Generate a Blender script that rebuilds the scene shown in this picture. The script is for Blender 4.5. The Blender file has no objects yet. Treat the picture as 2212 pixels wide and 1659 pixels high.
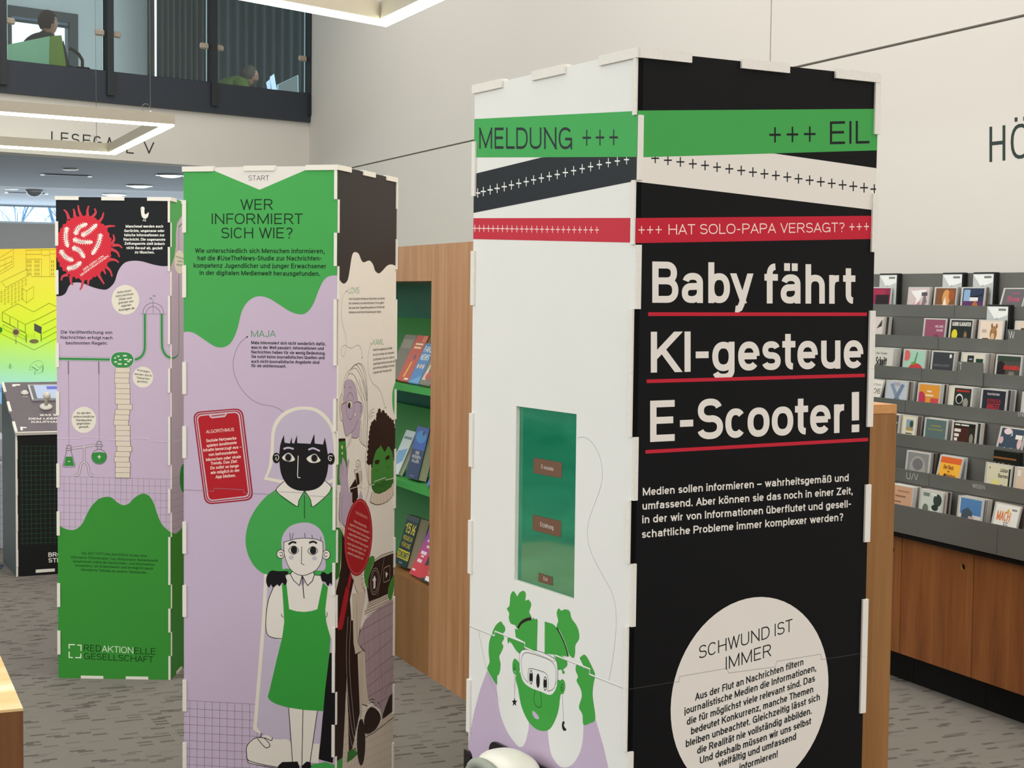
import bpy, math, random
from mathutils import Vector, Matrix

C = bpy.context.scene.collection
SC = bpy.context.scene
random.seed(7)

# ------------------------------------------------------------------ camera
F_PX, PITCH, ROLL, EYE = 3344.8, 0.0576, 0.0114, 1.5392
IMG_W, IMG_H = 2212, 1659
cam_data = bpy.data.cameras.new('camera')
cam = bpy.data.objects.new('camera', cam_data)
C.objects.link(cam)
SC.camera = cam
cam_data.sensor_fit = 'HORIZONTAL'
cam_data.sensor_width = 36.0
cam_data.lens = 36.0 * F_PX / IMG_W
cam_data.clip_start = 0.05
cam_data.clip_end = 200
_f = Vector((0, math.cos(PITCH), -math.sin(PITCH)))
_u0 = Vector((0, math.sin(PITCH), math.cos(PITCH)))
_r0 = Vector((1, 0, 0))
_r = _r0 * math.cos(ROLL) + _u0 * math.sin(ROLL)
_u = -_r0 * math.sin(ROLL) + _u0 * math.cos(ROLL)
cam.matrix_world = Matrix(((_r.x, _u.x, -_f.x, 0), (_r.y, _u.y, -_f.y, 0), (_r.z, _u.z, -_f.z, EYE), (0, 0, 0, 1)))
ORG = Vector((0, 0, EYE))


def ray(x, y):
    a = (x - IMG_W / 2) / F_PX
    b = -(y - IMG_H / 2) / F_PX
    return _r * a + _u * b + _f


def on_plane(x, y, P, N):
    r = ray(x, y)
    return ORG + r * ((Vector(P) - ORG).dot(N) / r.dot(N))


def on_z(x, y, z):
    r = ray(x, y)
    return ORG + r * ((z - EYE) / r.z)


# ------------------------------------------------------------------ directions of the building
A_W = math.radians(23.9)
N = Vector((math.cos(A_W), math.sin(A_W), 0))      # into the right-hand wall
D = Vector((-math.sin(A_W), math.cos(A_W), 0))     # along the right-hand wall, away from the camera
ROT_W = A_W                                         # object frame: local x = N, local y = D


def nd(n, d, z=0.0):
    return N * n + D * d + Vector((0, 0, z))


A_B = math.radians(49)
B = Vector((math.sin(A_B), math.cos(A_B), 0))      # along the gallery wall, towards the corner
BN = Vector((-math.cos(A_B), math.sin(A_B), 0))    # into the gallery
WALL_N = 4.45
CORNER = on_plane(668, 235, N * WALL_N, N)
CORNER.z = 0


def bb(along, depth, z=0.0):
    return CORNER + B * along + BN * depth + Vector((0, 0, z))


# ------------------------------------------------------------------ exposure, world, lights
SC.view_settings.view_transform = 'Standard'
SC.view_settings.look = 'None'
SC.view_settings.gamma = 1.0
SC.view_settings.use_curve_mapping = False
SC.view_settings.exposure = 0.0
world = bpy.data.worlds.new('world')
SC.world = world
world.use_nodes = True
_bg = world.node_tree.nodes['Background']
_bg.inputs['Color'].default_value = (0.80, 0.93, 1.0, 1)
_bg.inputs['Strength'].default_value = 2.6


def area_light(name, loc, target, sx, sy, power, col):
    l = bpy.data.lights.new(name, 'AREA')
    l.shape = 'RECTANGLE'
    l.size, l.size_y, l.energy, l.color = sx, sy, power, col
    o = bpy.data.objects.new(name, l)
    C.objects.link(o)
    o.location = loc
    o.rotation_euler = (Vector(target) - Vector(loc)).to_track_quat('-Z', 'Y').to_euler()
    return o


area_light('daylight_left', (-6.5, 2.0, 3.0), (0.5, 4.0, 1.3), 6.0, 3.0, 265, (0.90, 0.96, 1.0))
area_light('daylight_behind', (1.5, -4.0, 3.2), (0.4, 4.0, 1.2), 6.0, 3.0, 230, (0.97, 0.98, 1.0))
area_light('fill_light_right', (2.9, 3.2, 4.9), (0.4, 4.0, 0.4), 2.5, 4.0, 170, (1.0, 0.95, 0.87))  # added fill lamp, brightens the panels that face right
area_light('ceiling_light_near', (-0.6, 1.2, 5.2), (0.0, 3.2, 0.0), 4.5, 4.5, 60, (1.0, 0.95, 0.89))
area_light('ceiling_light_middle', (-0.5, 6.5, 5.2), (0.2, 7.0, 0.0), 4.5, 5.0, 160, (1.0, 0.95, 0.89))
area_light('ceiling_light_far', (-3.0, 11.5, 5.2), (-2.8, 12.0, 0.0), 4.5, 4.0, 115, (1.0, 0.97, 0.93))
area_light('gallery_room_light', bb(-2.0, 2.5, 5.4), bb(-1.8, 4.0, 3.2), 3.5, 2.5, 40, (0.96, 0.98, 1.0))
area_light('far_window_light', nd(2.5, 23.2, 1.6), nd(2.0, 14.0, 2.4), 9.0, 1.6, 210, (0.78, 0.89, 1.0))
area_light('under_gallery_light', nd(1.5, 19.0, 2.6), nd(1.8, 21.5, 0.0), 6.0, 4.0, 190, (1.0, 0.97, 0.94))


# ------------------------------------------------------------------ materials
def lin(h):
    h = h.lstrip('#')
    v = [int(h[i:i + 2], 16) / 255 for i in (0, 2, 4)]
    return tuple(c / 12.92 if c <= 0.04045 else ((c + 0.055) / 1.055) ** 2.4 for c in v) + (1.0,)


_mats = {}


def mat(col, rough=0.5, spec=0.3, metal=0.0, var=0.04, scale=12.0, coat=0.0):
    """plain surface with a faint procedural unevenness"""
    key = (col, rough, spec, metal, var, coat)
    if key in _mats:
        return _mats[key]
    m = bpy.data.materials.new('surface_' + col.strip('#'))
    m.use_nodes = True
    nt = m.node_tree
    b = nt.nodes['Principled BSDF']
    b.inputs['Roughness'].default_value = rough
    b.inputs['Specular IOR Level'].default_value = spec
    b.inputs['Metallic'].default_value = metal
    b.inputs['Coat Weight'].default_value = coat
    c = lin(col)
    tc = nt.nodes.new('ShaderNodeTexCoord')
    nz = nt.nodes.new('ShaderNodeTexNoise')
    nz.inputs['Scale'].default_value = scale
    nz.inputs['Detail'].default_value = 3
    mx = nt.nodes.new('ShaderNodeMix')
    mx.data_type = 'RGBA'
    mx.inputs[6].default_value = tuple(x * (1 - var) for x in c[:3]) + (1,)
    mx.inputs[7].default_value = tuple(min(1, x * (1 + var)) for x in c[:3]) + (1,)
    nt.links.new(tc.outputs['Object'], nz.inputs['Vector'])
    nt.links.new(nz.outputs['Fac'], mx.inputs[0])
    nt.links.new(mx.outputs[2], b.inputs['Base Color'])
    _mats[key] = m
    return m


def emit(col, strength):
    key = ('emit', col, strength)
    if key in _mats:
        return _mats[key]
    m = bpy.data.materials.new('glow_' + col.strip('#'))
    m.use_nodes = True
    b = m.node_tree.nodes['Principled BSDF']
    b.inputs['Base Color'].default_value = lin(col)
    b.inputs['Emission Color'].default_value = lin(col)
    b.inputs['Emission Strength'].default_value = strength
    _mats[key] = m
    return m


def wood(name, dark, mid, light, rough=0.4, axis='Z', coat=0.0, scale=1.0):
    """straight-grained veneer; grain runs along the given object axis"""
    m = bpy.data.materials.new(name)
    m.use_nodes = True
    nt = m.node_tree
    b = nt.nodes['Principled BSDF']
    b.inputs['Roughness'].default_value = rough
    b.inputs['Specular IOR Level'].default_value = 0.4
    b.inputs['Coat Weight'].default_value = coat
    tc = nt.nodes.new('ShaderNodeTexCoord')
    mp = nt.nodes.new('ShaderNodeMapping')
    s = [9.0 * scale] * 3
    s['XYZ'.index(axis)] = 0.55 * scale
    mp.inputs['Scale'].default_value = s
    nz = nt.nodes.new('ShaderNodeTexNoise')
    nz.inputs['Scale'].default_value = 1.6
    nz.inputs['Detail'].default_value = 6
    nz.inputs['Roughness'].default_value = 0.6
    nz.inputs['Distortion'].default_value = 0.4
    fine = nt.nodes.new('ShaderNodeTexNoise')
    fine.inputs['Scale'].default_value = 11
    fine.inputs['Detail'].default_value = 3
    add = nt.nodes.new('ShaderNodeMath')
    add.operation = 'MULTIPLY_ADD'
    add.inputs[1].default_value = 0.3
    cr = nt.nodes.new('ShaderNodeValToRGB')
    e = cr.color_ramp.elements
    e[0].position, e[0].color = 0.42, lin(dark)
    e[1].position, e[1].color = 0.84, lin(light)
    x = e.new(0.62)
    x.color = lin(mid)
    nt.links.new(tc.outputs['Object'], mp.inputs['Vector'])
    nt.links.new(mp.outputs[0], nz.inputs['Vector'])
    nt.links.new(mp.outputs[0], fine.inputs['Vector'])
    nt.links.new(fine.outputs['Fac'], add.inputs[0])
    nt.links.new(nz.outputs['Fac'], add.inputs[2])
    nt.links.new(add.outputs[0], cr.inputs['Fac'])
    nt.links.new(cr.outputs['Color'], b.inputs['Base Color'])
    return m


def glass(name, tint, gloss=0.08):
    m = bpy.data.materials.new(name)
    m.use_nodes = True
    nt = m.node_tree
    nt.nodes.clear()
    out = nt.nodes.new('ShaderNodeOutputMaterial')
    tr = nt.nodes.new('ShaderNodeBsdfTransparent')
    tr.inputs[0].default_value = tint
    gl = nt.nodes.new('ShaderNodeBsdfGlossy')
    gl.inputs['Roughness'].default_value = 0.03
    mx = nt.nodes.new('ShaderNodeMixShader')
    mx.inputs[0].default_value = gloss
    nt.links.new(tr.outputs[0], mx.inputs[1])
    nt.links.new(gl.outputs[0], mx.inputs[2])
    nt.links.new(mx.outputs[0], out.inputs[0])
    return m


# ------------------------------------------------------------------ mesh helpers
class MB:
    """collects faces for one mesh; every face carries a material"""

    def __init__(self, M=None):
        self.v, self.f, self.m, self.ms = [], [], [], []
        self.M = M or Matrix.Identity(4)
        self.sm = []

    def mi(self, m):
        if m not in self.ms:
            self.ms.append(m)
        return self.ms.index(m)

    def face(self, pts, m, smooth=False):
        k = len(self.v)
        self.v += [tuple(self.M @ Vector(p)) for p in pts]
        self.f.append(tuple(range(k, k + len(pts))))
        self.m.append(self.mi(m))
        self.sm.append(smooth)

    def grid(self, vs, fs, m, smooth=False):
        k = len(self.v)
        self.v += [tuple(self.M @ Vector(p)) for p in vs]
        i = self.mi(m)
        for f in fs:
            self.f.append(tuple(k + a for a in f))
            self.m.append(i)
            self.sm.append(smooth)

    def box(self, x0, x1, y0, y1, z0, z1, m, bev=0.0):
        if bev > 0:
            return self.bbox(x0, x1, y0, y1, z0, z1, m, bev)
        vs = [(x, y, z) for z in (z0, z1) for y in (y0, y1) for x in (x0, x1)]
        self.grid(vs, [(0, 2, 3, 1), (4, 5, 7, 6), (0, 1, 5, 4), (2, 6, 7, 3), (0, 4, 6, 2), (1, 3, 7, 5)], m)

    def bbox(self, x0, x1, y0, y1, z0, z1, m, b):
        """box with chamfered edges"""
        vs, idx = [], {}
        X, Y, Z = (x0, x1), (y0, y1), (z0, z1)
        for i in (0, 1):
            for j in (0, 1):
                for k in (0, 1):
                    sx, sy, sz = (1 - 2 * i) * b, (1 - 2 * j) * b, (1 - 2 * k) * b
                    idx[i, j, k, 0] = len(vs); vs.append((X[i], Y[j] + sy, Z[k] + sz))
                    idx[i, j, k, 1] = len(vs); vs.append((X[i] + sx, Y[j], Z[k] + sz))
                    idx[i, j, k, 2] = len(vs); vs.append((X[i] + sx, Y[j] + sy, Z[k]))
        fs = []

        def q(*a):
            fs.append(tuple(idx[t] for t in a))
        for i in (0, 1):
            q((i, 0, 0, 0), (i, 1, 0, 0), (i, 1, 1, 0), (i, 0, 1, 0))
            q((0, i, 0, 1), (1, i, 0, 1), (1, i, 1, 1), (0, i, 1, 1))
            q((0, 0, i, 2), (1, 0, i, 2), (1, 1, i, 2), (0, 1, i, 2))
            for j in (0, 1):
                q((i, j, 0, 0), (i, j, 1, 0), (i, j, 1, 1), (i, j, 0, 1))
                q((i, 0, j, 0), (i, 1, j, 0), (i, 1, j, 2), (i, 0, j, 2))
                q((0, i, j, 1), (1, i, j, 1), (1, i, j, 2), (0, i, j, 2))
                for k in (0, 1):
                    q((i, j, k, 0), (i, j, k, 1), (i, j, k, 2))
        self.grid(vs, fs, m)

    def prism(self, poly, z0, z1, m, m_side=None):
        """polygon in local xy, extruded along local z"""
        n = len(poly)
        self.face([(p[0], p[1], z1) for p in poly], m)
        self.face([(p[0], p[1], z0) for p in reversed(poly)], m)
        for i in range(n):
            a, b = poly[i], poly[(i + 1) % n]
            self.face([(a[0], a[1], z0), (b[0], b[1], z0), (b[0], b[1], z1), (a[0], a[1], z1)], m_side or m)

    def lathe(self, prof, m, seg=24, c=(0, 0, 0), sx=1, sy=1, smooth=True):
        vs, fs = [], []
        for r, z in prof:
            for k in range(seg):
                a = 2 * math.pi * k / seg
                vs.append((c[0] + r * sx * math.cos(a), c[1] + r * sy * math.sin(a), c[2] + z))
        for i in range(len(prof) - 1):
            for k in range(seg):
                k2 = (k + 1) % seg
                fs.append((i * seg + k, i * seg + k2, (i + 1) * seg + k2, (i + 1) * seg + k))
        fs.append(tuple(reversed(range(seg))))
        fs.append(tuple((len(prof) - 1) * seg + k for k in range(seg)))
        self.grid(vs, fs, m, smooth)

    def ball(self, c, rx, ry, rz, m, seg=16, rings=10):
        prof = [(max(1e-4, math.sin(math.pi * i / rings)), -math.cos(math.pi * i / rings)) for i in range(rings + 1)]
        vs, fs = [], []
        for r, z in prof:
            for k in range(seg):
                a = 2 * math.pi * k / seg
                vs.append((c[0] + r * rx * math.cos(a), c[1] + r * ry * math.sin(a), c[2] + z * rz))
        for i in range(rings):
            for k in range(seg):
                k2 = (k + 1) % seg
                fs.append((i * seg + k, i * seg + k2, (i + 1) * seg + k2, (i + 1) * seg + k))
        self.grid(vs, fs, m, True)

    def tube(self, pts, r, m, seg=8):
        pts = [Vector(p) for p in pts]
        rs = r if isinstance(r, (list, tuple)) else [r] * len(pts)
        vs, fs = [], []
        for i, p in enumerate(pts):
            t = (pts[min(i + 1, len(pts) - 1)] - pts[max(i - 1, 0)]).normalized()
            up = Vector((0, 0, 1)) if abs(t.z) < 0.9 else Vector((1, 0, 0))
            a = t.cross(up).normalized()
            b = a.cross(t)
            for k in range(seg):
                w = 2 * math.pi * k / seg
                vs.append(p + a * (rs[i] * math.cos(w)) + b * (rs[i] * math.sin(w)))
        for i in range(len(pts) - 1):
            for k in range(seg):
                k2 = (k + 1) % seg
                fs.append((i * seg + k, i * seg + k2, (i + 1) * seg + k2, (i + 1) * seg + k))
        fs.append(tuple(reversed(range(seg))))
        fs.append(tuple((len(pts) - 1) * seg + k for k in range(seg)))
        self.grid(vs, fs, m, True)

    def build(self, name, parent=None, loc=None, rz=0.0, M=None):
        me = bpy.data.meshes.new(name)
        me.from_pydata(self.v, [], self.f)
        for m in self.ms:
            me.materials.append(m)
        me.polygons.foreach_set('material_index', self.m)
        me.polygons.foreach_set('use_smooth', self.sm)
        me.update()
        o = bpy.data.objects.new(name, me)
        C.objects.link(o)
        if M is not None:
            o.matrix_world = M
        else:
            if loc is not None:
                o.location = loc
            o.rotation_euler = (0, 0, rz)
        if parent is not None:
            o.parent = parent
        return o


def tag(o, label=None, cat=None, group=None, kind=None):
    if label:
        o['label'] = label
    if cat:
        o['category'] = cat
    if group:
        o['group'] = group
    if kind:
        o['kind'] = kind
    return o


def thing(name, label, cat, loc=(0, 0, 0), rz=0.0, group=None):
    o = bpy.data.objects.new(name, None)
    C.objects.link(o)
    o.empty_display_size = 0.1
    o.location = loc
    o.rotation_euler = (0, 0, rz)
    return tag(o, label, cat, group)


def structure(o):
    o['kind'] = 'structure'
    return o


def frame(origin, ex, ey, ez):
    return Matrix(((ex.x, ey.x, ez.x, origin.x), (ex.y, ey.y, ez.y, origin.y), (ex.z, ey.z, ez.z, origin.z), (0, 0, 0, 1)))


UP = Vector((0, 0, 1))
# ------------------------------------------------------------------ a grotesque letter drawn with strokes
ARC_STEP = [20]


def arc(cx, cy, rx, ry, a0, a1, p=2.3):
    n = max(3, int(abs(a1 - a0) / ARC_STEP[0]))
    out = []
    for i in range(n + 1):
        t = math.radians(a0 + (a1 - a0) * i / n)
        c, s = math.cos(t), math.sin(t)
        out.append((cx + rx * math.copysign(abs(c) ** (2 / p), c), cy + ry * math.copysign(abs(s) ** (2 / p), s)))
    return out


def glyph(ch, X):
    """(width, strokes) in a unit box: y 0 baseline, 1 cap height, X x-height. stroke = (points, cap_start, cap_end)"""
    L = lambda *v: ([(v[i], v[i + 1]) for i in range(0, len(v), 2)], 1, 1)
    S = lambda pts, a=0, b=0: (pts, a, b)
    h = X / 2
    stem = L(0, 0, 0, 1)
    if ch in 'ÄÖÜäöü':
        w, st = glyph({'Ä': 'A', 'Ö': 'O', 'Ü': 'U', 'ä': 'a', 'ö': 'o', 'ü': 'u'}[ch], X)
        y = 1.2 if ch in 'ÄÖÜ' else 1.0
        return w, st + [('dot', 0.24, y), ('dot', 0.76, y)]
    T = {
        'A': (.70, [L(0, 0, .5, 1), L(1, 0, .5, 1), ([(.2, .3), (.8, .3)], 0, 0)]),
        'B': (.64, [stem, S([(0, 1)] + arc(.55, .77, .38, .23, 90, -90) + [(0, .54)], 1, 0), S([(0, .54)] + arc(.55, .27, .45, .27, 90, -90) + [(0, 0)], 0, 1)]),
        'C': (.70, [S(arc(.5, .5, .5, .5, 38, 322))]),
        'D': (.69, [stem, S([(0, 1)] + arc(.42, .5, .58, .5, 90, -90) + [(0, 0)], 1, 1)]),
        'E': (.57, [stem, L(0, 1, 1, 1), L(0, .52, .92, .52), L(0, 0, 1, 0)]),
        'F': (.54, [stem, L(0, 1, 1, 1), L(0, .5, .9, .5)]),
        'G': (.74, [S(arc(.5, .5, .5, .5, 40, 330)), L(1, .46, .55, .46), L(1, .46, 1, 0)]),
        'H': (.69, [stem, L(1, 0, 1, 1), L(0, .52, 1, .52)]),
        'I': (0, [L(.5, 0, .5, 1)]),
        'J': (.48, [S([(1, 1)] + arc(.5, .25, .5, .25, 0, -175), 1, 0)]),
        'K': (.68, [stem, ([(.96, 1), (.04, .36)], 1, 0), ([(.36, .58), (1, 0)], 0, 1)]),
        'L': (.53, [stem, L(0, 0, 1, 0)]),
        'M': (.84, [stem, L(1, 0, 1, 1), L(0, 1, .5, .05), L(1, 1, .5, .05)]),
        'N': (.70, [stem, L(1, 0, 1, 1), L(0, 1, 1, 0)]),
        'O': (.76, [S(arc(.5, .5, .5, .5, 0, 360))]),
        'P': (.63, [stem, S([(0, 1)] + arc(.55, .73, .45, .27, 90, -90) + [(0, .46)], 1, 0)]),
        'Q': (.76, [S(arc(.5, .5, .5, .5, 0, 360)), L(.6, .25, .95, -.03)]),
        'R': (.66, [stem, S([(0, 1)] + arc(.55, .74, .43, .26, 90, -90) + [(0, .48)], 1, 0), ([(.55, .48), (1, 0)], 0, 1)]),
        'S': (.63, [S(arc(.5, .75, .46, .25, 18, 270) + arc(.5, .255, .5, .255, 90, -162)[1:])]),
        'T': (.60, [L(.5, 0, .5, 1), L(0, 1, 1, 1)]),
        'U': (.68, [S([(0, 1)] + arc(.5, .32, .5, .32, 180, 360) + [(1, 1)], 1, 1)]),
        'V': (.66, [L(0, 1, .5, 0), L(1, 1, .5, 0)]),
        'W': (.98, [L(0, 1, .26, 0), L(.5, 1, .26, 0), L(.5, 1, .74, 0), L(1, 1, .74, 0)]),
        'X': (.66, [L(0, 0, 1, 1), L(0, 1, 1, 0)]),
        'Y': (.66, [L(0, 1, .5, .42), L(1, 1, .5, .42), L(.5, 0, .5, .45)]),
        'Z': (.60, [L(0, 1, 1, 1), L(1, 1, 0, 0), L(0, 0, 1, 0)]),
        'a': (.54, [S(arc(.5, X - .2, .46, .2, 165, 0) + [(.96, 0)], 0, 1), S([(.96, X * .58)] + [(.5, X * .56)] + arc(.4, X * .28, .4, X * .28, 90, 270) + [(.55, 0.0), (.8, .05), (.96, .16)])]),
        'b': (.55, [stem, S(arc(.5, h, .5, h, 0, 360))]),
        'c': (.50, [S(arc(.5, h, .5, h, 42, 318))]),
        'd': (.55, [L(1, 0, 1, 1), S(arc(.5, h, .5, h, 0, 360))]),
        'e': (.54, [S(arc(.5, h, .5, h, 0, 318)), ([(0, h), (1, h)], 0, 0)]),
        'f': (.35, [S([(.3, 0)] + arc(1.0, .76, .7, .24, 180, 90), 1, 0), L(0, X, .95, X)]),
        'g': (.55, [S(arc(.5, h, .5, h, 0, 360)), S([(1, X)] + arc(.5, -.06, .5, .22, 0, -160), 1, 0)]),
        'h': (.52, [stem, S([(0, X * .55)] + arc(.5, X * .62, .5, X * .38, 165, 0) + [(1, 0)], 0, 1)]),
        'i': (0, [L(.5, 0, .5, X), ('dot', .5, 1.0)]),
        'j': (.14, [S([(.9, X)] + arc(0, -.1, .9, .18, 0, -85), 1, 0), ('dot', .9, 1.0)]),
        'k': (.52, [stem, ([(.95, X), (.04, X * .32)], 1, 0), ([(.34, X * .55), (1, 0)], 0, 1)]),
        'l': (0, [L(.5, 0, .5, 1)]),
        'm': (.82, [L(0, 0, 0, X), S([(0, X * .55)] + arc(.25, X * .62, .25, X * .38, 165, 0) + [(.5, 0)], 0, 1), S([(.5, X * .55)] + arc(.75, X * .62, .25, X * .38, 165, 0) + [(1, 0)], 0, 1)]),
        'n': (.52, [L(0, 0, 0, X), S([(0, X * .55)] + arc(.5, X * .62, .5, X * .38, 165, 0) + [(1, 0)], 0, 1)]),
        'o': (.55, [S(arc(.5, h, .5, h, 0, 360))]),
        'p': (.55, [L(0, -.28, 0, X), S(arc(.5, h, .5, h, 0, 360))]),
        'q': (.55, [L(1, -.28, 1, X), S(arc(.5, h, .5, h, 0, 360))]),
        'r': (.33, [L(0, 0, 0, X), S([(0, X * .55)] + arc(.85, X * .6, .85, X * .4, 170, 82))]),
        's': (.48, [S(arc(.5, X * .755, .45, X * .245, 18, 270) + arc(.5, X * .255, .5, X * .255, 90, -162)[1:])]),
        't': (.34, [S([(.36, .9)] + arc(1.0, .2, .64, .2, 180, 270), 1, 0), L(0, X, .95, X)]),
        'u': (.52, [L(1, 0, 1, X), S([(0, X)] + arc(.5, X * .38, .5, X * .38, 180, 345), 1, 0)]),
        'v': (.52, [L(0, X, .5, 0), L(1, X, .5, 0)]),
        'w': (.78, [L(0, X, .26, 0), L(.5, X, .26, 0), L(.5, X, .74, 0), L(1, X, .74, 0)]),
        'x': (.52, [L(0, 0, 1, X), L(0, X, 1, 0)]),
        'y': (.54, [L(0, X, .54, 0), S([(1, X), (.48, -.12), (.36, -.24), (.2, -.28), (.06, -.27)], 1, 0)]),
        'z': (.48, [L(0, X, 1, X), L(1, X, 0, 0), L(0, 0, 1, 0)]),
        'ß': (.58, [S([(0, 0)] + arc(.45, .76, .45, .24, 180, -60) + [(.5, .5)] + arc(.5, .26, .5, .26, 80, -110), 1, 0)]),
        '1': (.36, [L(1, 0, 1, 1), L(1, 1, 0, .74)]),
        '2': (.54, [S(arc(.5, .72, .5, .28, 165, -35) + [(0, 0), (1, 0)], 0, 1)]),
        '5': (.54, [S([(.95, 1), (.14, 1), (.05, .5)] + arc(.48, .32, .52, .32, 120, -150), 1, 0)]),
        '½': (.8, [L(.2, .5, .2, 1), L(.1, 0, .9, 1), S(arc(.8, .36, .18, .12, 165, -35) + [(.62, 0), (1, 0)], 0, 1)]),
        '.': (0, [('dot', .5, 0)]),
        ',': (0, [('dot', .5, 0), L(.5, 0, .1, -.2)]),
        ':': (0, [('dot', .5, 0), ('dot', .5, X)]),
        '!': (0, [L(.5, .34, .5, 1), ('dot', .5, 0)]),
        '?': (.50, [S(arc(.5, .76, .5, .24, 160, -60) + [(.5, .42), (.5, .32)], 0, 1), ('dot', .5, 0)]),
        '-': (.30, [L(0, .4, 1, .4)]),
        '–': (.55, [L(0, .4, 1, .4)]),
        '/': (.40, [L(0, 0, 1, 1)]),
        '#': (.56, [L(.2, 0, .36, 1), L(.64, 0, .8, 1), L(0, .68, 1, .68), L(0, .32, 1, .32)]),
        '+': (.5, [L(.5, .1, .5, .9), L(0, .5, 1, .5)]),
        '"': (.22, [L(0, .7, 0, 1), L(1, .7, 1, 1)]),
    }
    return T.get(ch, (.3, []))


def strip(pts, hx, hy):
    """quads along a polyline; hx / hy half thickness for vertical / horizontal runs"""
    n = len(pts)
    nr = []
    for i in range(n - 1):
        dx, dy = pts[i + 1][0] - pts[i][0], pts[i + 1][1] - pts[i][1]
        l = math.hypot(dx, dy) or 1e-9
        nr.append((-dy / l, dx / l))
    closed = math.hypot(pts[0][0] - pts[-1][0], pts[0][1] - pts[-1][1]) < 1e-7
    left, right = [], []
    for i in range(n):
        a = nr[i - 1] if i > 0 else (nr[-1] if closed else nr[0])
        b = nr[i] if i < n - 1 else (nr[0] if closed else nr[-1])
        mx, my = a[0] + b[0], a[1] + b[1]
        l = math.hypot(mx, my)
        if l < 0.3:
            mx, my, k = b[0], b[1], 1.0
        else:
            mx, my = mx / l, my / l
            k = min(1.6, 1.0 / max(0.4, mx * b[0] + my * b[1]))
        left.append((pts[i][0] + mx * hx * k, pts[i][1] + my * hy * k))
        right.append((pts[i][0] - mx * hx * k, pts[i][1] - my * hy * k))
    return [[right[i], right[i + 1], left[i + 1], left[i]] for i in range(n - 1)]


def clip_poly(poly, u0, u1, v0, v1):
    for ax, lim, sg in ((0, u0, 1), (0, u1, -1), (1, v0, 1), (1, v1, -1)):
        out = []
        n = len(poly)
        for i in range(n):
            a, b = poly[i], poly[(i + 1) % n]
            da, db = (a[ax] - lim) * sg, (b[ax] - lim) * sg
            if da >= 0:
                out.append(a)
            if (da >= 0) != (db >= 0):
                t = da / (da - db)
                out.append((a[0] + (b[0] - a[0]) * t, a[1] + (b[1] - a[1]) * t))
        poly = out
        if len(poly) < 3:
            return []
    return poly


_ROUND_L, _ROUND_R = set('CGOQcdegoqÖöSs'), set('ODQbopBCcesSÖöe')
_OPEN_L, _OPEN_R = set('AVWTYXZJvwyxtfjÄ'), set('AVWTYXLFPrvwyxtfcÄ')


def _bear(a, b):
    """how much closer than two straight stems the pair may stand"""
    k = (.06 if a in _OPEN_R else .035 if a in _ROUND_R else 0) + (.06 if b in _OPEN_L else .035 if b in _ROUND_L else 0)
    return min(k, .085)


def text_polys(s, weight, x_scale):
    """polygons of a line of text; cap height 1. x_scale is the later horizontal stretch, so stems come out even"""
    hh = weight * 0.9
    sp = 0.20
    # the stem width depends on the stretch, which depends on the natural width
    hv = weight
    wide = lambda g: hv if g == 0 else g + max(0, hv - .11) * .7
    for _ in range(4):
        gap = sp - hv * .45
        w = 0
        for i, ch in enumerate(s):
            if ch == ' ':
                w += 0.30
                continue
            w += wide(glyph(ch, .7)[0]) + gap - (_bear(ch, s[i + 1]) if i + 1 < len(s) else 0)
        w = max(w - gap, .05)
        hv = min(0.34, max(weight * .5, weight * w / x_scale))
    X = (0.735 - hh) / (1 - hh)
    polys, sub, sk, x = [], [], 0, 0.0
    gap = sp - hv * .45
    for i, ch in enumerate(s):
        if ch == ' ':
            x += 0.30
            continue
        gw, st = glyph(ch, X)
        w = wide(gw)
        for t in st:
            if t[0] == 'dot':
                cx = x + hv / 2 + t[1] * (w - hv)
                cy = hh / 2 + t[2] * (1 - hh)
                a, b = hv * .52, hh * .58
                polys.append([(cx - a, cy - b), (cx + a, cy - b), (cx + a, cy + b), (cx - a, cy + b)])
                sub.append(4)
                continue
            p = [(x + hv / 2 + q[0] * (w - hv), hh / 2 + q[1] * (1 - hh)) for q in t[0]]
            lo = min(q[1] for q in p) - hh / 2
            hi = max(q[1] for q in p) + hh / 2
            for end, flag in ((0, t[1]), (-1, t[2])):
                if flag:
                    a, b = (p[0], p[1]) if end == 0 else (p[-1], p[-2])
                    dx, dy = a[0] - b[0], a[1] - b[1]
                    l = math.hypot(dx, dy) or 1e-9
                    e = hv / 2 if abs(dy) < .05 * l else (hh / 2 if abs(dx) < .05 * l else hh + hv * .3)
                    p[end] = (a[0] + dx / l * e, a[1] + dy / l * e)
            for q in strip(p, hv / 2, hh / 2):
                q = clip_poly(q, -9e9, 9e9, lo - 1e-6, hi + 1e-6)
                if q:
                    polys.append(q)
                    sub.append(sk)
            sk = (sk + 1) % 5
        x += w + gap - (_bear(ch, s[i + 1]) if i + 1 < len(s) else 0)
    return polys, max(x - gap, 0.01), sub


def smooth_line(pts, closed=False, n=5):
    out = []
    m = len(pts)
    rng = range(m) if closed else range(m - 1)
    for i in rng:
        if closed:
            p0, p1, p2, p3 = pts[(i - 1) % m], pts[i], pts[(i + 1) % m], pts[(i + 2) % m]
        else:
            p0, p1, p2, p3 = pts[max(i - 1, 0)], pts[i], pts[i + 1], pts[min(i + 2, m - 1)]
        for k in range(n):
            t = k / n
            out.append(tuple(0.5 * (2 * p1[j] + (p2[j] - p0[j]) * t + (2 * p0[j] - 5 * p1[j] + 4 * p2[j] - p3[j]) * t * t + (3 * p1[j] - p0[j] - 3 * p2[j] + p3[j]) * t ** 3) for j in (0, 1)))
    if not closed:
        out.append(tuple(pts[-1]))
    return out


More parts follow.
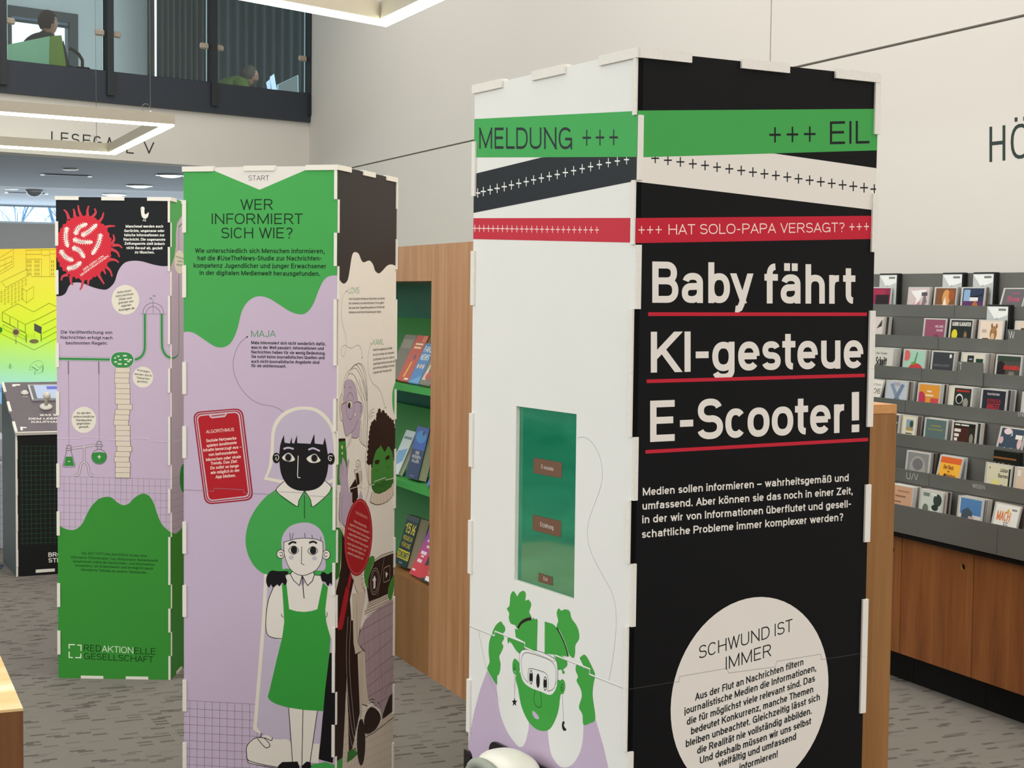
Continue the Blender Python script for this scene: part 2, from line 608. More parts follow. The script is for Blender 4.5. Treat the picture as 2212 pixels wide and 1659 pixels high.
# ------------------------------------------------------------------ printing on a flat face
class Print:
    """flat ink layers on a face. The face: origin, u axis, up axis, outward normal, width, height.
    Shapes are given in the coordinates of one enlarged view of the photograph: view(x0, y0, zoom)."""

    def __init__(self, origin, u, n, w, h, v=UP, rough=0.45, step=0.000032):
        self.o, self.u, self.v, self.n, self.w, self.h = Vector(origin), u, v, n, w, h
        self.boxes, self.items, self.vw = [], [], (0, 0, 1.0)
        self.rough, self.step = rough, step

    def view(self, x0, y0, z):
        self.vw = (x0, y0, z)
        return self

    def uv(self, x, y):
        p = on_plane(self.vw[0] + x / self.vw[2], self.vw[1] + y / self.vw[2], self.o, self.n) - self.o
        return (p.dot(self.u), p.dot(self.v))

    def unit(self, x, y):
        a, b = self.uv(x, y), self.uv(x, y - 10)
        return math.hypot(a[0] - b[0], a[1] - b[1]) / 10

    def _put(self, polys, col, sub=None):
        # one layer above whatever it overlaps; overlapping strokes of one item get hair-thin steps of their own
        us = [q[0] for p in polys for q in p]
        vs = [q[1] for p in polys for q in p]
        if not us:
            return
        bx = (min(us), max(us), min(vs), max(vs))
        ly = 1 + max([b[4] for b in self.boxes if b[0] < bx[1] and b[1] > bx[0] and b[2] < bx[3] and b[3] > bx[2]] or [0])
        self.boxes.append(bx + (ly,))
        for i, p in enumerate(polys):
            p = clip_poly(p, 0, self.w, 0, self.h)
            if p:
                self.items.append((p, col, ly + 0.15 * (sub[i] if sub else i % 5)))

    def poly(self, col, pts, sm=False):
        if sm:
            pts = smooth_line(pts, True)
        self._put([[self.uv(*p) for p in pts]], col)

    def line(self, col, pts, w, sm=True, closed=False, dash=None):
        if sm and len(pts) > 2:
            pts = smooth_line(pts, closed)
        if closed:
            pts = list(pts) + [pts[0]]
        k = self.unit(*pts[len(pts) // 2]) * w / 2
        q = [self.uv(*p) for p in pts]
        if dash:
            du = self.unit(*pts[len(pts) // 2])
            on, off = dash[0] * du, dash[1] * du
            segs, cur, left, draw = [], [q[0]], on, True
            for a, b in zip(q, q[1:]):
                l = math.hypot(b[0] - a[0], b[1] - a[1])
                t = 0
                while l - t > left:
                    t += left
                    p = (a[0] + (b[0] - a[0]) * t / l, a[1] + (b[1] - a[1]) * t / l)
                    if draw:
                        segs.append(cur + [p])
                    cur, draw = [p], not draw
                    left = on if draw else off
                left -= l - t
                cur.append(b)
            polys = []
            for s_ in segs:
                if len(s_) > 1:
                    polys += strip(s_, k, k)
            self._put(polys, col)
        else:
            self._put(strip(q, k, k), col)

    def lines(self, col, segs, w):
        polys = []
        for a in segs:
            q = [self.uv(a[0], a[1]), self.uv(a[2], a[3])]
            k = self.unit(a[0], a[1]) * w / 2
            polys += strip(q, k, k)
        self._put(polys, col)

    def ell(self, col, cx, cy, rx, ry, rot=0.0, n=28, ring=None):
        c, s = math.cos(math.radians(rot)), math.sin(math.radians(rot))
        pts = [(cx + rx * math.cos(t) * c - ry * math.sin(t) * s, cy + rx * math.cos(t) * s + ry * math.sin(t) * c) for t in [2 * math.pi * i / n for i in range(n)]]
        if ring:
            self.line(col, pts, ring, sm=False, closed=True)
        else:
            self.poly(col, pts)

    def circle3(self, col, p1, p2, p3, n=64):
        (ax, ay), (bx, by), (cx, cy) = self.uv(*p1), self.uv(*p2), self.uv(*p3)
        d = 2 * (ax * (by - cy) + bx * (cy - ay) + cx * (ay - by))
        ux = ((ax * ax + ay * ay) * (by - cy) + (bx * bx + by * by) * (cy - ay) + (cx * cx + cy * cy) * (ay - by)) / d
        uy = ((ax * ax + ay * ay) * (cx - bx) + (bx * bx + by * by) * (ax - cx) + (cx * cx + cy * cy) * (bx - ax)) / d
        r = math.hypot(ax - ux, ay - uy)
        self._put([[(ux + r * math.cos(2 * math.pi * i / n), uy + r * math.sin(2 * math.pi * i / n)) for i in range(n)]], col)

    def plus(self, col, pts, ah, av, th):
        polys = []
        for x, y in pts:
            polys.append([self.uv(x - ah, y - th / 2), self.uv(x + ah, y - th / 2), self.uv(x + ah, y + th / 2), self.uv(x - ah, y + th / 2)])
            k = th * ah / av * 1.0 if ah < av else th
            polys.append([self.uv(x - k / 2, y - av), self.uv(x + k / 2, y - av), self.uv(x + k / 2, y + av), self.uv(x - k / 2, y + av)])
        self._put(polys, col)

    def taper(self, col, pts, w0, w1):
        pts = smooth_line(pts)
        k = self.unit(*pts[0]) / 2
        q = [self.uv(*p) for p in pts]
        polys = []
        n = len(q)
        for i in range(n - 1):
            a, b = w0 + (w1 - w0) * (i / (n - 1)) ** .6, w0 + (w1 - w0) * ((i + 1) / (n - 1)) ** .6
            wide, thin = strip(q[max(0, i - 1):i + 3], k * a, k * a), strip(q[max(0, i - 1):i + 3], k * b, k * b)
            j = min(i, 1)
            polys.append([wide[j][0], thin[j][1], thin[j][2], wide[j][3]])
        self._put(polys, col)

    def text(self, col, s, x0, y0, x1, y1, cap, weight=0.15, cap1=None, perp=False, fine=False):
        """baseline from (x0,y0) to (x1,y1), cap height in view pixels (cap1: at the far end)"""
        cap1 = cap1 or cap
        a, b = self.uv(x0, y0), self.uv(x1, y1)
        l_ = math.hypot(x1 - x0, y1 - y0)
        ux, uy = ((y1 - y0) / l_, -(x1 - x0) / l_) if perp else (0, -1)
        t0, t1 = self.uv(x0 + ux * cap, y0 + uy * cap), self.uv(x1 + ux * cap1, y1 + uy * cap1)
        ARC_STEP[0] = 9 if fine else 20
        hgt = (math.hypot(t0[0] - a[0], t0[1] - a[1]) + math.hypot(t1[0] - b[0], t1[1] - b[1])) / 2
        polys, wid, sub = text_polys(s, weight, math.hypot(b[0] - a[0], b[1] - a[1]) / max(1e-6, hgt))
        out = []
        for p in polys:
            q = []
            for x, y in p:
                f = x / wid
                bu, bv = a[0] + (b[0] - a[0]) * f, a[1] + (b[1] - a[1]) * f
                tu, tv = (t0[0] - a[0]) * (1 - f) + (t1[0] - b[0]) * f, (t0[1] - a[1]) * (1 - f) + (t1[1] - b[1]) * f
                q.append((bu + tu * y, bv + tv * y))
            out.append(q)
        self._put(out, col, sub)

    def flush(self, name, parent, inv=None, label=None):
        """one mesh of everything printed since the last flush"""
        mb = MB()
        for p, col, ly in self.items:
            off = self.n * (0.0002 + ly * self.step)
            pts = [self.o + self.u * q[0] + self.v * q[1] + off for q in p]
            mb.face(pts, col if not isinstance(col, str) else mat(col, self.rough, 0.17, var=0.02))
        self.items = []
        o = mb.build(name)
        o.parent = parent
        if inv is not None:
            o.matrix_parent_inverse = inv
        if label:
            o['label'] = label
        return o
# ------------------------------------------------------------------ the setting
def wm(o):
    m = o.matrix_parent_inverse @ o.matrix_basis if o.parent else o.matrix_basis
    return wm(o.parent) @ m if o.parent else m.copy()


def adopt(child, parent):
    """parent a mesh that is given in world coordinates"""
    child.parent = parent
    child.matrix_parent_inverse = wm(parent).inverted()
    return child


def carpet_material():
    m = bpy.data.materials.new('woven_carpet')
    m.use_nodes = True
    nt = m.node_tree
    b = nt.nodes['Principled BSDF']
    b.inputs['Roughness'].default_value = 0.9
    b.inputs['Specular IOR Level'].default_value = 0.15
    tc = nt.nodes.new('ShaderNodeTexCoord')
    mp = nt.nodes.new('ShaderNodeMapping')
    mp.inputs['Rotation'].default_value = (0, 0, -A_W)
    br = nt.nodes.new('ShaderNodeTexBrick')
    br.offset = 0.5
    br.inputs['Scale'].default_value = 1.0
    br.inputs['Brick Width'].default_value = 0.05
    br.inputs['Row Height'].default_value = 0.017
    br.inputs['Mortar Size'].default_value = 0.0
    br.inputs['Bias'].default_value = 0.25
    br.inputs['Color1'].default_value = (0, 0, 0, 1)
    br.inputs['Color2'].default_value = (1, 1, 1, 1)
    ramp = nt.nodes.new('ShaderNodeValToRGB')
    ramp.color_ramp.elements[0].position = 0.30
    ramp.color_ramp.elements[0].color = lin('#625d59')
    ramp.color_ramp.elements[1].position = 0.46
    ramp.color_ramp.elements[1].color = lin('#85807a')
    wv = nt.nodes.new('ShaderNodeTexWave')
    wv.wave_type = 'BANDS'
    wv.bands_direction = 'X'
    wv.inputs['Scale'].default_value = 66
    wv.inputs['Distortion'].default_value = 0.6
    mpw = nt.nodes.new('ShaderNodeMapping')
    mpw.inputs['Rotation'].default_value = (0, 0, math.radians(-9.4))
    mpw.inputs['Scale'].default_value = (1, 1, 0)
    wr = nt.nodes.new('ShaderNodeValToRGB')
    wr.color_ramp.elements[0].position = 0.35
    wr.color_ramp.elements[0].color = (0.55, 0.55, 0.55, 1)
    wr.color_ramp.elements[1].position = 0.65
    wr.color_ramp.elements[1].color = (1.15, 1.14, 1.12, 1)
    mx = nt.nodes.new('ShaderNodeMix')
    mx.data_type = 'RGBA'
    mx.blend_type = 'MULTIPLY'
    mx.inputs[0].default_value = 1.0
    mx.clamp_result = False
    L = nt.links.new
    L(tc.outputs['Object'], mp.inputs['Vector'])
    L(mp.outputs[0], br.inputs['Vector'])
    L(br.outputs['Color'], ramp.inputs['Fac'])
    L(tc.outputs['Object'], mpw.inputs['Vector'])
    L(mpw.outputs[0], wv.inputs['Vector'])
    L(wv.outputs['Fac'], wr.inputs['Fac'])
    L(ramp.outputs['Color'], mx.inputs[6])
    L(wr.outputs['Color'], mx.inputs[7])
    L(mx.outputs[2], b.inputs['Base Color'])
    return m


CARPET = carpet_material()
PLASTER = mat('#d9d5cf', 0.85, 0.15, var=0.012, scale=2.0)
PLASTER_COOL = mat('#cdd3d3', 0.85, 0.15, var=0.012, scale=2.0)
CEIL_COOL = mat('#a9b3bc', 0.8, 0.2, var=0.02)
ANTHRACITE = mat('#353a43', 0.5, 0.3)
DARK_STEEL = mat('#2a2e33', 0.45, 0.4)

WF = frame(Vector((0, 0, 0)), N, D, UP)        # wall frame: x = n, y = d, z
GF = frame(CORNER, B, BN, UP)                  # gallery frame: x along, y depth, z

mb = MB(WF)
mb.box(-12, 9, -8, 34, -0.1, 0, CARPET)
structure(mb.build('floor'))

# right-hand wall of plaster boards with shadow gaps
gap = 0.012
DC = CORNER.dot(D)
zg = 2.685
dv = on_plane(1665, 60, N * WALL_N, N).dot(D)
mb = MB(WF)
mb.box(4.475, 4.7, -8, DC, 0, 6.2, mat('#8f8a83', 0.9, 0.1))
for y0, y1, z0, z1 in ((-8, DC, 0, zg), (-8, dv - gap / 2, zg + gap, 6.2), (dv + gap / 2, DC, zg + gap, 6.2)):
    mb.box(4.45, 4.475, y0, y1, z0, z1, PLASTER)
structure(mb.build('wall_right'))

mb = MB(WF)
mb.box(-9, 4.7, -6, 16.5, 6.2, 6.35, PLASTER)
structure(mb.build('ceiling'))

# gallery: beam under the balustrade, its floor slab (the lower ceiling) and the room behind
mb = MB(GF)
mb.box(-9, 0.0, 0.0, 0.25, 2.73, 3.24, PLASTER)
structure(mb.build('wall_back'))
mb = MB()
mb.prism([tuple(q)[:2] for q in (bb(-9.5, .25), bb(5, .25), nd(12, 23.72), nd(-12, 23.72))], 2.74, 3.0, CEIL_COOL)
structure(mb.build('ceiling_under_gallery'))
mb = MB(GF)
mb.box(-12, 0.3, 0.0, 0.2, 5.6, 6.35, PLASTER)
structure(mb.build('wall_back_upper'))
mb = MB(WF)
mb.box(-9.2, -9, -6, 24, 0, 6.35, PLASTER)
structure(mb.build('wall_left'))
mb = MB(WF)
mb.box(-9.2, 4.7, -6.2, -6, 0, 6.35, PLASTER)
structure(mb.build('wall_behind'))
mb = MB(GF)
mb.box(-9, 0.0, -0.05, 0.25, 3.235, 3.52, ANTHRACITE)
structure(mb.build('trim_1'))


def gal(x, y, depth):
    p = on_plane(x, y, bb(0, depth), BN) - CORNER
    return p.dot(B), p.z


# gallery room
ROOM = 5.4
a0, z_top = gal(3, 10, ROOM)
a1, _ = gal(165, 40, ROOM)
_, z_sill = gal(80, 140, ROOM)
a2, _ = gal(322, 100, ROOM)
z_sill = 3.55
mb = MB(GF)
mb.box(-11, a0, ROOM, ROOM + .2, 3.0, 5.6, PLASTER_COOL)
mb.box(a0, a1, ROOM, ROOM + .2, 3.0, z_sill, PLASTER_COOL)
mb.box(a0, a1, ROOM, ROOM + .2, z_top, 5.6, PLASTER_COOL)
mb.box(a1, a2, ROOM, ROOM + .2, 3.0, 5.6, PLASTER_COOL)
structure(mb.build('wall_gallery'))
mb = MB(GF)
mb.box(-11, 5, 0.2, ROOM + .2, 5.6, 5.7, PLASTER_COOL)
structure(mb.build('ceiling_gallery'))

FRAME = mat('#3d4448', 0.5, 0.3)
mb = MB(GF)
f = 0.11
mb.box(a0, a0 + f, ROOM - .05, ROOM + .1, z_sill, z_top, FRAME)
mb.box(a1 - f, a1, ROOM - .05, ROOM + .1, z_sill, z_top, FRAME)
mb.box(a0 + f, a1 - f, ROOM - .05, ROOM + .1, z_top - .12, z_top, FRAME)
mb.box(a0 + f, a1 - f, ROOM - .05, ROOM + .1, z_sill, z_sill + .08, FRAME)
am, _ = gal(149, 70, ROOM)
mb.box(am - .02, am + .02, ROOM - .02, ROOM + .08, z_sill + .08, z_top - .12, FRAME)
w1 = structure(mb.build('window_1'))
mb = MB(GF)
mb.box(a0 + f, a1 - f, ROOM + .03, ROOM + .035, z_sill + .08, z_top - .12, glass('window_glass', (.93, .97, 1, 1), .05))
adopt(mb.build('pane'), w1)
_, zb = gal(80, 54, ROOM)
mb = MB(GF)
mb.box(a0 + f, am - .02, ROOM - .02, ROOM - .012, zb + .03, z_top - .12, mat('#6f8494', 0.8, 0.1))
mb.tube([GF.inverted() @ bb(a0 + f, ROOM - .016, zb + .02), GF.inverted() @ bb(am - .02, ROOM - .016, zb + .02)], .018, FRAME)
adopt(mb.build('roller_blind'), w1)

# far wall below the gallery with a strip of windows
FAR = 23.5
mb = MB(WF)
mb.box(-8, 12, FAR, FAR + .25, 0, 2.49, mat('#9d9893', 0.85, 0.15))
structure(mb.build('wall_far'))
mb = MB(WF)
FR2 = mat('#c9d3d8', 0.5, 0.3)
mb.box(-8, 12, FAR + .05, FAR + .12, 2.49, 2.52, FR2)
for x in (-6, -3, 0.5, 6, 9):
    mb.box(x - .5 - .03, x - .5 + .03, FAR + .05, FAR + .12, 2.52, 2.74, FR2)
w2 = structure(mb.build('window_2'))
mb = MB(WF)
mb.box(-8, 12, FAR + .08, FAR + .085, 2.52, 2.74, glass('window_glass_far', (.86, .95, 1, 1), .03))
adopt(mb.build('pane'), w2)


# bare trees outside that window
def tree(name, n, d, h, seed, label):
    rnd = random.Random(seed)
    mb = MB()
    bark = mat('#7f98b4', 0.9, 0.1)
    base = nd(n, d, 0)

    def grow(p, dr, l, r, k):
        pts = [p]
        for i in range(3):
            dr = (dr + Vector((rnd.uniform(-.25, .25), rnd.uniform(-.25, .25), rnd.uniform(-.05, .15)))).normalized()
            pts.append(pts[-1] + dr * l / 3)
        mb.tube(pts, [r, r * .9, r * .8, r * .7], bark, 5)
        if k:
            for i in range(3 if k > 1 else 4):
                q = pts[rnd.choice((1, 2, 3))]
                nd_ = (dr + Vector((rnd.uniform(-1, 1), rnd.uniform(-1, 1), rnd.uniform(-.1, .7)))).normalized()
                grow(q, nd_, l * .72, r * .55, k - 1)
    grow(base, Vector((rnd.uniform(-.15, .15), 0, 1)).normalized(), h * .40, .07, 5)
    o = mb.build(name)
    return tag(o, label, 'tree', 'bare trees outside the window')


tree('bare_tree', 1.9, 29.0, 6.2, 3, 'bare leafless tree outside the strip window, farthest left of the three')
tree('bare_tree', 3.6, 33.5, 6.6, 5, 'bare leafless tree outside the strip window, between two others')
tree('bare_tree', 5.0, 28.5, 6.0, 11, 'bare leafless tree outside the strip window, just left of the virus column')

# lettering on the beam and on the right-hand wall
pr = Print(bb(-8, 0.0, 2.7), B, -BN, 8, 0.54, step=0.0003)
pr.view(0, 200, 5.267)
wl = thing('wall_lettering', 'dark sans-serif letters mounted on the beam below the gallery rail', 'lettering', bb(-2.4, 0, 2.8))
INK = '#3a3d3c'
for s, x0, x1, y in (('L', 582, 652, 572), ('E', 692, 778, 582), ('S', 812, 908, 596), ('E', 942, 1030, 606), ('G', 1062, 1158, 622), ('A', 1200, 1290, 636), ('L', 1436, 1522, 690), ('V', 1636, 1754, 690)):
    pr.text(INK, s, x0, y, x1, y + 8, 132, .13)
    adopt(pr.flush('letter', None), wl)
pr = Print(nd(4.45, 12, 1.5), -D, -N, 12, 1.5, step=0.0003)
pr.view(1800, 0, 2.9636)
wl = thing('wall_lettering', 'dark sans-serif letters on the white wall above the audiobook rack', 'lettering', nd(4.45, 4.3, 2.2))
for s, x0, y0, x1, y1 in (('H', 1000, 1038, 1102, 1027), ('Ö', 1136, 1024, 1262, 1010)):
    pr.text('#36423f', s, x0, y0, x1, y1, 226, .115)
    adopt(pr.flush('letter', None), wl)

# recessed lamps, detector and small fittings in the lower ceiling
CHROME = mat('#d8dcdd', 0.25, 0.6, metal=0.6)
for k, (x, y) in enumerate(((368, 377), (301, 400), (247, 419))):
    p = on_z(x, y, 2.74)
    t = thing('downlight', ('round recessed downlight in the lower ceiling, nearest of the row of three', 'round recessed downlight in the lower ceiling, middle of the row of three', 'round recessed downlight in the lower ceiling, farthest of the row of three')[k], 'ceiling light', p, 0, 'downlights under the gallery')
    m2 = MB()
    m2.lathe([(.13, 0), (.145, -.003), (.15, -.012), (.13, -.016), (.118, -.008)], CHROME, 28)
    m2.build('trim_ring', t)
    m2 = MB()
    m2.lathe([(.117, -.007), (.105, -.02), (.06, -.03), (.005, -.033)], emit('#e9fff0', 2.6), 28)
    m2.build('diffuser', t)
p = on_z(74, 410, 2.74)
mb = MB()
mb.lathe([(.10, 0), (.10, -.02), (.085, -.05), (.05, -.075), (.005, -.085)], mat('#4b4f52', 0.3, 0.5), 20)
tag(mb.build('dome_camera', None, p), 'dark dome fitting on the lower ceiling above the column with the virus', 'camera')
for k, (x, y, lab) in enumerate(((143, 377, 'long slim vent in the lower ceiling, right of the pendant lamp edge'), (57, 416, 'long slim vent in the lower ceiling beside the dark dome'))):
    p = on_z(x, y, 2.74)
    t = thing('ceiling_vent', lab, 'vent', p, A_B - math.pi / 2 + math.radians(90 - 66), 'slim ceiling vents')
    t.rotation_euler = (0, 0, ROT_W)
    m2 = MB()
    m2.box(-.22, .22, -.03, .03, -.012, 0, mat('#5f6770', 0.5, 0.3))
    m2.build('slot', t)
    m2 = MB()
    m2.box(-.26, -.22, -.035, .035, -.014, 0, CHROME)
    m2.build('end_cap', t)
    m2 = MB()
    m2.box(.22, .26, -.035, .035, -.014, 0, CHROME)
    m2.build('end_cap', t)
for x, y, lab in ((152, 364, 'small chrome spotlight in the lower ceiling nearest the beam'), (25, 407, 'small chrome spotlight in the lower ceiling left of the dark dome')):
    p = on_z(x, y, 2.74)
    mb = MB()
    mb.lathe([(.05, 0), (.06, -.006), (.05, -.014), (.02, -.016)], CHROME, 16, sx=1.4)
    tag(mb.build('spotlight', None, p), lab, 'ceiling light', 'small ceiling spotlights')
# ------------------------------------------------------------------ the three exhibition columns
BOARD = mat('#e4dfd5', 0.8, 0.15, var=0.07, scale=180)
COL_H, COL_T, SEAM = 1.9, 0.009, 0.9528
GREEN, LILAC, RED, BLACK, WHITE, PINKW = '#44a04e', '#c3afc5', '#bf2436', '#0a0a0c', '#e3dcd2', '#f3d9cf'
INKD = '#1b1c1e'


class Column:
    def __init__(self, X, Y, yaw, wl, wr, base_l, base_r, label, names, hole=None):
        self.t = thing('exhibition_column', label, 'display column', (X, Y, 0), 0, 'printed exhibition columns')
        c, s = math.cos(yaw), math.sin(yaw)
        P = Vector((X, Y, 0))
        ul, ur = Vector((c, -s, 0)), Vector((s, c, 0))
        nl, nr = Vector((-s, -c, 0)), Vector((c, -s, 0))
        self.left = Print(P - ul * wl, ul, nl, wl, COL_H)
        self.right = Print(P, ur, nr, wr, COL_H)
        self.panels = []
        H, t, pr = COL_H, COL_T, 0.0036
        un = H / 20
        GS = [k + m for m in (0, 10) for k in (1, 3, 6, 8)]
        WS = [k for k in range(20) if k not in GS]
        for fc, w, base, nm, isl in ((self.left, wl, base_l, names[0], 1), (self.right, wr, base_r, names[1], 0)):
            M = frame(fc.o, fc.u, -fc.n, UP)      # x along the face, y inwards, z up
            mb = MB(M)
            e0, e1 = (t, w - t) if isl else (0.0009, w - t)
            bm = mat(base, 0.45, 0.17, var=0.02)
            if isl and hole:
                (hu0, hu1, hv0, hv1) = hole(fc)
                fc.hole = (hu0, hu1, hv0, hv1)
                mb.box(e0, hu0, 0, t, 0, H - .001, bm)
                mb.box(hu1, e1, 0, t, 0, H - .001, bm)
                mb.box(hu0, hu1, 0, t, 0, hv0, bm)
                mb.box(hu0, hu1, 0, t, hv1, H - .001, bm)
                # bare board shows inside the cut-out
                mb.box(hu0, hu0 + .0012, 0.0003, t, hv0, hv1, BOARD)
                mb.box(hu0, hu1, 0.0003, t, hv0, hv0 + .0012, BOARD)
            else:
                mb.box(e0, e1, 0, t, 0, H - .001, bm)
            g = 0.00012
            for k in GS:                           # the neighbour's fingers at the left edge
                mb.box(-.003 if isl else .0006, t, -pr, t, H - (k + 1) * un + g, H - k * un - g, BOARD)
            for k in WS:                           # own edge pieces between them
                mb.box(0 if isl else 0.0002, t, 0, t, H - (k + 1) * un + g, min(H - .001, H - k * un - g), bm)
            for k in WS:                           # the neighbour's fingers at the right edge
                mb.box(w - t, w - .0006 if isl else w + .003, -pr, t, H - (k + 1) * un + g, min(H - .001, H - k * un - g), BOARD)
            for k in GS:
                mb.box(w - t, w, 0, t, H - (k + 1) * un + g, H - k * un - g, bm)
            for k in (1, 3):                       # fingers of the base plate
                mb.box(w * k / 5, w * (k + 1) / 5, -.002, t, 0, .011, BOARD)
            p = adopt(mb.build(nm), self.t)
            self.panels.append(p)
        # plain rear panels and the lid with its fingers
        rear = MB()
        A, Bc, Cc = self.left.o, P, P + ur * wr
        Dd = A + ur * wr
        for a, b, n_ in ((A, Dd, ul), (Dd, Cc, -ur)):
            d_ = (b - a)
            l = d_.length
            rear.M = frame(a, d_ / l, n_, UP)
            rear.box(t if n_ is ul else 0, l - t, 0, t, 0, H - .001, mat(base_r, .45, .25, var=.02))
        adopt(rear.build('rear_panel'), self.t)
        lid = MB(frame(A, ul, ur, UP))
        lid.box(t, wl - t, t, wr - t, H - t, H + .0005, BOARD)
        for k in (0, 2, 4):
            x0, x1 = wl * k / 5, wl * (k + 1) / 5
            if k == 0:
                x0 -= .003
            if k == 4:
                x1 += .003
            lid.box(x0, x1, -pr - .0008, t, H - .012, H + .003, BOARD)
            y0, y1 = wr * k / 5, wr * (k + 1) / 5
            lid.box(wl - t, wl + pr + .0008, y0, y1, H - .0119, H + .0029, BOARD)
        adopt(lid.build('lid'), self.t)

    def flush(self, side, name, label=None):
        fc = (self.left, self.right)[side]
        par = self.panels[side]
        o = fc.flush(name, None)
        adopt(o, par)
        if label:
            o['label'] = label
        return o


def hole_right_column(fc):
    fc.view(990, 840, 3.6065)
    a, b, c, d = fc.uv(445, 135), fc.uv(922, 195), fc.uv(900, 1652), fc.uv(437, 1490)
    return ((a[0] + d[0]) / 2, (b[0] + c[0]) / 2, (c[1] + d[1]) / 2, (a[1] + b[1]) / 2)


# ============ right column
RC = Column(.1799, 2.2929, 1.0441, .4984, .4717, '#e6e4de', BLACK,
            'black and white printed column with large headline and green screen', ('white_side_panel', 'black_headline_panel'), hole_right_column)
p = RC.right
p.view(1340, 80, 3.6067)
p.poly(WHITE, [(60, 900), (1200, 908), (2100, 1037), (2100, 1363), (60, 1119)])
xs = [271, 370, 467, 564, 659, 753, 848, 941, 1032, 1122, 1211, 1300, 1387, 1474, 1561, 1646, 1731, 1814, 1898, 1978]
ys = [945, 960, 973, 988, 1000, 1014, 1027, 1040, 1053, 1066, 1079, 1091, 1104, 1116, 1128, 1140, 1152, 1163, 1174, 1185]
p.plus(INKD, list(zip(xs, ys)), 31, 38, 11)
p.poly(GREEN, [(100, 573), (2100, 559), (2100, 880), (100, 939)])
p.poly(RED, [(60, 1411), (2100, 1391), (2100, 1571), (60, 1607)])
RC.flush(1, 'printed_tape')
p.plus(INKD, [(1204, 762), (1340, 759), (1475, 756)], 45, 60, 17)
p.text(INKD, 'EIL', 1632, 836, 1940, 829, 178, .125)
p.plus(PINKW, [(165, 1503), (231, 1502), (297, 1501)], 24, 30, 8)
p.text(PINKW, 'HAT SOLO-PAPA VERSAGT?', 375, 1540, 1745, 1519, 80, .115, 74)
p.plus(PINKW, [(1804, 1479), (1860, 1478), (1917, 1476)], 20, 28, 8)
RC.flush(1, 'printed_tape_text')
p.view(1340, 520, 3.4567)
p.text(WHITE, 'Baby', 238, 463, 985, 467, 308, .185, 302, fine=True)
p.text(WHITE, 'fährt', 1075, 468, 1757, 471, 300, .185, 288, fine=True)
p.text(WHITE, 'KI-gesteue', 227, 985, 1814, 951, 305, .185, 284, fine=True)
p.text(WHITE, 'E-Scooter', 222, 1503, 1690, 1432, 308, .185, 290, fine=True)
p.text(WHITE, '!', 1728, 1427, 1782, 1424, 296, .185, 296)
RC.flush(1, 'printed_headline')
p.poly(RED, [(207, 534), (1842, 536), (1840, 562), (207, 562)])
p.poly(RED, [(196, 1036), (1825, 992), (1825, 1018), (196, 1063)])
p.poly(RED, [(187, 1563), (1850, 1471), (1850, 1497), (187, 1590)])
RC.flush(1, 'printed_underline')
p.view(1340, 960, 2.3734)
for s, x0, y0, x1, y1 in (('Medien sollen informieren – wahrheitsgemäß und', 115, 263, 1170, 188), ('umfassend. Aber können sie das noch in einer Zeit,', 113, 335, 1190, 255),
                          ('in der wir von Informationen überflutet und gesell-', 112, 405, 1182, 322), ('schaftliche Probleme immer komplexer werden?', 110, 480, 1142, 390)):
    p.text(WHITE, s, x0, y0, x1, y1, 40, .19, 38)
RC.flush(1, 'printed_paragraph')
p.lines('#4c4c4c', [(45, 1255, 275, 1218), (1055, 1100, 1230, 1072)], 2.0)
p.circle3(WHITE, (730, 782), (258, 1340), (1066, 1235))
p.line('#9b958c', [(275, 1218), (300, 1218), (303, 1190), (545, 1148), (555, 1172), (795, 1140), (800, 1112), (1027, 1075), (1030, 1103), (1055, 1100)], 2.6, sm=False)
p.text(INKD, 'SCHWUND IST', 402, 1100, 882, 957, 66, .105, 64)
p.text(INKD, 'IMMER', 540, 1155, 772, 1085, 66, .105, 64)
for s, x0, y0, x1, y1 in (('Aus der Flut an Nachrichten filtern', 383, 1314, 938, 1130), ('journalistische Medien die Informationen,', 328, 1386, 1003, 1160),
                          ('die für möglichst viele relevant sind. Das', 340, 1440, 997, 1214), ('bedeutet Konkurrenz, manche Themen', 362, 1488, 988, 1270),
                          ('bleiben unbeachtet. Gleichzeitig lässt sich', 335, 1553, 1022, 1310), ('die Realität nie vollständig abbilden.', 393, 1588, 980, 1380),
                          ('Und deshalb müssen wir uns selbst', 407, 1638, 978, 1433), ('vielfältig und umfassend', 502, 1655, 900, 1512), ('informieren!', 610, 1674, 806, 1602)):
    p.text(INKD, s, x0, y0, x1, y1, 37, .185, 35)
RC.flush(1, 'printed_circle_text')

p = RC.left
p.view(990, 80, 3.6065)
p.poly('#202529', [(60, 1082), (650, 938), (1420, 900), (1420, 1113), (60, 1382)])
xs = [152, 196, 249, 304, 359, 415, 472, 530, 588, 648, 710, 772, 835, 900, 966, 1032, 1100, 1170, 1240, 1312]
ys = [1215, 1203, 1191, 1179, 1166, 1153, 1140, 1127, 1113, 1099, 1085, 1071, 1056, 1041, 1026, 1010, 994, 979, 966, 955]
p.plus('#eceae4', list(zip(xs, ys)), 20, 36, 10)
p.poly('#41a552', [(60, 642), (1450, 573), (1450, 934), (60, 938)])
p.poly('#c42c3c', [(60, 1411), (1450, 1409), (1450, 1604), (60, 1573)])
RC.flush(0, 'printed_tape')
p.text('#20262a', 'MELDUNG', 165, 870, 888, 875, 164, .14, 172, fine=True)
p.plus('#20262a', [(1002, 785), (1105, 783), (1212, 782)], 33, 62, 17)
xs = [130, 165, 200, 236, 272, 309, 345, 382, 419, 457, 496, 534, 573, 613, 653, 694, 735, 777, 819, 861, 904, 948, 992, 1036, 1081]
p.plus('#f6d9d3', [(x, 1490 + 13 * i / 24) for i, x in enumerate(xs)], 16, 27, 7)
RC.flush(0, 'printed_tape_text')
p.view(990, 840, 3.6065)
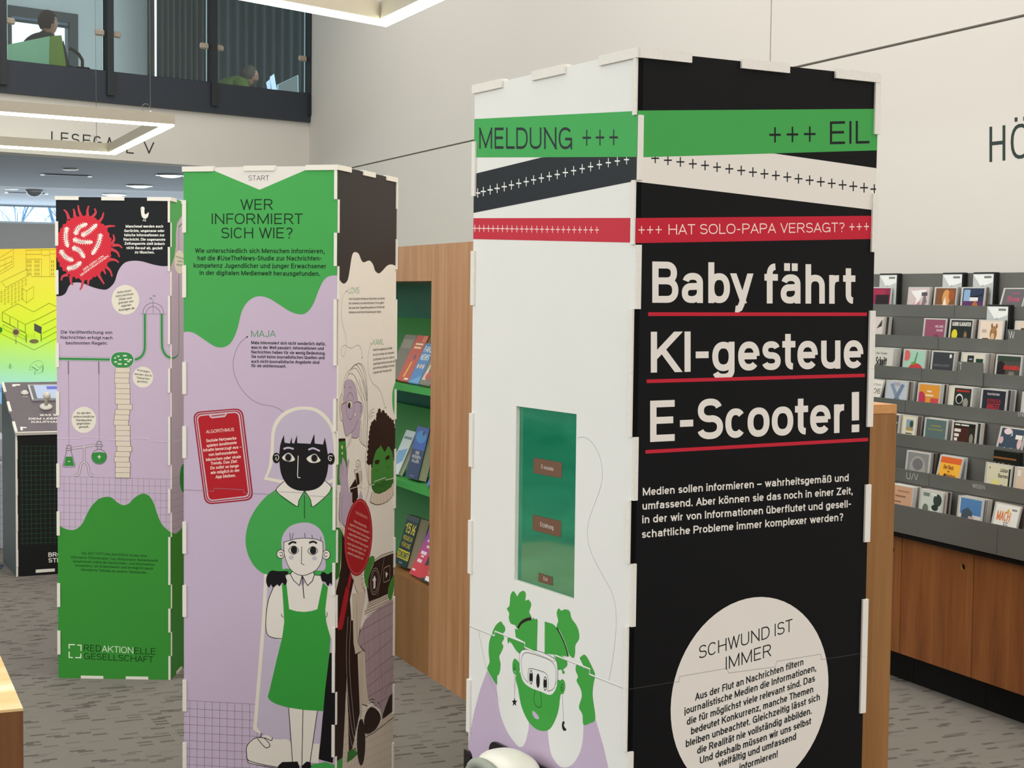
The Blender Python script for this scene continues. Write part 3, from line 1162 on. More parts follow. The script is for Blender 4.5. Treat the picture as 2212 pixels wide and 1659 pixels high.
p.line('#3a3a3a', [(928, 385), (965, 375), (1010, 390), (1060, 440), (1100, 520), (1120, 610), (1122, 690), (1105, 780), (1065, 890), (1025, 1000), (1008, 1090), (1010, 1180), (1035, 1270), (1080, 1370), (1140, 1480), (1190, 1570), (1219, 1668), (1230, 1760), (1228, 1890), (1205, 2100), (1172, 2280)], 3.2, dash=(9, 8))
RC.flush(0, 'printed_dashed_line')
p.view(990, 1200, 3.6146)
G2 = '#43a043'
W2 = '#e6e4de'
p.poly(LILAC, [(225, 900), (170, 1050), (120, 1240), (90, 1400), (68, 1540), (40, 1720), (60, 2000), (1250, 2000), (1185, 1720), (1130, 1480), (1070, 1275), (980, 1320), (700, 1350), (545, 1290), (300, 1005)])
p.poly(W2, [(303, 1000), (308, 1100), (330, 1240), (380, 1370), (450, 1470), (485, 1495), (515, 1475), (540, 1400), (548, 1290), (480, 1100), (330, 900)], True)
p.poly(W2, [(700, 1360), (715, 1500), (740, 1580), (800, 1650), (880, 1640), (940, 1560), (970, 1460), (978, 1320), (965, 1240), (940, 1130), (800, 1050), (700, 1200)], True)
p.line('#4a4a4a', [(158, 585), (185, 720), (215, 860), (260, 990), (330, 1140)], 3.2, dash=(9, 8))
p.poly(G2, [(400, 390), (408, 310), (430, 278), (450, 300), (462, 318), (478, 290), (510, 275), (528, 300), (525, 350), (550, 345), (570, 380), (560, 420), (555, 445), (572, 480), (555, 490), (510, 505), (480, 540), (460, 570), (445, 545), (410, 530), (395, 490), (398, 450), (380, 415)], True)
p.poly(G2, [(572, 505), (585, 483), (600, 500), (610, 490), (620, 505), (614, 745), (560, 735), (525, 718), (525, 680), (450, 638), (445, 600), (443, 570), (465, 578), (480, 550), (520, 515)])
p.line('#241b19', [(466, 568), (490, 528), (530, 502), (572, 493)], 24)
p.poly(G2, [(385, 650), (395, 640), (440, 655), (525, 692), (520, 740), (490, 768), (455, 745), (420, 690), (398, 672), (394, 690), (386, 672)], True)
p.poly(G2, [(770, 440), (785, 412), (805, 430), (835, 420), (870, 435), (885, 490), (920, 540), (940, 590), (943, 650), (915, 700), (912, 760), (900, 800), (865, 770), (840, 690), (800, 600), (770, 555), (780, 510), (772, 470)], True)
p.poly(G2, [(676, 515), (700, 522), (735, 532), (760, 552), (790, 605), (830, 695), (858, 790), (760, 775), (675, 765)])
p.line('#17331c', [(768, 562), (800, 620), (835, 700), (860, 788)], 15)
p.poly(G2, [(755, 770), (800, 780), (845, 815), (850, 860), (820, 890), (832, 908), (825, 925), (812, 915), (808, 893), (775, 890), (750, 850)], True)
RC.flush(0, 'printed_hair')
p.poly(G2, [(330, 515), (348, 535), (365, 560), (365, 590), (350, 610), (357, 650), (340, 680), (352, 710), (335, 755), (320, 790), (330, 850), (322, 920), (305, 945), (302, 1008), (262, 950), (228, 885), (245, 830), (238, 760), (242, 680), (260, 620), (290, 550)], True)
p.poly(G2, [(950, 800), (965, 785), (985, 773), (1010, 800), (1045, 870), (1068, 930), (1055, 1010), (1050, 1100), (1070, 1272), (1030, 1310), (978, 1320), (970, 1240), (943, 1185), (965, 1100), (955, 1040), (925, 980), (935, 945), (918, 900), (922, 855), (950, 857), (985, 880), (965, 835)], True)
RC.flush(0, 'printed_hands')
p.poly(G2, [(458, 930), (470, 1050), (495, 1180), (545, 1290), (610, 1355), (670, 1370), (720, 1350), (760, 1280), (785, 1200), (800, 1090), (822, 1080), (835, 1030), (830, 985), (812, 965), (780, 970), (620, 880)], True)
p.poly(G2, [(424, 845), (440, 805), (470, 830), (485, 880), (462, 932), (430, 915)], True)
p.poly(W2, [(478, 800), (488, 752), (525, 733), (640, 750), (740, 798), (772, 840), (778, 960), (762, 1042), (720, 1088), (650, 1064), (570, 1034), (510, 985), (484, 900)], True)
p.line(INKD, [(545, 990), (512, 950), (495, 880), (495, 805), (515, 765), (560, 762), (690, 805), (745, 845), (765, 900), (762, 980), (745, 1040), (700, 1060)], 4.5)
p.line(INKD, [(478, 860), (478, 800), (488, 752), (525, 733), (640, 750), (740, 798), (772, 840), (778, 960), (762, 1010)], 4)
p.line(INKD, [(548, 990), (548, 905), (565, 882), (640, 900), (690, 925), (705, 985), (700, 1060)], 4.5)
for x, y, d in ((570, 950, 1), (624, 977, 0), (680, 1000, 1)):
    p.ell(INKD, x, y, 14, 56)
    if d:
        p.ell(W2, x, y - 38, 6, 9)
        p.ell(W2, x, y + 38, 6, 9)
p.line(INKD, [(600, 1045), (592, 1140), (625, 1185), (650, 1165), (642, 1062)], 4.5)
p.poly(LILAC, [(580, 1215), (600, 1222), (630, 1260), (625, 1278), (600, 1270), (582, 1240)], True)
p.line('#24301f', [(438, 845), (448, 870), (440, 890), (434, 875), (450, 905)], 5)
p.line('#24301f', [(818, 1000), (805, 1020), (803, 1050), (812, 1056), (818, 1035), (804, 1030)], 5)
p.line(W2, [(445, 900), (440, 1110)], 9)
p.line(INKD, [(445, 910), (440, 1110)], 3.5)
p.line(W2, [(815, 1085), (822, 1300)], 9)
p.line(INKD, [(815, 1085), (822, 1300)], 3.5)
p.poly(INKD, [(440 + (30 if k % 2 == 0 else 13) * math.sin(k * math.pi / 5) * .75, 1145 - (36 if k % 2 == 0 else 15) * math.cos(k * math.pi / 5)) for k in range(10)])
p.poly(INKD, [(818, 1295), (832, 1300), (826, 1330), (846, 1360), (825, 1368), (812, 1345), (811, 1315)], True)
RC.flush(0, 'printed_face')
zz = [(60, 534), (285, 625), (287, 590), (520, 680), (520, 715), (755, 820), (760, 778), (1030, 885), (1025, 925), (1330, 1045)]
p.line('#f2f1ec', zz, 9, sm=False)  # highlight painted along the seam
p.line('#9c9a92', [(x, y + 7) for x, y in zz], 4, sm=False)  # thin shade line painted under the highlight
RC.flush(0, 'panel_seam')

# the screen set into the white panel
hu0, hu1, hv0, hv1 = RC.left.hole


def screen_material():
    m = bpy.data.materials.new('lit_screen')
    m.use_nodes = True
    nt = m.node_tree
    b = nt.nodes['Principled BSDF']
    b.inputs['Base Color'].default_value = (0.005, 0.05, 0.03, 1)
    b.inputs['Roughness'].default_value = 0.06
    b.inputs['Specular IOR Level'].default_value = 0.5
    b.inputs['Coat Weight'].default_value = 0.3
    b.inputs['Coat Roughness'].default_value = 0.03
    tc = nt.nodes.new('ShaderNodeTexCoord')
    mp = nt.nodes.new('ShaderNodeMapping')
    mp.inputs['Scale'].default_value = (1.5, 1.5, 5)
    nz = nt.nodes.new('ShaderNodeTexNoise')
    nz.inputs['Scale'].default_value = 2.6
    nz.inputs['Distortion'].default_value = 1.2
    cr = nt.nodes.new('ShaderNodeValToRGB')
    cr.color_ramp.elements[0].position = .35
    cr.color_ramp.elements[0].color = lin('#00704c')
    cr.color_ramp.elements[1].position = .7
    cr.color_ramp.elements[1].color = lin('#2a8c62')
    L = nt.links.new
    L(tc.outputs['Object'], mp.inputs[0])
    L(mp.outputs[0], nz.inputs['Vector'])
    L(nz.outputs['Fac'], cr.inputs['Fac'])
    L(cr.outputs['Color'], b.inputs['Emission Color'])
    b.inputs['Emission Strength'].default_value = 0.62
    return m


M = frame(p.o, p.u, -p.n, UP)
mb = MB(M)
mb.box(hu0 + .0008, hu1 - .0008, .007, .02, hv0 + .0008, hv1 - .0008, screen_material())
scr = adopt(mb.build('screen'), RC.t)
scr['label'] = 'glossy green touch screen with three brown buttons'
sp = Print(p.o - p.n * .0066, p.u, p.n, hu1, COL_H)
sp.view(990, 840, 3.6065)
BR = '#5a3a24'
for pts, s, tx in (([(587, 535), (810, 573), (807, 697), (585, 655)], 'E-scooter', (648, 620, 745, 641, 30)), ([(582, 980), (803, 1030), (800, 1157), (580, 1100)], 'Erziehung', (640, 1070, 742, 1098, 34)), ([(627, 1433), (735, 1467), (735, 1532), (625, 1500)], 'Exit', (665, 1490, 697, 1501, 28))):
    sp.poly(emit('#5b3b26', .35), pts)
    sp.line('#2d4a33', pts, 2, sm=False, closed=True)
    sp.text('#d9d6d0', s, *tx, .11)
adopt(sp.flush('screen_buttons', None), scr)

# ============ middle column
MC = Column(-.5035, 4.436, .2729, .4843, .4935, LILAC, WHITE,
            'green and lilac printed column with START sign and drawn girls', ('front_panel', 'side_panel'))
p = MC.left
p.view(380, 340, 3.318)
wave = smooth_line([(20, 1255), (55, 1252), (100, 1250), (150, 1270), (230, 1325), (290, 1358), (350, 1358), (400, 1320), (440, 1230), (470, 1110), (510, 1040), (560, 1003), (610, 995), (670, 1012), (740, 1055), (820, 1105), (890, 1125), (940, 1110), (985, 1050), (1020, 960), (1060, 880), (1110, 848), (1200, 848)])
p.poly(GREEN, [(20, 30)] + wave + [(1200, 30)])
p.poly('#ded8d2', [(262, 40), (940, 40), (940, 86), (600, 232), (266, 92)])
MC.flush(0, 'printed_green_wave')
DG = '#0d2c14'
p.text(INKD, 'START', 520, 166, 668, 166, 36, .105)
p.text(DG, 'WER', 463, 377, 693, 375, 77, .125)
p.text(DG, 'INFORMIERT', 257, 478, 909, 478, 76, .125)
p.text(DG, 'SICH WIE?', 325, 580, 836, 580, 77, .125)
for s, x0, y0, x1, y1 in (('Wie unterschiedlich sich Menschen informieren,', 137, 685, 1065, 688), ('hat die #UseTheNews-Studie zur Nachrichten-', 155, 738, 1045, 740),
                          ('kompetenz Jugendlicher und junger Erwachsener', 127, 791, 1078, 796), ('in der digitalen Medienwelt herausgefunden.', 170, 843, 1032, 850)):
    p.text(DG, s, x0, y0, x1, y1, 34, .19)
p.text('#3f8f55', 'MAJA', 540, 1288, 715, 1287, 48, .1)
for s, x0, y0, x1, y1 in (('Maja interessiert sich nicht sonderlich dafür,', 540, 1338, 1075, 1348), ('was in der Welt passiert. Informationen und', 540, 1372, 1060, 1380),
                          ('Nachrichten haben für sie wenig Bedeutung.', 540, 1405, 1072, 1415), ('Sie nutzt keine journalistischen Quellen und', 540, 1438, 1065, 1447),
                          ('auch nicht-journalistische Angebote sind', 540, 1472, 1028, 1480), ('für sie uninteressant.', 540, 1503, 790, 1508)):
    p.text('#2c2a30', s, x0, y0, x1, y1, 23, .195)
MC.flush(0, 'printed_text')
p.ell(INKD, 510, 1287, 6, 6)
p.line('#45414a', [(510, 1287), (460, 1330), (425, 1400), (410, 1480), (425, 1570), (470, 1660), (540, 1733), (610, 1768), (690, 1783), (740, 1803), (790, 1843), (818, 1870)], 3.6, dash=(8, 6))
p.ell(INKD, 819, 1871, 6, 6)
MC.flush(0, 'printed_dashed_line')
p.view(380, 1200, 3.614)
p.lines('#7c7f7e', [(60, 1130 + 62.5 * k, 1240, 1196 + 62.5 * k) for k in range(0, 10)] + [(50 + 58.5 * k, 1130 + 3.3 * k, 46 + 58.5 * k, 2000) for k in range(1, 20)], 3)
MC.flush(0, 'printed_grid')
p.view(380, 820, 3.318)


def rounded(q, r):
    out = []
    n = len(q)
    for i in range(n):
        a, b, c = Vector(q[i - 1]), Vector(q[i]), Vector(q[(i + 1) % n])
        s, e = b + (a - b).normalized() * r, b + (c - b).normalized() * r
        for k in range(6):
            t = k / 5
            v = s * (1 - t) ** 2 + b * 2 * t * (1 - t) + e * t * t
            out.append((v.x, v.y))
    return out


p.poly('#9a1f2f', rounded([(120, 232), (478, 203), (558, 862), (208, 898)], 60))
p.poly('#c9a9b8', rounded([(131, 241), (469, 213), (546, 853), (217, 887)], 52))
p.poly('#9a1f2f', rounded([(138, 247), (463, 219), (539, 847), (222, 880)], 46))
p.poly('#cdb3bd', rounded([(146, 254), (456, 226), (531, 840), (229, 873)], 42))
p.poly('#b01c26', rounded([(155, 263), (447, 236), (521, 831), (238, 864)], 34))
p.poly('#cdb3bd', [(233, 248), (366, 234), (364, 252), (352, 268), (262, 278), (247, 272)])
p.line('#9a1f2f', [(255, 262), (352, 250)], 7)
p.text(PINKW, 'ALGORITHMUS', 217, 386, 417, 368, 24, .12)
for s, x0, y0, x1, y1 in (('Soziale Netzwerke', 217, 449, 434, 429), ('spielen bestimmte', 220, 484, 437, 461), ('Inhalte bevorzugt aus –', 197, 517, 470, 492), ('von befreundeten', 235, 549, 440, 529),
                          ('Menschen oder virale', 217, 585, 467, 562), ('Trends. Das Ziel:', 250, 611, 440, 595), ('Du sollst so lange', 248, 644, 452, 627), ('wie möglich in der', 250, 678, 458, 659), ('App bleiben.', 285, 708, 430, 696)):
    p.text(PINKW, s, x0, y0, x1, y1, 22, .175)
MC.flush(0, 'printed_phone')
CR = '#e0d6c6'
SK = '#e0d8cd'
LG = '#bfb2c4'
p.poly(CR, smooth_line([(630, 716), (665, 620), (680, 480), (685, 380), (710, 300), (770, 235), (850, 200), (930, 193), (1010, 208), (1080, 258), (1125, 330), (1150, 420), (1165, 560), (1175, 715)]) + [(1100, 745), (760, 745)])
p.poly(LG, smooth_line([(655, 700), (690, 610), (703, 480), (708, 390), (733, 315), (788, 255), (860, 222), (930, 215), (1000, 230), (1062, 278), (1104, 340), (1126, 430), (1135, 560), (1142, 700)]) + [(1090, 725), (775, 722)])
p.view(380, 1200, 3.614)
p.poly(CR, [(690, 140), (716, 140), (716, 470), (632, 1330), (665, 1385), (645, 1388), (602, 1358), (640, 900), (670, 520)])
p.poly(LG, [(716, 150), (850, 650), (880, 1190), (890, 1452), (780, 1432), (664, 1385), (632, 1335), (700, 500)])
p.view(380, 820, 3.318)
p.poly(GREEN, smooth_line([(722, 785), (650, 835), (580, 915), (525, 1015), (500, 1130), (510, 1230), (550, 1320), (610, 1380), (655, 1396)]) + [(760, 1402), (1160, 1402), (1180, 790), (1110, 770), (930, 790)])
p.poly(SK, [(775, 728), (720, 785), (735, 815), (872, 910), (880, 870), (920, 798), (860, 780), (800, 745)])
p.line(INKD, [(775, 728), (720, 785), (735, 815), (800, 868), (872, 910), (882, 868), (920, 798)], 5)
p.poly(SK, [(1065, 722), (1112, 765), (1105, 800), (1060, 850), (980, 912), (965, 860), (926, 800), (1000, 775), (1040, 745)])
p.line(INKD, [(1065, 722), (1112, 765), (1105, 800), (1060, 850), (980, 912), (965, 860), (926, 800)], 5)
p.line(INKD, [(922, 800), (922, 995)], 5)
BK = '#161416'
p.poly(BK, smooth_line([(1090, 540), (1094, 600), (1080, 690), (1050, 750), (1000, 785), (930, 798), (860, 790), (800, 755), (760, 690), (745, 620), (740, 540)]))
p.poly(BK, [(740, 540), (748, 470), (760, 430), (775, 397), (778, 440), (780, 452), (818, 458), (830, 412), (833, 455), (848, 458), (868, 398), (870, 455), (965, 460), (980, 420), (993, 388), (995, 458), (1055, 465), (1068, 415), (1078, 465), (1090, 540), (1094, 600), (1080, 690), (1050, 750), (1000, 785), (930, 798), (860, 790), (800, 755), (760, 690), (745, 620)])
p.ell(BK, 720, 562, 27, 38)
p.ell(BK, 1110, 568, 29, 43)
p.line(SK, [(708, 545), (728, 540), (738, 558), (728, 578), (716, 570), (722, 556)], 5)
p.line(SK, [(1124, 548), (1100, 545), (1093, 565), (1105, 582), (1116, 572), (1104, 560)], 5)
p.line(LG, [(772, 497), (805, 488), (845, 497)], 13)
p.line(LG, [(950, 503), (985, 492), (1032, 512)], 13)
p.poly(SK, [(762, 560), (785, 534), (812, 525), (838, 545), (853, 575), (820, 588), (785, 582)], True)
p.poly(SK, [(937, 565), (970, 540), (1000, 532), (1022, 555), (1036, 582), (1000, 597), (960, 592)], True)
for x, y in ((806, 558), (993, 563)):
    p.ell(BK, x, y, 25, 29)
    p.ell(SK, x, y, 22, 26, ring=1.6)
p.line(SK, [(877, 545), (872, 690), (876, 702), (893, 703)], 6, sm=False)
MC.flush(0, 'printed_adult_figure')
# child
p.view(380, 1200, 3.614)
p.poly(BK, [(1200, 760), (1270, 760), (1225, 1620), (1113, 1590), (1130, 1440), (1165, 1050)])
p.poly(LG, [(1095, 1200), (1152, 1205), (1120, 1472), (1070, 1470)])
p.poly(SK, [(665, 1420), (600, 1430), (552, 1490), (555, 1560), (570, 1600), (572, 1620), (700, 1640), (800, 1655), (912, 1640), (890, 1450), (780, 1435), (700, 1400)], True)
p.line(INKD, [(665, 1420), (610, 1430), (556, 1485), (553, 1550), (566, 1598), (680, 1632), (810, 1655)], 6)
p.line(INKD, [(566, 1598), (570, 1618), (690, 1645), (790, 1662)], 5)
p.line(INKD, [(672, 1385), (664, 1420), (700, 1425), (745, 1444), (754, 1420)], 6)
p.line(INKD, [(636, 1428), (690, 1492), (715, 1500), (735, 1484), (720, 1455), (690, 1425)], 6)
p.poly(SK, [(1072, 1468), (1122, 1470), (1112, 1622), (1045, 1615)])
p.poly(SK, [(880, 1180), (990, 1195), (1108, 1205), (1050, 1612), (985, 1645), (910, 1612)])
p.lines(INKD, [(881, 1188, 911, 1612), (992, 1203, 984, 1642), (1105, 1212, 1048, 1612)], 6)
p.poly(SK, [(760, 255), (725, 340), (705, 450), (700, 560), (715, 620), (760, 642), (835, 650), (850, 500), (838, 380), (830, 230)], True)
p.line(INKD, [(760, 252), (725, 340), (706, 450), (702, 560), (718, 620), (765, 643), (832, 650)], 6)
p.poly(SK, [(1180, 235), (1260, 240), (1260, 645), (1205, 645), (1180, 540), (1162, 430)])
p.line(INKD, [(1168, 485), (1180, 470), (1181, 440)], 5)
p.line(INKD, [(822, 455), (830, 475), (842, 483)], 5)
p.poly(SK, [(890, 145), (868, 150), (838, 225), (880, 420), (990, 445), (1108, 420), (1150, 220), (1132, 155), (1080, 150), (985, 235)])
p.poly('#37973c', [(828, 228), (862, 210), (885, 418), (940, 435), (1000, 440), (1060, 435), (1105, 418), (1147, 212), (1187, 248), (1166, 420), (1173, 520), (1207, 640), (1195, 800), (1170, 1000), (1150, 1214), (1000, 1205), (870, 1185)] + smooth_line([(870, 1185), (770, 1152), (720, 1108), (732, 1050), (790, 800)])[1:] + [(830, 640), (846, 520), (839, 380)])
p.poly(SK, [(905, 125), (893, 145), (925, 200), (965, 235), (985, 155), (1030, 235), (1065, 200), (1080, 150), (1070, 128), (985, 152)])
p.line(INKD, [(912, 118), (893, 145), (920, 195), (965, 235), (986, 155)], 6, sm=False)
p.line(INKD, [(986, 155), (1028, 235), (1065, 200), (1082, 150), (1072, 122)], 6, sm=False)
p.line(INKD, [(988, 158), (993, 240), (1001, 335)], 7)
p.line(INKD, [(893, 140), (862, 150)], 5)
p.line(INKD, [(1078, 150), (1135, 158)], 5)
p.poly(BK, [(705, 190), (715, 150), (745, 118), (800, 122), (870, 122), (876, 140), (855, 155), (868, 200), (852, 232), (830, 212), (810, 240), (790, 225), (760, 250), (742, 226), (728, 250), (710, 225)], True)
p.poly(BK, [(1130, 150), (1152, 128), (1185, 145), (1215, 130), (1250, 140), (1250, 260), (1205, 215), (1188, 240), (1165, 205), (1142, 200)], True)
p.poly(GREEN, [(1060, 1632), (1170, 1612), (1260, 1640), (1260, 1780), (1030, 1780)])
p.poly(BK, [(800, 1640), (830, 1612), (950, 1608), (965, 1650), (950, 1720), (780, 1720)])
p.poly(BK, [(980, 1645), (1020, 1608), (1050, 1612), (1058, 1650), (1000, 1720)])
p.view(380, 820, 3.318)
p.poly(LG, [(765, 1352), (762, 1250), (757, 1160), (775, 1100), (820, 1050), (890, 1027), (960, 1028), (1020, 1060), (1055, 1110), (1070, 1180), (1071, 1270), (1068, 1360), (1000, 1368), (900, 1370), (830, 1358), (790, 1354)], True)
p.ell(SK, 752, 1250, 28, 31)
p.ell(INKD, 752, 1250, 28, 31, ring=4.5)
p.ell(SK, 1078, 1255, 28, 33)
p.ell(INKD, 1078, 1255, 28, 33, ring=4.5)
p.line(INKD, [(742, 1240), (762, 1238), (768, 1255), (752, 1264), (748, 1254)], 4.5)
p.line(INKD, [(1088, 1243), (1068, 1242), (1062, 1258), (1076, 1270), (1084, 1260)], 4.5)
face = [(775, 1165), (850, 1142), (920, 1135), (1000, 1142), (1052, 1160), (1055, 1220), (1045, 1300), (1010, 1360), (960, 1390), (910, 1403), (860, 1390), (815, 1350), (785, 1280), (775, 1220)]
face = face[:4] + smooth_line(face[4:] + [face[0]])
p.poly(SK, face)
p.line(INKD, face, 4.5, sm=False, closed=True)
p.lines(INKD, [(817, 1097, 822, 1147), (842, 1100, 832, 1142), (925, 1100, 927, 1136), (974, 1112, 980, 1140), (1038, 1126, 1041, 1156)], 4)
p.line(INKD, [(808, 1182), (835, 1164), (864, 1170)], 14)
p.line(INKD, [(955, 1170), (985, 1161), (1012, 1173)], 14)
for x, y in ((845, 1221), (982, 1225)):
    e = [(x - 36, y + 4), (x - 14, y - 24), (x + 12, y - 26), (x + 35, y + 2), (x + 12, y + 28), (x - 14, y + 28)]
    p.line(INKD, e, 4.5, closed=True)
    p.ell(INKD, x + 2, y, 23, 27)
p.line(INKD, [(903, 1195), (900, 1318), (922, 1328)], 4.5, sm=False)
p.ell('#c2b8c0', 828, 1275, 18, 15)
p.ell('#c2b8c0', 994, 1280, 18, 15)
MC.flush(0, 'printed_child_figure')
zz = [(40, 788), (270, 800), (275, 778), (487, 790), (487, 812), (705, 824), (712, 802), (920, 812), (925, 832), (1170, 842)]
p.line('#8c7c8e', zz, 3, sm=False)
MC.flush(0, 'panel_seam')

p = MC.right
p.view(700, 340, 4.611)
dark = smooth_line([(100, 1150), (140, 1200), (170, 1240), (200, 1257), (235, 1220), (255, 1120), (270, 1020), (285, 960), (310, 943), (345, 960), (370, 1020), (395, 1045), (440, 1028), (465, 1035), (490, 1070), (510, 1130), (545, 1155), (580, 1130), (620, 1085), (655, 1067), (690, 1070), (740, 1100)])
p.poly('#2b2422', [(100, 60)] + dark + [(740, 60)])
MC.flush(1, 'printed_dark_wave')
p.view(720, 600, 6.381)
p.text('#4a9a63', 'LOVIS', 210, 216, 358, 213, 82, .1)
p.text('#4a9a63', 'KAMIL', 548, 930, 693, 919, 80, .1)
TXT = '#3a3330'
for s, x0, y0, x1, y1 in (('Lovis hat großes Interesse an Nachrichten und möchte', 212, 305, 707, 302), ('sich umfassend und seriös informieren. Für sie gehört', 212, 367, 700, 360),
                          ('das Lesen einer Tageszeitung genauso zur Routine wie', 212, 430, 705, 418), ('mindestens eine Nachrichtensendung am Abend.', 212, 492, 660, 482),
                          ('Kamil ist neugierig auf die Welt.', 548, 1010, 812, 985), ('Ihm ist es wichtig, sich umfassend', 548, 1078, 838, 1045),
                          ('zu informieren. Das tut er, indem er', 548, 1143, 845, 1107), ('sowohl Nachrichten konsumiert als', 548, 1205, 846, 1165),
                          ('auch nicht-journalistische YouTube-', 548, 1262, 846, 1222), ('Channels oder Podcasts nutzt.', 548, 1325, 805, 1285)):
    p.text(TXT, s, x0, y0, x1, y1, 33, .17)
MC.flush(1, 'printed_text')
GL = '#5b534c'
p.line(GL, [(185, 183), (150, 220), (120, 320), (110, 500), (125, 640), (165, 780), (180, 900), (172, 1000), (150, 1075), (130, 1085), (112, 1040), (115, 970), (150, 928), (190, 945), (240, 972), (290, 950), (340, 928), (375, 960), (395, 1050), (398, 1100)], 4)
p.line(GL, [(520, 912), (490, 1000), (475, 1150), (485, 1300), (530, 1440), (600, 1500), (650, 1570), (685, 1680), (715, 1790)], 4)
p.ell(INKD, 186, 183, 5, 9)
p.ell(INKD, 398, 1102, 5, 9)
p.ell(INKD, 522, 911, 5, 9)
p.ell(INKD, 717, 1790, 5, 9)
MC.flush(1, 'printed_dashed_line')
p.view(715, 820, 6.144)
HR = '#2a1c19'
FL = '#b5a3b6'
GK = '#3e8237'
p.poly(GREEN, [(900, -10), (872, 0), (840, 70), (816, 160), (812, 260), (820, 380), (840, 470), (856, 530), (900, 540)], True)
# Lovis: hair, face, body
p.view(720, 600, 6.381)
for pts in ([(118, 1659), (135, 1480), (175, 1335), (240, 1255), (310, 1190), (370, 1180), (420, 1230), (450, 1350), (465, 1500), (468, 1700)], [(240, 1260), (300, 1205), (360, 1185)], [(205, 1340), (245, 1270), (310, 1250), (370, 1340), (410, 1480), (432, 1700)],
            [(180, 1400), (215, 1330), (270, 1330), (330, 1420), (375, 1560), (395, 1700)], [(310, 1195), (360, 1250), (410, 1380), (445, 1560), (452, 1700)], [(360, 1185), (400, 1240), (435, 1380), (458, 1560), (460, 1700)]):
    p.line(HR, pts, 5.5)
p.view(715, 820, 6.144)
for pts in ([(330, 0), (350, 120), (395, 240), (430, 330), (438, 500), (424, 700), (430, 870)], [(375, 0), (400, 120), (440, 250), (455, 400), (452, 640), (446, 880)], [(420, 0), (450, 150), (472, 300), (478, 600), (464, 890)], [(455, 0), (478, 200), (484, 500), (476, 890)],
            [(395, 500), (402, 640), (410, 840)], [(385, 640), (388, 720), (382, 800)], [(236, 740), (232, 800), (224, 880)], [(255, 730), (252, 790), (240, 850)], [(275, 705), (272, 780), (262, 820)],
            [(375, 780), (400, 840), (460, 890), (470, 930), (455, 1040), (475, 1290)], [(262, 825), (225, 885), (205, 920), (210, 1000)]):
    p.line(HR, pts, 5)
p.poly(FL, [(270, 640), (270, 765), (310, 778), (345, 772), (375, 750), (392, 560), (380, 520)])
p.line(HR, [(272, 765), (310, 778), (345, 772), (375, 750)], 6)
p.ell('#d6c7b8', 140, 370, 27, 182)
p.ell(HR, 140, 370, 27, 182, ring=5)
p.poly(FL, [(172, 110), (182, 40), (215, -10), (262, 0), (312, 60), (340, 170), (356, 285), (390, 300), (418, 350), (415, 440), (385, 520), (330, 610), (290, 680), (250, 715), (205, 752), (185, 720), (165, 620), (152, 540), (150, 450), (132, 380), (136, 340), (158, 318), (165, 250)])
p.line(HR, [(262, 0), (312, 60), (340, 170), (356, 285), (390, 300), (418, 350), (412, 440), (388, 500)], 5)
p.line(HR, [(205, 752), (185, 720), (165, 620), (152, 540), (150, 450), (132, 380), (136, 340)], 5)
p.line(HR, [(205, 752), (290, 678), (325, 615), (360, 530)], 6)
p.line(HR, [(172, 110), (182, 40), (200, 10)], 6)
p.ell(HR, 252, 352, 52, 180, ring=5.5)
p.line(HR, [(135, 330), (165, 318), (200, 300)], 8)
p.line(HR, [(305, 315), (350, 295), (410, 325)], 6)
p.ell('#ded3c6', 248, 330, 33, 52)
p.ell(HR, 248, 330, 33, 52, ring=5)
p.ell(HR, 240, 342, 18, 40)
p.line(HR, [(238, 120), (250, 95), (264, 118)], 5)
p.line(HR, [(168, 115), (178, 92), (188, 112)], 5)
p.ell('#ded3c6', 318, 462, 11, 30)
p.ell(HR, 318, 462, 11, 30, ring=4)
p.ell(HR, 395, 410, 9, 22, ring=5)
p.line(HR, [(382, 360), (400, 352), (405, 380)], 6)
MC.flush(1, 'printed_reading_figure')
p.poly(GK, rounded([(100, 782), (190, 780), (215, 1150), (130, 1400), (80, 1395), (92, 1000)], 8))
p.poly(HR, [(98, 782), (188, 780), (192, 812), (98, 825)])
p.line(HR, [(188, 785), (205, 1040), (214, 1150)], 6)
p.ell('#d9d3a8', 145, 897, 10, 26)
p.ell('#d9d3a8', 149, 977, 8, 17)
p.poly(FL, [(150, 1020), (175, 1060), (192, 1105), (205, 1180), (222, 1070), (232, 1062), (236, 1100), (217, 1280), (232, 1480), (250, 1800), (105, 1800), (130, 1420), (108, 1300), (112, 1190), (125, 1100), (140, 1130)])
p.line(HR, [(150, 1020), (175, 1060), (192, 1105), (205, 1180), (213, 1280)], 5)
p.line(HR, [(205, 1180), (222, 1070), (232, 1062), (236, 1100), (217, 1280), (232, 1480), (245, 1659)], 5)
p.line(HR, [(150, 1020), (140, 1100), (165, 1210)], 5)
p.line(HR, [(128, 1100), (130, 1180), (155, 1270)], 5)
p.line(HR, [(110, 1190), (115, 1260), (133, 1330)], 5)
MC.flush(1, 'printed_hand_with_phone')
p.poly(HR, [(245, 1440), (322, 1315), (350, 1430), (358, 1560), (300, 1659), (270, 1600), (255, 1480)])
p.poly('#d9ccbd', [(308, 1200), (360, 1190), (405, 1210), (410, 1300), (390, 1420), (350, 1440), (330, 1300)])
p.line(HR, [(308, 1198), (352, 1190), (385, 1130), (378, 1080), (352, 1068), (332, 1100), (334, 1150), (352, 1160), (366, 1130), (352, 1105)], 6)
p.line(HR, [(308, 1198), (322, 1300), (345, 1430)], 5)
p.poly(HR, [(328, 1242), (360, 1236), (378, 1385), (342, 1402)])
for k in range(6):
    p.line(HR, [(365, 1225 + k * 22), (395, 1222 + k * 24), (408, 1245 + k * 22)], 4)
p.line(HR, [(385, 1130), (402, 1230), (408, 1330), (395, 1450)], 5)
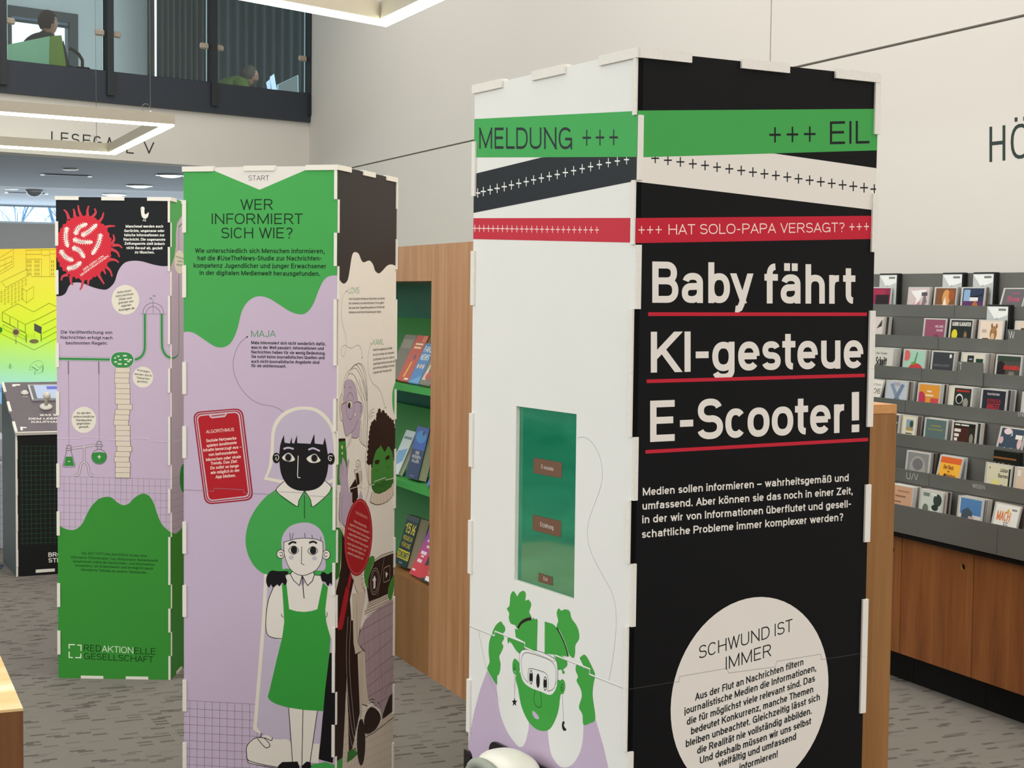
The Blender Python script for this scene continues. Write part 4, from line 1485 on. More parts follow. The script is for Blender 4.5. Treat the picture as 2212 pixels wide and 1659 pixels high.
p.poly(FL, [(365, 1560), (395, 1470), (420, 1560), (425, 1640), (350, 1640)])
MC.flush(1, 'printed_mug')
# Kamil
p.line(HR, [(500, 500), (515, 430), (570, 385)], 6)
p.line(HR, [(500, 530), (530, 450), (575, 430)], 6)
p.line(HR, [(522, 520), (540, 485), (560, 480)], 6)
p.poly(HR, [(480, 1110), (490, 1000), (500, 880), (505, 780), (515, 680), (530, 600), (545, 560), (575, 548), (610, 540), (615, 480), (635, 405), (655, 400), (665, 440), (700, 425), (735, 480), (770, 510), (800, 570), (815, 535), (835, 600), (850, 680), (860, 780), (862, 860), (855, 1010), (830, 1080), (822, 990), (800, 880), (700, 840), (600, 920), (575, 990), (555, 1100), (540, 1170), (500, 1130)], True)
for x, y, r_ in ((640, 420, 20), (690, 445, 22), (725, 480, 20), (755, 510, 18), (785, 540, 18), (815, 560, 16), (830, 610, 16), (845, 670, 16), (852, 740, 16), (856, 810, 14), (856, 880, 14), (850, 950, 14), (618, 470, 18), (612, 520, 18), (575, 560, 18), (548, 590, 18), (532, 640, 18), (522, 700, 18), (512, 760, 16), (505, 830, 16), (500, 890, 16), (493, 960, 16), (488, 1030, 14), (484, 1090, 14)):
    p.ell(HR, x, y, r_, r_ * 1.9)
p.poly(HR, [(556, 1060), (575, 930), (630, 850), (700, 820), (780, 850), (826, 900), (838, 1040), (740, 1020), (650, 1010)])
p.poly(GK, [(552, 1120), (565, 1040), (580, 985), (605, 930), (640, 900), (657, 868), (668, 890), (690, 930), (710, 962), (735, 925), (745, 895), (770, 885), (790, 935), (810, 950), (825, 1060), (826, 1290), (830, 1360), (790, 1430), (720, 1480), (640, 1515), (580, 1500), (545, 1450), (535, 1390), (535, 1200)])
p.poly('#2b6228', [(536, 1400), (575, 1372), (640, 1372), (700, 1335), (830, 1335), (800, 1420), (720, 1482), (640, 1516), (580, 1502), (545, 1452)])
for k in range(4):
    p.line('#3e8237', [(560 + k * 8, 1440 + k * 18), (620, 1420 + k * 22), (680, 1440 + k * 14), (740, 1395 + k * 18), (800, 1390 + k * 10)], 4)
p.poly(HR, [(578, 1095), (590, 1070), (640, 1066), (640, 1098), (610, 1125), (585, 1120)], True)
p.poly(HR, [(718, 1060), (730, 1022), (772, 1003), (774, 1045), (745, 1062)], True)
p.line('#1d3a1b', [(585, 1190), (598, 1212), (618, 1215), (640, 1185)], 6)
p.line('#1d3a1b', [(733, 1157), (750, 1168), (768, 1158), (780, 1130)], 6)
p.line('#1d3a1b', [(655, 1335), (685, 1355), (715, 1320)], 6)
for pts in ([(488, 1145), (532, 1118), (532, 1395), (510, 1400), (490, 1350)], [(826, 1090), (842, 1080), (842, 1270), (826, 1285)]):
    p.poly('#d6c7b8', pts)
    p.line(HR, pts, 5, sm=False, closed=True)
p.poly('#d2c3b3', [(545, 1480), (590, 1510), (640, 1518), (720, 1482), (800, 1425), (828, 1375), (842, 1480), (780, 1580), (700, 1640), (600, 1659), (520, 1620)])
p.line(HR, [(545, 1485), (520, 1590), (522, 1625), (600, 1659), (700, 1640), (785, 1580), (842, 1480), (828, 1375)], 6)
p.lines(HR, [(575, 1512, 555, 1632), (612, 1522, 602, 1655), (650, 1518, 650, 1655), (690, 1502, 697, 1640), (728, 1482, 742, 1610), (765, 1455, 785, 1575), (800, 1425, 822, 1525)], 4)
p.line(HR, [(500, 1390), (492, 1480), (460, 1590), (455, 1659)], 5)
MC.flush(1, 'printed_listening_figure')
zz = [(60, 1562), (245, 1500), (252, 1450), (400, 1405), (410, 1440), (570, 1390), (572, 1352), (720, 1300), (725, 1335), (850, 1300)]
p.line('#efe9dd', zz, 7, sm=False)
MC.flush(1, 'panel_seam')
p.view(715, 1060, 5.53)
p.poly('#37752f', [(40, 440), (100, 440), (132, 490), (118, 800), (100, 1020), (75, 1060), (40, 1060)])
p.poly(HR, [(132, 500), (155, 560), (172, 800), (232, 980), (270, 1080), (250, 1180), (225, 1300), (250, 1650), (250, 2400), (110, 2400), (40, 2000), (60, 1200), (95, 1050), (118, 900)])
p.poly(FL, [(100, 20), (250, 20), (250, 190), (200, 300), (165, 430), (135, 400), (100, 350), (90, 300), (100, 150)])
p.line(HR, [(105, 20), (100, 150), (92, 300), (105, 390), (135, 480)], 5)
p.line(HR, [(135, 60), (125, 250), (140, 380), (165, 440)], 5)
p.poly('#d6c7b8', [(138, 430), (168, 445), (155, 540), (132, 500)])
p.poly('#d2c3b3', [(265, 1020), (360, 985), (385, 1060), (410, 1180), (350, 1238), (300, 1185), (275, 1110)])
p.line(HR, [(262, 1020), (275, 1110), (300, 1190), (350, 1238), (410, 1185)], 6)
p.lines(HR, [(358, 985, 362, 1120), (360, 1010, 395, 1000), (362, 1060, 395, 1035), (368, 1120, 405, 1080), (380, 1165, 412, 1130)], 4)
p.line(HR, [(362, 1110), (385, 1170), (412, 1190)], 5)
MC.flush(1, 'printed_arms')
# laptop and its owner's hands
p.poly('#cdbfb0', [(510, 830), (600, 770), (745, 722), (745, 1330), (560, 1420), (400, 1480), (400, 1440), (430, 1390), (440, 1330)])
p.line(HR, [(515, 835), (600, 772), (745, 722)], 7)
p.poly(HR, [(420, 1120), (515, 850), (600, 800), (745, 745), (745, 1205), (450, 1328)])
p.line('#cdbfb0', [(635, 790), (600, 1000), (555, 1262)], 4, sm=False)
p.ell('#cdbfb0', 522, 1083, 52, 160, rot=4, ring=5)
p.ell('#cdbfb0', 522, 1083, 38, 130, rot=4, ring=4)
p.poly('#d9cbd0', [(490, 1075), (520, 1010), (540, 1075), (530, 1070), (528, 1160), (505, 1175), (505, 1075)])
p.line('#cdbfb0', rounded([(630, 925), (702, 890), (702, 1065), (626, 1098)], 16), 5, sm=False, closed=True)
p.poly('#e8dfd6', [(652, 965), (677, 992), (653, 1045)])
for a, b in (((440, 1345), (690, 1222)), ((432, 1372), (700, 1245)), ((428, 1400), (705, 1270)), ((400, 1445), (720, 1300)), ((400, 1478), (735, 1318))):
    p.line(HR, [a, b], 5)
p.lines(HR, [(470 + 22 * k, 1332 - 11 * k, 466 + 22 * k, 1385 - 11 * k) for k in range(10)], 4)
p.poly(GK, [(440, 830), (470, 785), (512, 785), (517, 840), (492, 900), (462, 1000), (442, 1080), (446, 1165), (412, 1120), (395, 1000), (405, 900)], True)
p.poly(GK, [(760, 1000), (745, 1180), (715, 1305), (682, 1272), (680, 1180), (710, 1080)], True)
MC.flush(1, 'printed_laptop')
p.view(715, 1340, 5.2)
TR = '#a89298'
p.poly('#cdbfb0', [(130, 1540), (165, 1000), (175, 640), (210, 1000), (290, 1440), (400, 1300), (720, 1000), (720, 2200), (100, 2200)])
p.lines('#a3968a', [(130 + 0 * k, 1040 + 92 * k, 720, 760 + 92 * k) for k in range(0, 14)] + [(160 + 34 * k, 950, 160 + 34 * k, 2100) for k in range(16)], 4)
p.poly(HR, [(30, 40), (190, 0), (330, 0), (330, 1000), (240, 1440), (200, 1480), (190, 1040), (175, 640), (150, 1180), (130, 1540), (30, 1610)])
p.poly(GREEN, [(30, 1612), (130, 1542), (120, 1900), (30, 1900)])
p.poly('#35752f', [(185, 1478), (270, 1430), (300, 1500), (240, 1560), (178, 1600)])
WL = '#cfc4b8'
p.line(WL, [(190, -40), (172, 300), (178, 650), (200, 950), (240, 1250), (290, 1410)], 6)
p.line(WL, [(222, -40), (205, 400), (222, 760), (262, 1180), (290, 1340)], 6)
p.line(WL, [(192, 1040), (205, 1250), (240, 1420), (285, 1475)], 5)
p.poly('#cbbcab', [(240, -300), (395, -330), (300, 230), (352, 340), (272, 382), (250, 250)])
p.line(HR, [(285, -200), (290, 120), (295, 230), (320, 290), (376, 350)], 6)
p.line(HR, [(352, 340), (272, 382)], 5)
p.poly('#cbbcab', [(296, 380), (352, 345), (380, 360), (418, 880), (408, 955), (348, 940), (340, 1110), (322, 1110), (318, 940)])
p.lines(HR, [(325, 370, 330, 1080), (347, 350, 345, 1080)], 4)
p.line(HR, [(345, 940), (408, 962)], 7)
p.view(715, 1340, 5.2)
tr = [(300, 230), (330, 110), (385, -10), (560, -160), (700, -240), (720, -240), (720, 1010), (640, 1060), (575, 1100), (555, 1000), (500, 960), (415, 880), (400, 700), (380, 350), (330, 300)]
p.poly(TR, tr)
p.line(HR, [(385, -10), (368, 100), (380, 350), (390, 600), (415, 880)], 4.5)
p.line(HR, [(548, -150), (552, 300), (570, 700), (565, 1010)], 4.5)
p.line(HR, [(300, 230), (330, 290), (378, 350)], 5)
p.lines('#4a3d3c', [(320, 120, 700, -90), (330, 290, 700, 60), (385, 470, 700, 195), (392, 632, 700, 390), (402, 752, 700, 520), (415, 860, 700, 690), (500, 950, 700, 820), (400, -50, 700, -200)], 4)
p.lines('#6b5a5b', [(408, -40, 440, 860), (478, -80, 500, 950), (528, -110, 545, 980), (595, -150, 612, 1000), (658, -200, 668, 900)], 3)
p.line(HR, [(420, 905), (450, 885), (488, 892)], 7)
p.line(HR, [(420, 935), (450, 915), (488, 925)], 7)
p.line(HR, [(518, 912), (540, 935), (556, 980)], 6)
p.line(HR, [(600, 830), (630, 760), (660, 712), (680, 705)], 5)
p.poly(HR, [(370, 1150), (378, 1080), (395, 1030), (440, 975), (495, 990), (540, 1040), (555, 1090), (545, 1140), (500, 1220), (425, 1272), (378, 1258)], True)
p.poly(HR, [(575, 1108), (580, 1050), (620, 940), (650, 860), (700, 800), (720, 830), (720, 1010)])
p.poly('#cbbcab', [(362, 1258), (382, 1276), (425, 1276), (500, 1225), (545, 1145), (580, 1110), (700, 1015), (700, 1080), (372, 1320), (358, 1300)])
p.line(HR, [(358, 1318), (375, 1318), (480, 1260), (720, 1075)], 6, sm=False)
p.ell(HR, 336, 1368, 46, 262)
p.line(WL, [(285, 1400), (292, 1230), (315, 1120), (345, 1105), (365, 1130)], 7)
MC.flush(1, 'printed_wheelchair')
p.view(715, 1060, 5.53)
p.ell('#a3202a', 322, 556, 168, 462, rot=3)
p.ell('#dc9f94', 322, 556, 150, 438, rot=3, ring=4)
p.poly('#a3202a', [(218, 990), (247, 1010), (216, 1165), (186, 1150)])
p.poly('#a3202a', [(160, 1200), (186, 1152), (212, 1180), (205, 1260), (142, 1600), (122, 1655), (92, 1658), (78, 1620)], True)
p.line('#6e1118', [(186, 1150), (212, 1172)], 5)
p.text('#e7b5a8', 'QUELLENCHECK', 292, 272, 432, 342, 32, .11)
for s, x0, y0, x1, y1 in (('Woher bekommst Du', 270, 375, 420, 447), ('eigentlich deine Informationen?', 220, 413, 452, 515), ('Ist die Quelle seriös? Und berichten', 200, 460, 455, 582), ('andere Medien über dasselbe?', 205, 525, 435, 618),
                          ('Nicht alles, was sich überzeugend', 190, 572, 437, 684), ('anhört, lässt sich prüfen – und', 190, 640, 412, 730), ('wenn das nicht möglich ist,', 195, 693, 395, 778), ('solltest Du skeptisch sein.', 192, 753, 382, 828)):
    p.text('#e7b5a8', s, x0, y0, x1, y1, 30, .16)
MC.flush(1, 'printed_magnifier')

# ============ left column
LC = Column(-1.3387, 6.0586, .0215, .4482, .45, LILAC, LILAC,
            'lilac and green printed column with red virus on black', ('front_panel', 'side_panel'))
p = LC.left
p.view(0, 800, 3.95)
p.lines('#8f8b90', [(480, 904 + 61 * k, 1480, 930 + 61 * k) for k in range(9)] + [(497 + 48.5 * k, 904 + 1.3 * k, 497 + 48.5 * k, 1420) for k in range(1, 21)], 2.6)
hill = smooth_line([(470, 1290), (495, 1310), (540, 1345), (600, 1362), (650, 1355), (700, 1310), (740, 1230), (780, 1160), (840, 1100), (900, 1080), (950, 1085), (1000, 1125), (1050, 1150), (1100, 1135), (1150, 1085), (1215, 1052), (1270, 1070), (1310, 1130), (1340, 1220), (1380, 1310), (1440, 1370), (1490, 1392)])
p.poly('#3a8d36', hill + [(1490, 2800), (470, 2800)])
LC.flush(0, 'printed_hill')
p.view(0, 400, 3.95)
wv = smooth_line([(1480, 695), (1440, 690), (1380, 690), (1300, 675), (1210, 650), (1130, 645), (1060, 665), (1010, 730), (975, 830), (920, 885), (870, 890), (790, 870), (700, 835), (630, 832), (590, 860), (560, 920), (520, 945), (470, 946)])
p.poly('#1d1f22', [(460, 90), (1480, 90)] + wv)
LC.flush(0, 'printed_black_wave')
p.view(120, 430, 7.9)
VR = '#cf2f3e'
VT = '#c8404c'
for pts in ([(230, 345), (190, 230), (140, 182)], [(330, 310), (320, 220), (305, 165)], [(440, 300), (400, 200), (385, 105)], [(550, 300), (545, 200), (565, 115)], [(600, 335), (685, 235), (665, 160)], [(730, 400), (795, 320), (820, 230)], [(830, 485), (920, 462), (1015, 460)],
            [(955, 760), (1000, 690), (985, 605)], [(970, 790), (1080, 788), (1135, 835)], [(940, 850), (1050, 905), (1090, 990)], [(920, 1030), (1020, 1040), (1080, 1085)], [(840, 1140), (930, 1220), (965, 1325)], [(720, 1270), (780, 1370), (830, 1450)], [(810, 1180), (855, 1280)],
            [(570, 1330), (550, 1480)], [(475, 1350), (452, 1480), (415, 1550)], [(262, 1310), (265, 1420), (300, 1465)], [(210, 1290), (120, 1320), (100, 1390)]):
    p.taper(VT, pts, 66, 22)
vb = []
for i in range(72):
    t = 2 * math.pi * i / 72
    r = 1 + (.035 if i % 2 else -.02) * random.Random(i).uniform(.4, 1.4)
    vb.append((478 + 480 * r * math.cos(t), 825 + 545 * r * math.sin(t)))
p.poly(VR, vb, True)
for pts in ([(345, 590), (390, 490), (520, 430)], [(460, 615), (560, 560), (690, 445)], [(192, 500), (170, 650), (205, 800)], [(320, 690), (430, 730), (610, 735)], [(770, 612), (730, 770), (635, 930)], [(305, 835), (400, 870), (482, 985)], [(95, 890), (170, 990), (285, 1042)], [(215, 1185), (330, 1160), (422, 1085)]):
    c = smooth_line(pts)
    p.line('#eadcd6', pts, 52)
    p.ell('#eadcd6', pts[0][0], pts[0][1], 26, 26)
    p.ell('#eadcd6', pts[-1][0], pts[-1][1], 26, 26)
    hairs = []
    for k in range(0, len(c) - 1):
        dx, dy = c[k + 1][0] - c[k][0], c[k + 1][1] - c[k][1]
        l = math.hypot(dx, dy)
        hairs += [(c[k][0] - dy / l * 48, c[k][1] + dx / l * 48, c[k][0] + dy / l * 48, c[k][1] - dx / l * 48)]
    p.lines('#eadcd6', hairs, 9)
    p.line('#7e6a68', c[3:-3], 14, sm=False, dash=(12, 5))
p.text('#f6ebe4', 'DER KERN VON', 484, 1226, 826, 983, 35, .17, perp=True)
p.text('#f6ebe4', 'DESINFORMATIONEN', 438, 1318, 908, 984, 36, .17, perp=True)
LC.flush(0, 'printed_virus')
p.view(0, 400, 3.95)
p.ell('#e6e2da', 1217, 199, 17, 16)
p.poly('#e6e2da', [(1203, 200), (1230, 192), (1233, 238), (1245, 248), (1268, 232), (1263, 268), (1242, 285), (1216, 276), (1206, 250)], True)
p.lines('#e6e2da', [(1228, 283, 1228, 306), (1241, 283, 1243, 308), (1228, 304, 1216, 302), (1243, 306, 1230, 304)], 4)
p.lines('#7b7b78', [(1197, 206, 1210, 204)], 5)
for s, x0, y0, x1, y1 in (('Manchmal werden auch', 1073, 362, 1392, 362), ('Gerüchte, ungenaue oder', 1060, 400, 1405, 400), ('falsche Informationen zur', 1060, 436, 1405, 437), ('Nachricht. Die sogenannte', 1055, 473, 1412, 475), ('Zeitungsente zielt jedoch', 1063, 508, 1405, 511), ('nicht darauf ab, gezielt', 1080, 545, 1388, 549), ('zu täuschen.', 1150, 582, 1318, 584)):
    p.text('#f0ede6', s, x0, y0, x1, y1, 23, .2)
LC.flush(0, 'printed_duck_text')
for s, x0, y0, x1, y1 in (('Die Veröffentlichung von', 520, 1267, 957, 1270), ('Nachrichten erfolgt nach', 518, 1312, 960, 1316), ('bestimmten Regeln:', 562, 1360, 915, 1362)):
    p.text('#201c24', s, x0, y0, x1, y1, 28, .17)
# tube, rods, measuring arch
GY = '#6d6a70'
p.lines(GY, [(583, 1490, 584, 1612), (842, 1490, 844, 1612)], 9)
p.lines(GY, [(584, 1600, 588, 2225), (843, 1600, 847, 2190)], 2.5)
tl = [(440, 1480), (700, 1484), (930, 1488), (1040, 1490)]
tr_ = [(1060, 1490), (1120, 1488), (1170, 1484), (1212, 1455), (1232, 1410), (1236, 1350), (1236, 1097)]
t3 = [(1380, 1097), (1382, 1350), (1392, 1410), (1420, 1455), (1462, 1474), (1500, 1475)]
for pts in (tl, tr_, t3):
    for col, w in ((GY, 36), ('#c9bccb', 31), ('#3a8b48', 20)):
        p.line(col, pts, w)
hexa = [(948, 1490), (985, 1432), (1100, 1432), (1140, 1490), (1100, 1550), (985, 1550)]
p.poly('#c9bccb', [(938, 1490), (980, 1424), (1105, 1424), (1150, 1490), (1105, 1558), (980, 1558)], True)
p.poly('#3a8b48', hexa, True)
p.lines('#e6e2da', [(1000, 1460, 1020, 1460), (1050, 1455, 1082, 1455), (975, 1474, 990, 1474), (1015, 1490, 1035, 1490), (1060, 1486, 1090, 1486), (1100, 1490, 1125, 1490), (975, 1508, 998, 1508), (1085, 1504, 1108, 1504), (1005, 1525, 1038, 1525), (1062, 1528, 1085, 1528)], 11)
for pts in ([(1222, 1097), (1224, 1062), (1252, 1022), (1305, 1004), (1362, 1022), (1392, 1062), (1394, 1097)], [(1248, 1097), (1256, 1062), (1305, 1034), (1354, 1062), (1369, 1097)]):
    p.line('#4b4850', pts, 3)
p.lines('#4b4850', [(1190, 1097, 1422, 1100), (1305, 975, 1307, 1097)], 2)
p.lines('#3f7a78', [(1278, 960, 1282, 974), (1290, 960, 1294, 974), (1307, 938, 1311, 952), (1320, 938, 1324, 952)], 6)
LC.flush(0, 'printed_pipe')
CC = '#e2dacb'
p.ell(CC, 1070, 978, 118, 127)
for s, x0, y0, x1, y1 in (('Autor:innen', 1000, 925, 1120, 908), ('kennzeichnen', 990, 957, 1138, 936), ('Zitate und', 1013, 985, 1122, 970), ('grenzen von', 1010, 1015, 1137, 998), ('eigenen', 1035, 1041, 1120, 1029), ('Aussagen ab.', 1012, 1076, 1152, 1056)):
    p.text('#2d2a28', s, x0, y0, x1, y1, 20, .16)
p.view(0, 800, 3.95)
p.ell(CC, 1220, 58, 88, 90)
for s, x0, y0, x1, y1 in (('Aussagen', 1170, 4, 1278, 22), ('werden durch', 1148, 38, 1295, 55), ('Tatsachen', 1165, 70, 1275, 82), ('gestützt.', 1170, 100, 1262, 110)):
    p.text('#2d2a28', s, x0, y0, x1, y1, 18, .17)
p.ell(CC, 716, 422, 105, 112)
for s, x0, y0, x1, y1 in (('Es werden', 660, 374, 772, 372), ('unterschiedliche', 627, 404, 804, 404), ('Standpunkte', 648, 434, 784, 434), ('gegenüber-', 654, 463, 777, 462), ('gestellt.', 672, 492, 760, 491)):
    p.text('#2d2a28', s, x0, y0, x1, y1, 19, .18)
LC.flush(0, 'printed_circle_text')
for k, x in enumerate([985, 980, 977, 985, 983, 985, 985, 1003, 983, 977, 972, 985, 985, 985, 988, 1000, 985, 977, 988, 985, 985]):
    y = -25 + 44.8 * k
    q = [(x, y), (x + 125, y + 2), (x + 125, y + 46.8), (x, y + 44.8)]
    p.poly('#d9ccbb', q)
    p.line('#5f564f', q, 2.6, sm=False, closed=True)
LC.flush(0, 'printed_paper_stack')
for col, w in (('#5f5a60', 20), ('#cdbcc6', 14)):
    p.line(col, [(600, 668), (718, 652), (830, 634)], w, sm=False)
    p.line(col, [(718, 640), (718, 780)], w)
    p.line(col, [(718, 780), (690, 808), (678, 870), (662, 892), (636, 896)], w)
    p.line(col, [(718, 780), (748, 808), (760, 870), (774, 894), (802, 898)], w)
p.poly('#36883c', [(562, 736), (614, 736), (634, 816), (545, 816)])
p.line('#5f5a60', [(570, 682), (536, 815), (545, 826), (632, 826), (642, 815), (604, 682)], 4, sm=False)
p.line('#5f5a60', rounded([(564, 666), (612, 666), (612, 682), (564, 682)], 5), 4, sm=False, closed=True)
p.line('#5f5a60', [(572, 666), (572, 640), (606, 640), (606, 666)], 4, sm=False)
p.poly('#36883c', [(788, 710), (846, 698), (905, 710), (906, 748), (885, 783), (846, 797), (806, 783), (787, 750)], True)
p.ell('#5f5a60', 846, 738, 64, 64, ring=4)
p.line('#5f5a60', rounded([(818, 634), (874, 634), (874, 650), (818, 650)], 5), 4, sm=False, closed=True)
p.line('#5f5a60', [(830, 634), (830, 606), (864, 606), (864, 634)], 4, sm=False)
p.lines('#5f5a60', [(832, 650, 831, 678), (862, 650, 863, 678)], 4)
p.lines('#eae6de', [(832, 738, 862, 738), (847, 722, 847, 756), (579, 777, 598, 777)], 6)
LC.flush(0, 'printed_balance')
p.line('#dccdd8', [(480, 580), (685, 583), (690, 567), (880, 572), (885, 590), (1075, 597), (1080, 577), (1270, 582), (1275, 602), (1480, 612)], 4, sm=False)
LC.flush(0, 'panel_seam')
p.view(120, 1180, 7.9)
DG2 = '#15401c'
for s, x0, y0, x1, y1 in (('Die ZEIT STIFTUNG BUCERIUS fördert eine', 450, 138, 1560, 187), ('informierte Öffentlichkeit. Das Aktionslabor Redaktionelle', 258, 205, 1750, 267), ('Gesellschaft stärkt die Nachrichten- und Informations-', 297, 275, 1710, 335), ('kompetenz von Erwachsenen und ermöglicht damit', 342, 345, 1665, 402), ('informierte Teilhabe an unserer Demokratie.', 435, 418, 1560, 470)):
    p.text(DG2, s, x0, y0, x1, y1, 44, .16)
p.view(0, 1200, 3.6146)
for pts in ([(540, 727), (540, 695), (585, 696)], [(604, 699), (633, 701), (633, 745)], [(540, 750), (540, 795), (569, 797)], [(632, 765), (631, 798), (588, 797)]):
    p.line('#d9e6c8', pts, 9, sm=False)
p.text('#0c2b12', 'RED', 655, 745, 790, 751, 50, .115)
p.text('#d3e6c6', 'AKTION', 796, 752, 1041, 766, 50, .115)
p.text('#0c2b12', 'ELLE', 1049, 768, 1215, 774, 50, .115)
p.text('#0c2b12', 'GESELLSCHAFT', 655, 808, 1197, 836, 48, .115)
LC.flush(0, 'printed_logo')
p = LC.right
p.view(0, 400, 3.95)
p.poly(GREEN, [(1440, 60), (1700, 60), (1700, 240), (1565, 255), (1540, 275), (1510, 330), (1500, 420), (1500, 520), (1488, 610), (1440, 740)])
p.line('#3a8b48', [(1640, 318), (1565, 325), (1535, 350), (1525, 420), (1527, 1100), (1526, 1380), (1515, 1450), (1480, 1475), (1450, 1475)], 12)
p.ell(CC, 1532, 655, 45, 100)
p.text('#2d2a28', 'Informationen', 1498, 616, 1566, 636, 18, .17)
p.text('#2d2a28', 'werden', 1514, 654, 1558, 662, 18, .17)
p.text('#2d2a28', 'gegliedert.', 1506, 682, 1562, 694, 18, .17)
p.view(0, 800, 3.95)
p.lines('#8f8b90', [(1465, 930 + 61 * k, 1600, 880 + 61 * k) for k in range(9)] + [(1478 + 13 * k, 925 - 5 * k, 1478 + 13 * k, 1420) for k in range(9)], 2.6)
p.poly('#3a8d36', [(1440, 1370), (1475, 1385), (1500, 1395), (1540, 1360), (1575, 1300), (1640, 1200), (1640, 2800), (1440, 2800)])
p.ell('#36883c', 1566, 920, 32, 122)
p.line('#dccdd8', [(1468, 608), (1560, 590), (1640, 580)], 3)
LC.flush(1, 'printed_artwork')
# ------------------------------------------------------------------ audiobook rack on its cabinets along the right-hand wall
RK_N0, RK_DN, RK_Z0, RK_DZ = 3.86, 0.07, 0.73, 0.131
METAL = mat('#767673', 0.42, 0.45, metal=0.35, var=0.02)
METAL_D = mat('#5f5f5d', 0.5, 0.4, metal=0.3, var=0.02)
CAB_WOOD = wood('cherry_veneer', '#6d3f20', '#8a5228', '#9b6234', 0.42, 'Z', scale=1.0)
BLACKB = mat('#141414', 0.6, 0.2)
D0, D1 = 3.264, 5.80
rack = thing('audiobook_rack', 'tiered grey metal rack of audiobooks against the white wall', 'media rack')
seams = {6: 1020, 5: 858, 4: 692, 3: 528, 1: 766, 0: 1500}
for k in range(7):
    n, z = RK_N0 + RK_DN * k, RK_Z0 + RK_DZ * k
    if k in seams:
        ds = on_plane(1850 + seams[k] / 4.878, (560 if k > 2 else 840) + 1000 / 4.878, N * n, N).dot(D)
    else:
        ds = 4.4
    mb = MB(WF)
    zl = 0.62 if k == 0 else z - .052
    mb.box(n, n + .004, D0, ds - .0015, zl, z, METAL)
    mb.box(n, n + .004, ds + .0015, D1, zl, z, METAL)
    mb.build('front_lip', rack)
    mb = MB(WF)
    mb.box(n + .004, n + .075, D0, D1, z - .054, z - .05, METAL_D)
    mb.build('tier_shelf', rack)
    mb = MB(WF)
    top = z + .08 if k < 6 else z + .135
    mb.box(n + .072, n + .076, D0, D1, z - .05, top, METAL)
    mb.build('back_plate', rack)
for y in (D0, D1 - .006):
    mb = MB(WF)
    pr_ = [(RK_N0 + .006, .622)] + [q for k in range(7) for q in ((RK_N0 + RK_DN * k + .006, RK_Z0 + RK_DZ * k - .004), (RK_N0 + RK_DN * (k + 1) + (.004 if k < 6 else 0), RK_Z0 + RK_DZ * k - .004))] + [(4.40, RK_Z0 + RK_DZ * 6 + .13), (4.44, RK_Z0 + RK_DZ * 6 + .13), (4.44, .622)]
    mb.face([(a, y - .0062 if y == D0 else y + .0062, b) for a, b in pr_], METAL)
    mb.face([(a, y - .0002 if y == D0 else y + .0122, b) for a, b in reversed(pr_)], METAL)
    for j in range(len(pr_)):
        a, b = pr_[j], pr_[(j + 1) % len(pr_)]
        ya, yb = (y - .0062, y - .0002) if y == D0 else (y + .0062, y + .0122)
        mb.face([(a[0], ya, a[1]), (b[0], ya, b[1]), (b[0], yb, b[1]), (a[0], yb, a[1])], METAL)
    mb.build('end_plate', rack)
mb = MB(WF)
mb.box(3.88, 4.44, D0, D1, .597, .62, BLACKB)
cnt = mb.build('black_countertop')
tag(cnt, 'long thin black counter slab between the cabinets and the rack', 'countertop')
# letters on the lips and the raised index plates
def rack_print(k, z0, z1, dn=0.0):
    n, z = RK_N0 + RK_DN * k - dn, RK_Z0 + RK_DZ * k
    return Print(nd(n, D1, z + z0), -D, -N, D1 - D0, z1 - z0, step=.0002)


LW = '#d8d8d4'
for k, v, s, x0, y0, x1, y1, cap in ((1, (1850, 840, 4.878), 'U/V', 528, 948, 650, 965, 68), (1, (1850, 840, 4.878), 'WISSEN', 1224, 1040, 1352, 1060, 42), (3, (1850, 560, 4.878), 'ENG', 1704, 1652, 1784, 1664, 44)):
    pr = rack_print(k, -.052, 0)
    pr.view(*v)
    pr.text(LW, s, x0, y0, x1, y1, cap, .09)
    pr.flush('lip_lettering', rack)
for k, s, x0, x1, y0, y1, tx, lab in ((5, 'W', 1598, 1850, 738, 862, (1606, 832, 1668, 838, 78), 'grey metal index plate lettered W on the rack'), (4, 'T', 1072, 1330, 1075, 1300, (1084, 1164, 1114, 1167, 76), 'grey metal index plate lettered T on the rack')):
    n = RK_N0 + RK_DN * k - .004
    q0 = on_plane(1850 + x0 / 4.878, 560 + y0 / 4.878, N * n, N)
    q1 = on_plane(1850 + x1 / 4.878, 560 + y1 / 4.878, N * n, N)
    t = thing('index_plate', lab, 'sign', nd(n, q0.dot(D), 0), 0, 'index plates on the rack')
    mb = MB(frame(Vector((0, 0, 0)), -D, N, UP))
    z = RK_Z0 + RK_DZ * k
    mb.box(0, q0.dot(D) - q1.dot(D), -.002, .002, z - .052, q0.z, METAL)
    pl = mb.build('plate', t)
    pr = Print(nd(n - .002, q0.dot(D), z - .052), -D, -N, .4, .2, step=.0002)
    pr.view(1850, 560, 4.878)
    pr.text(LW, s, *tx, .09)
    adopt(pr.flush('letter', None), pl)

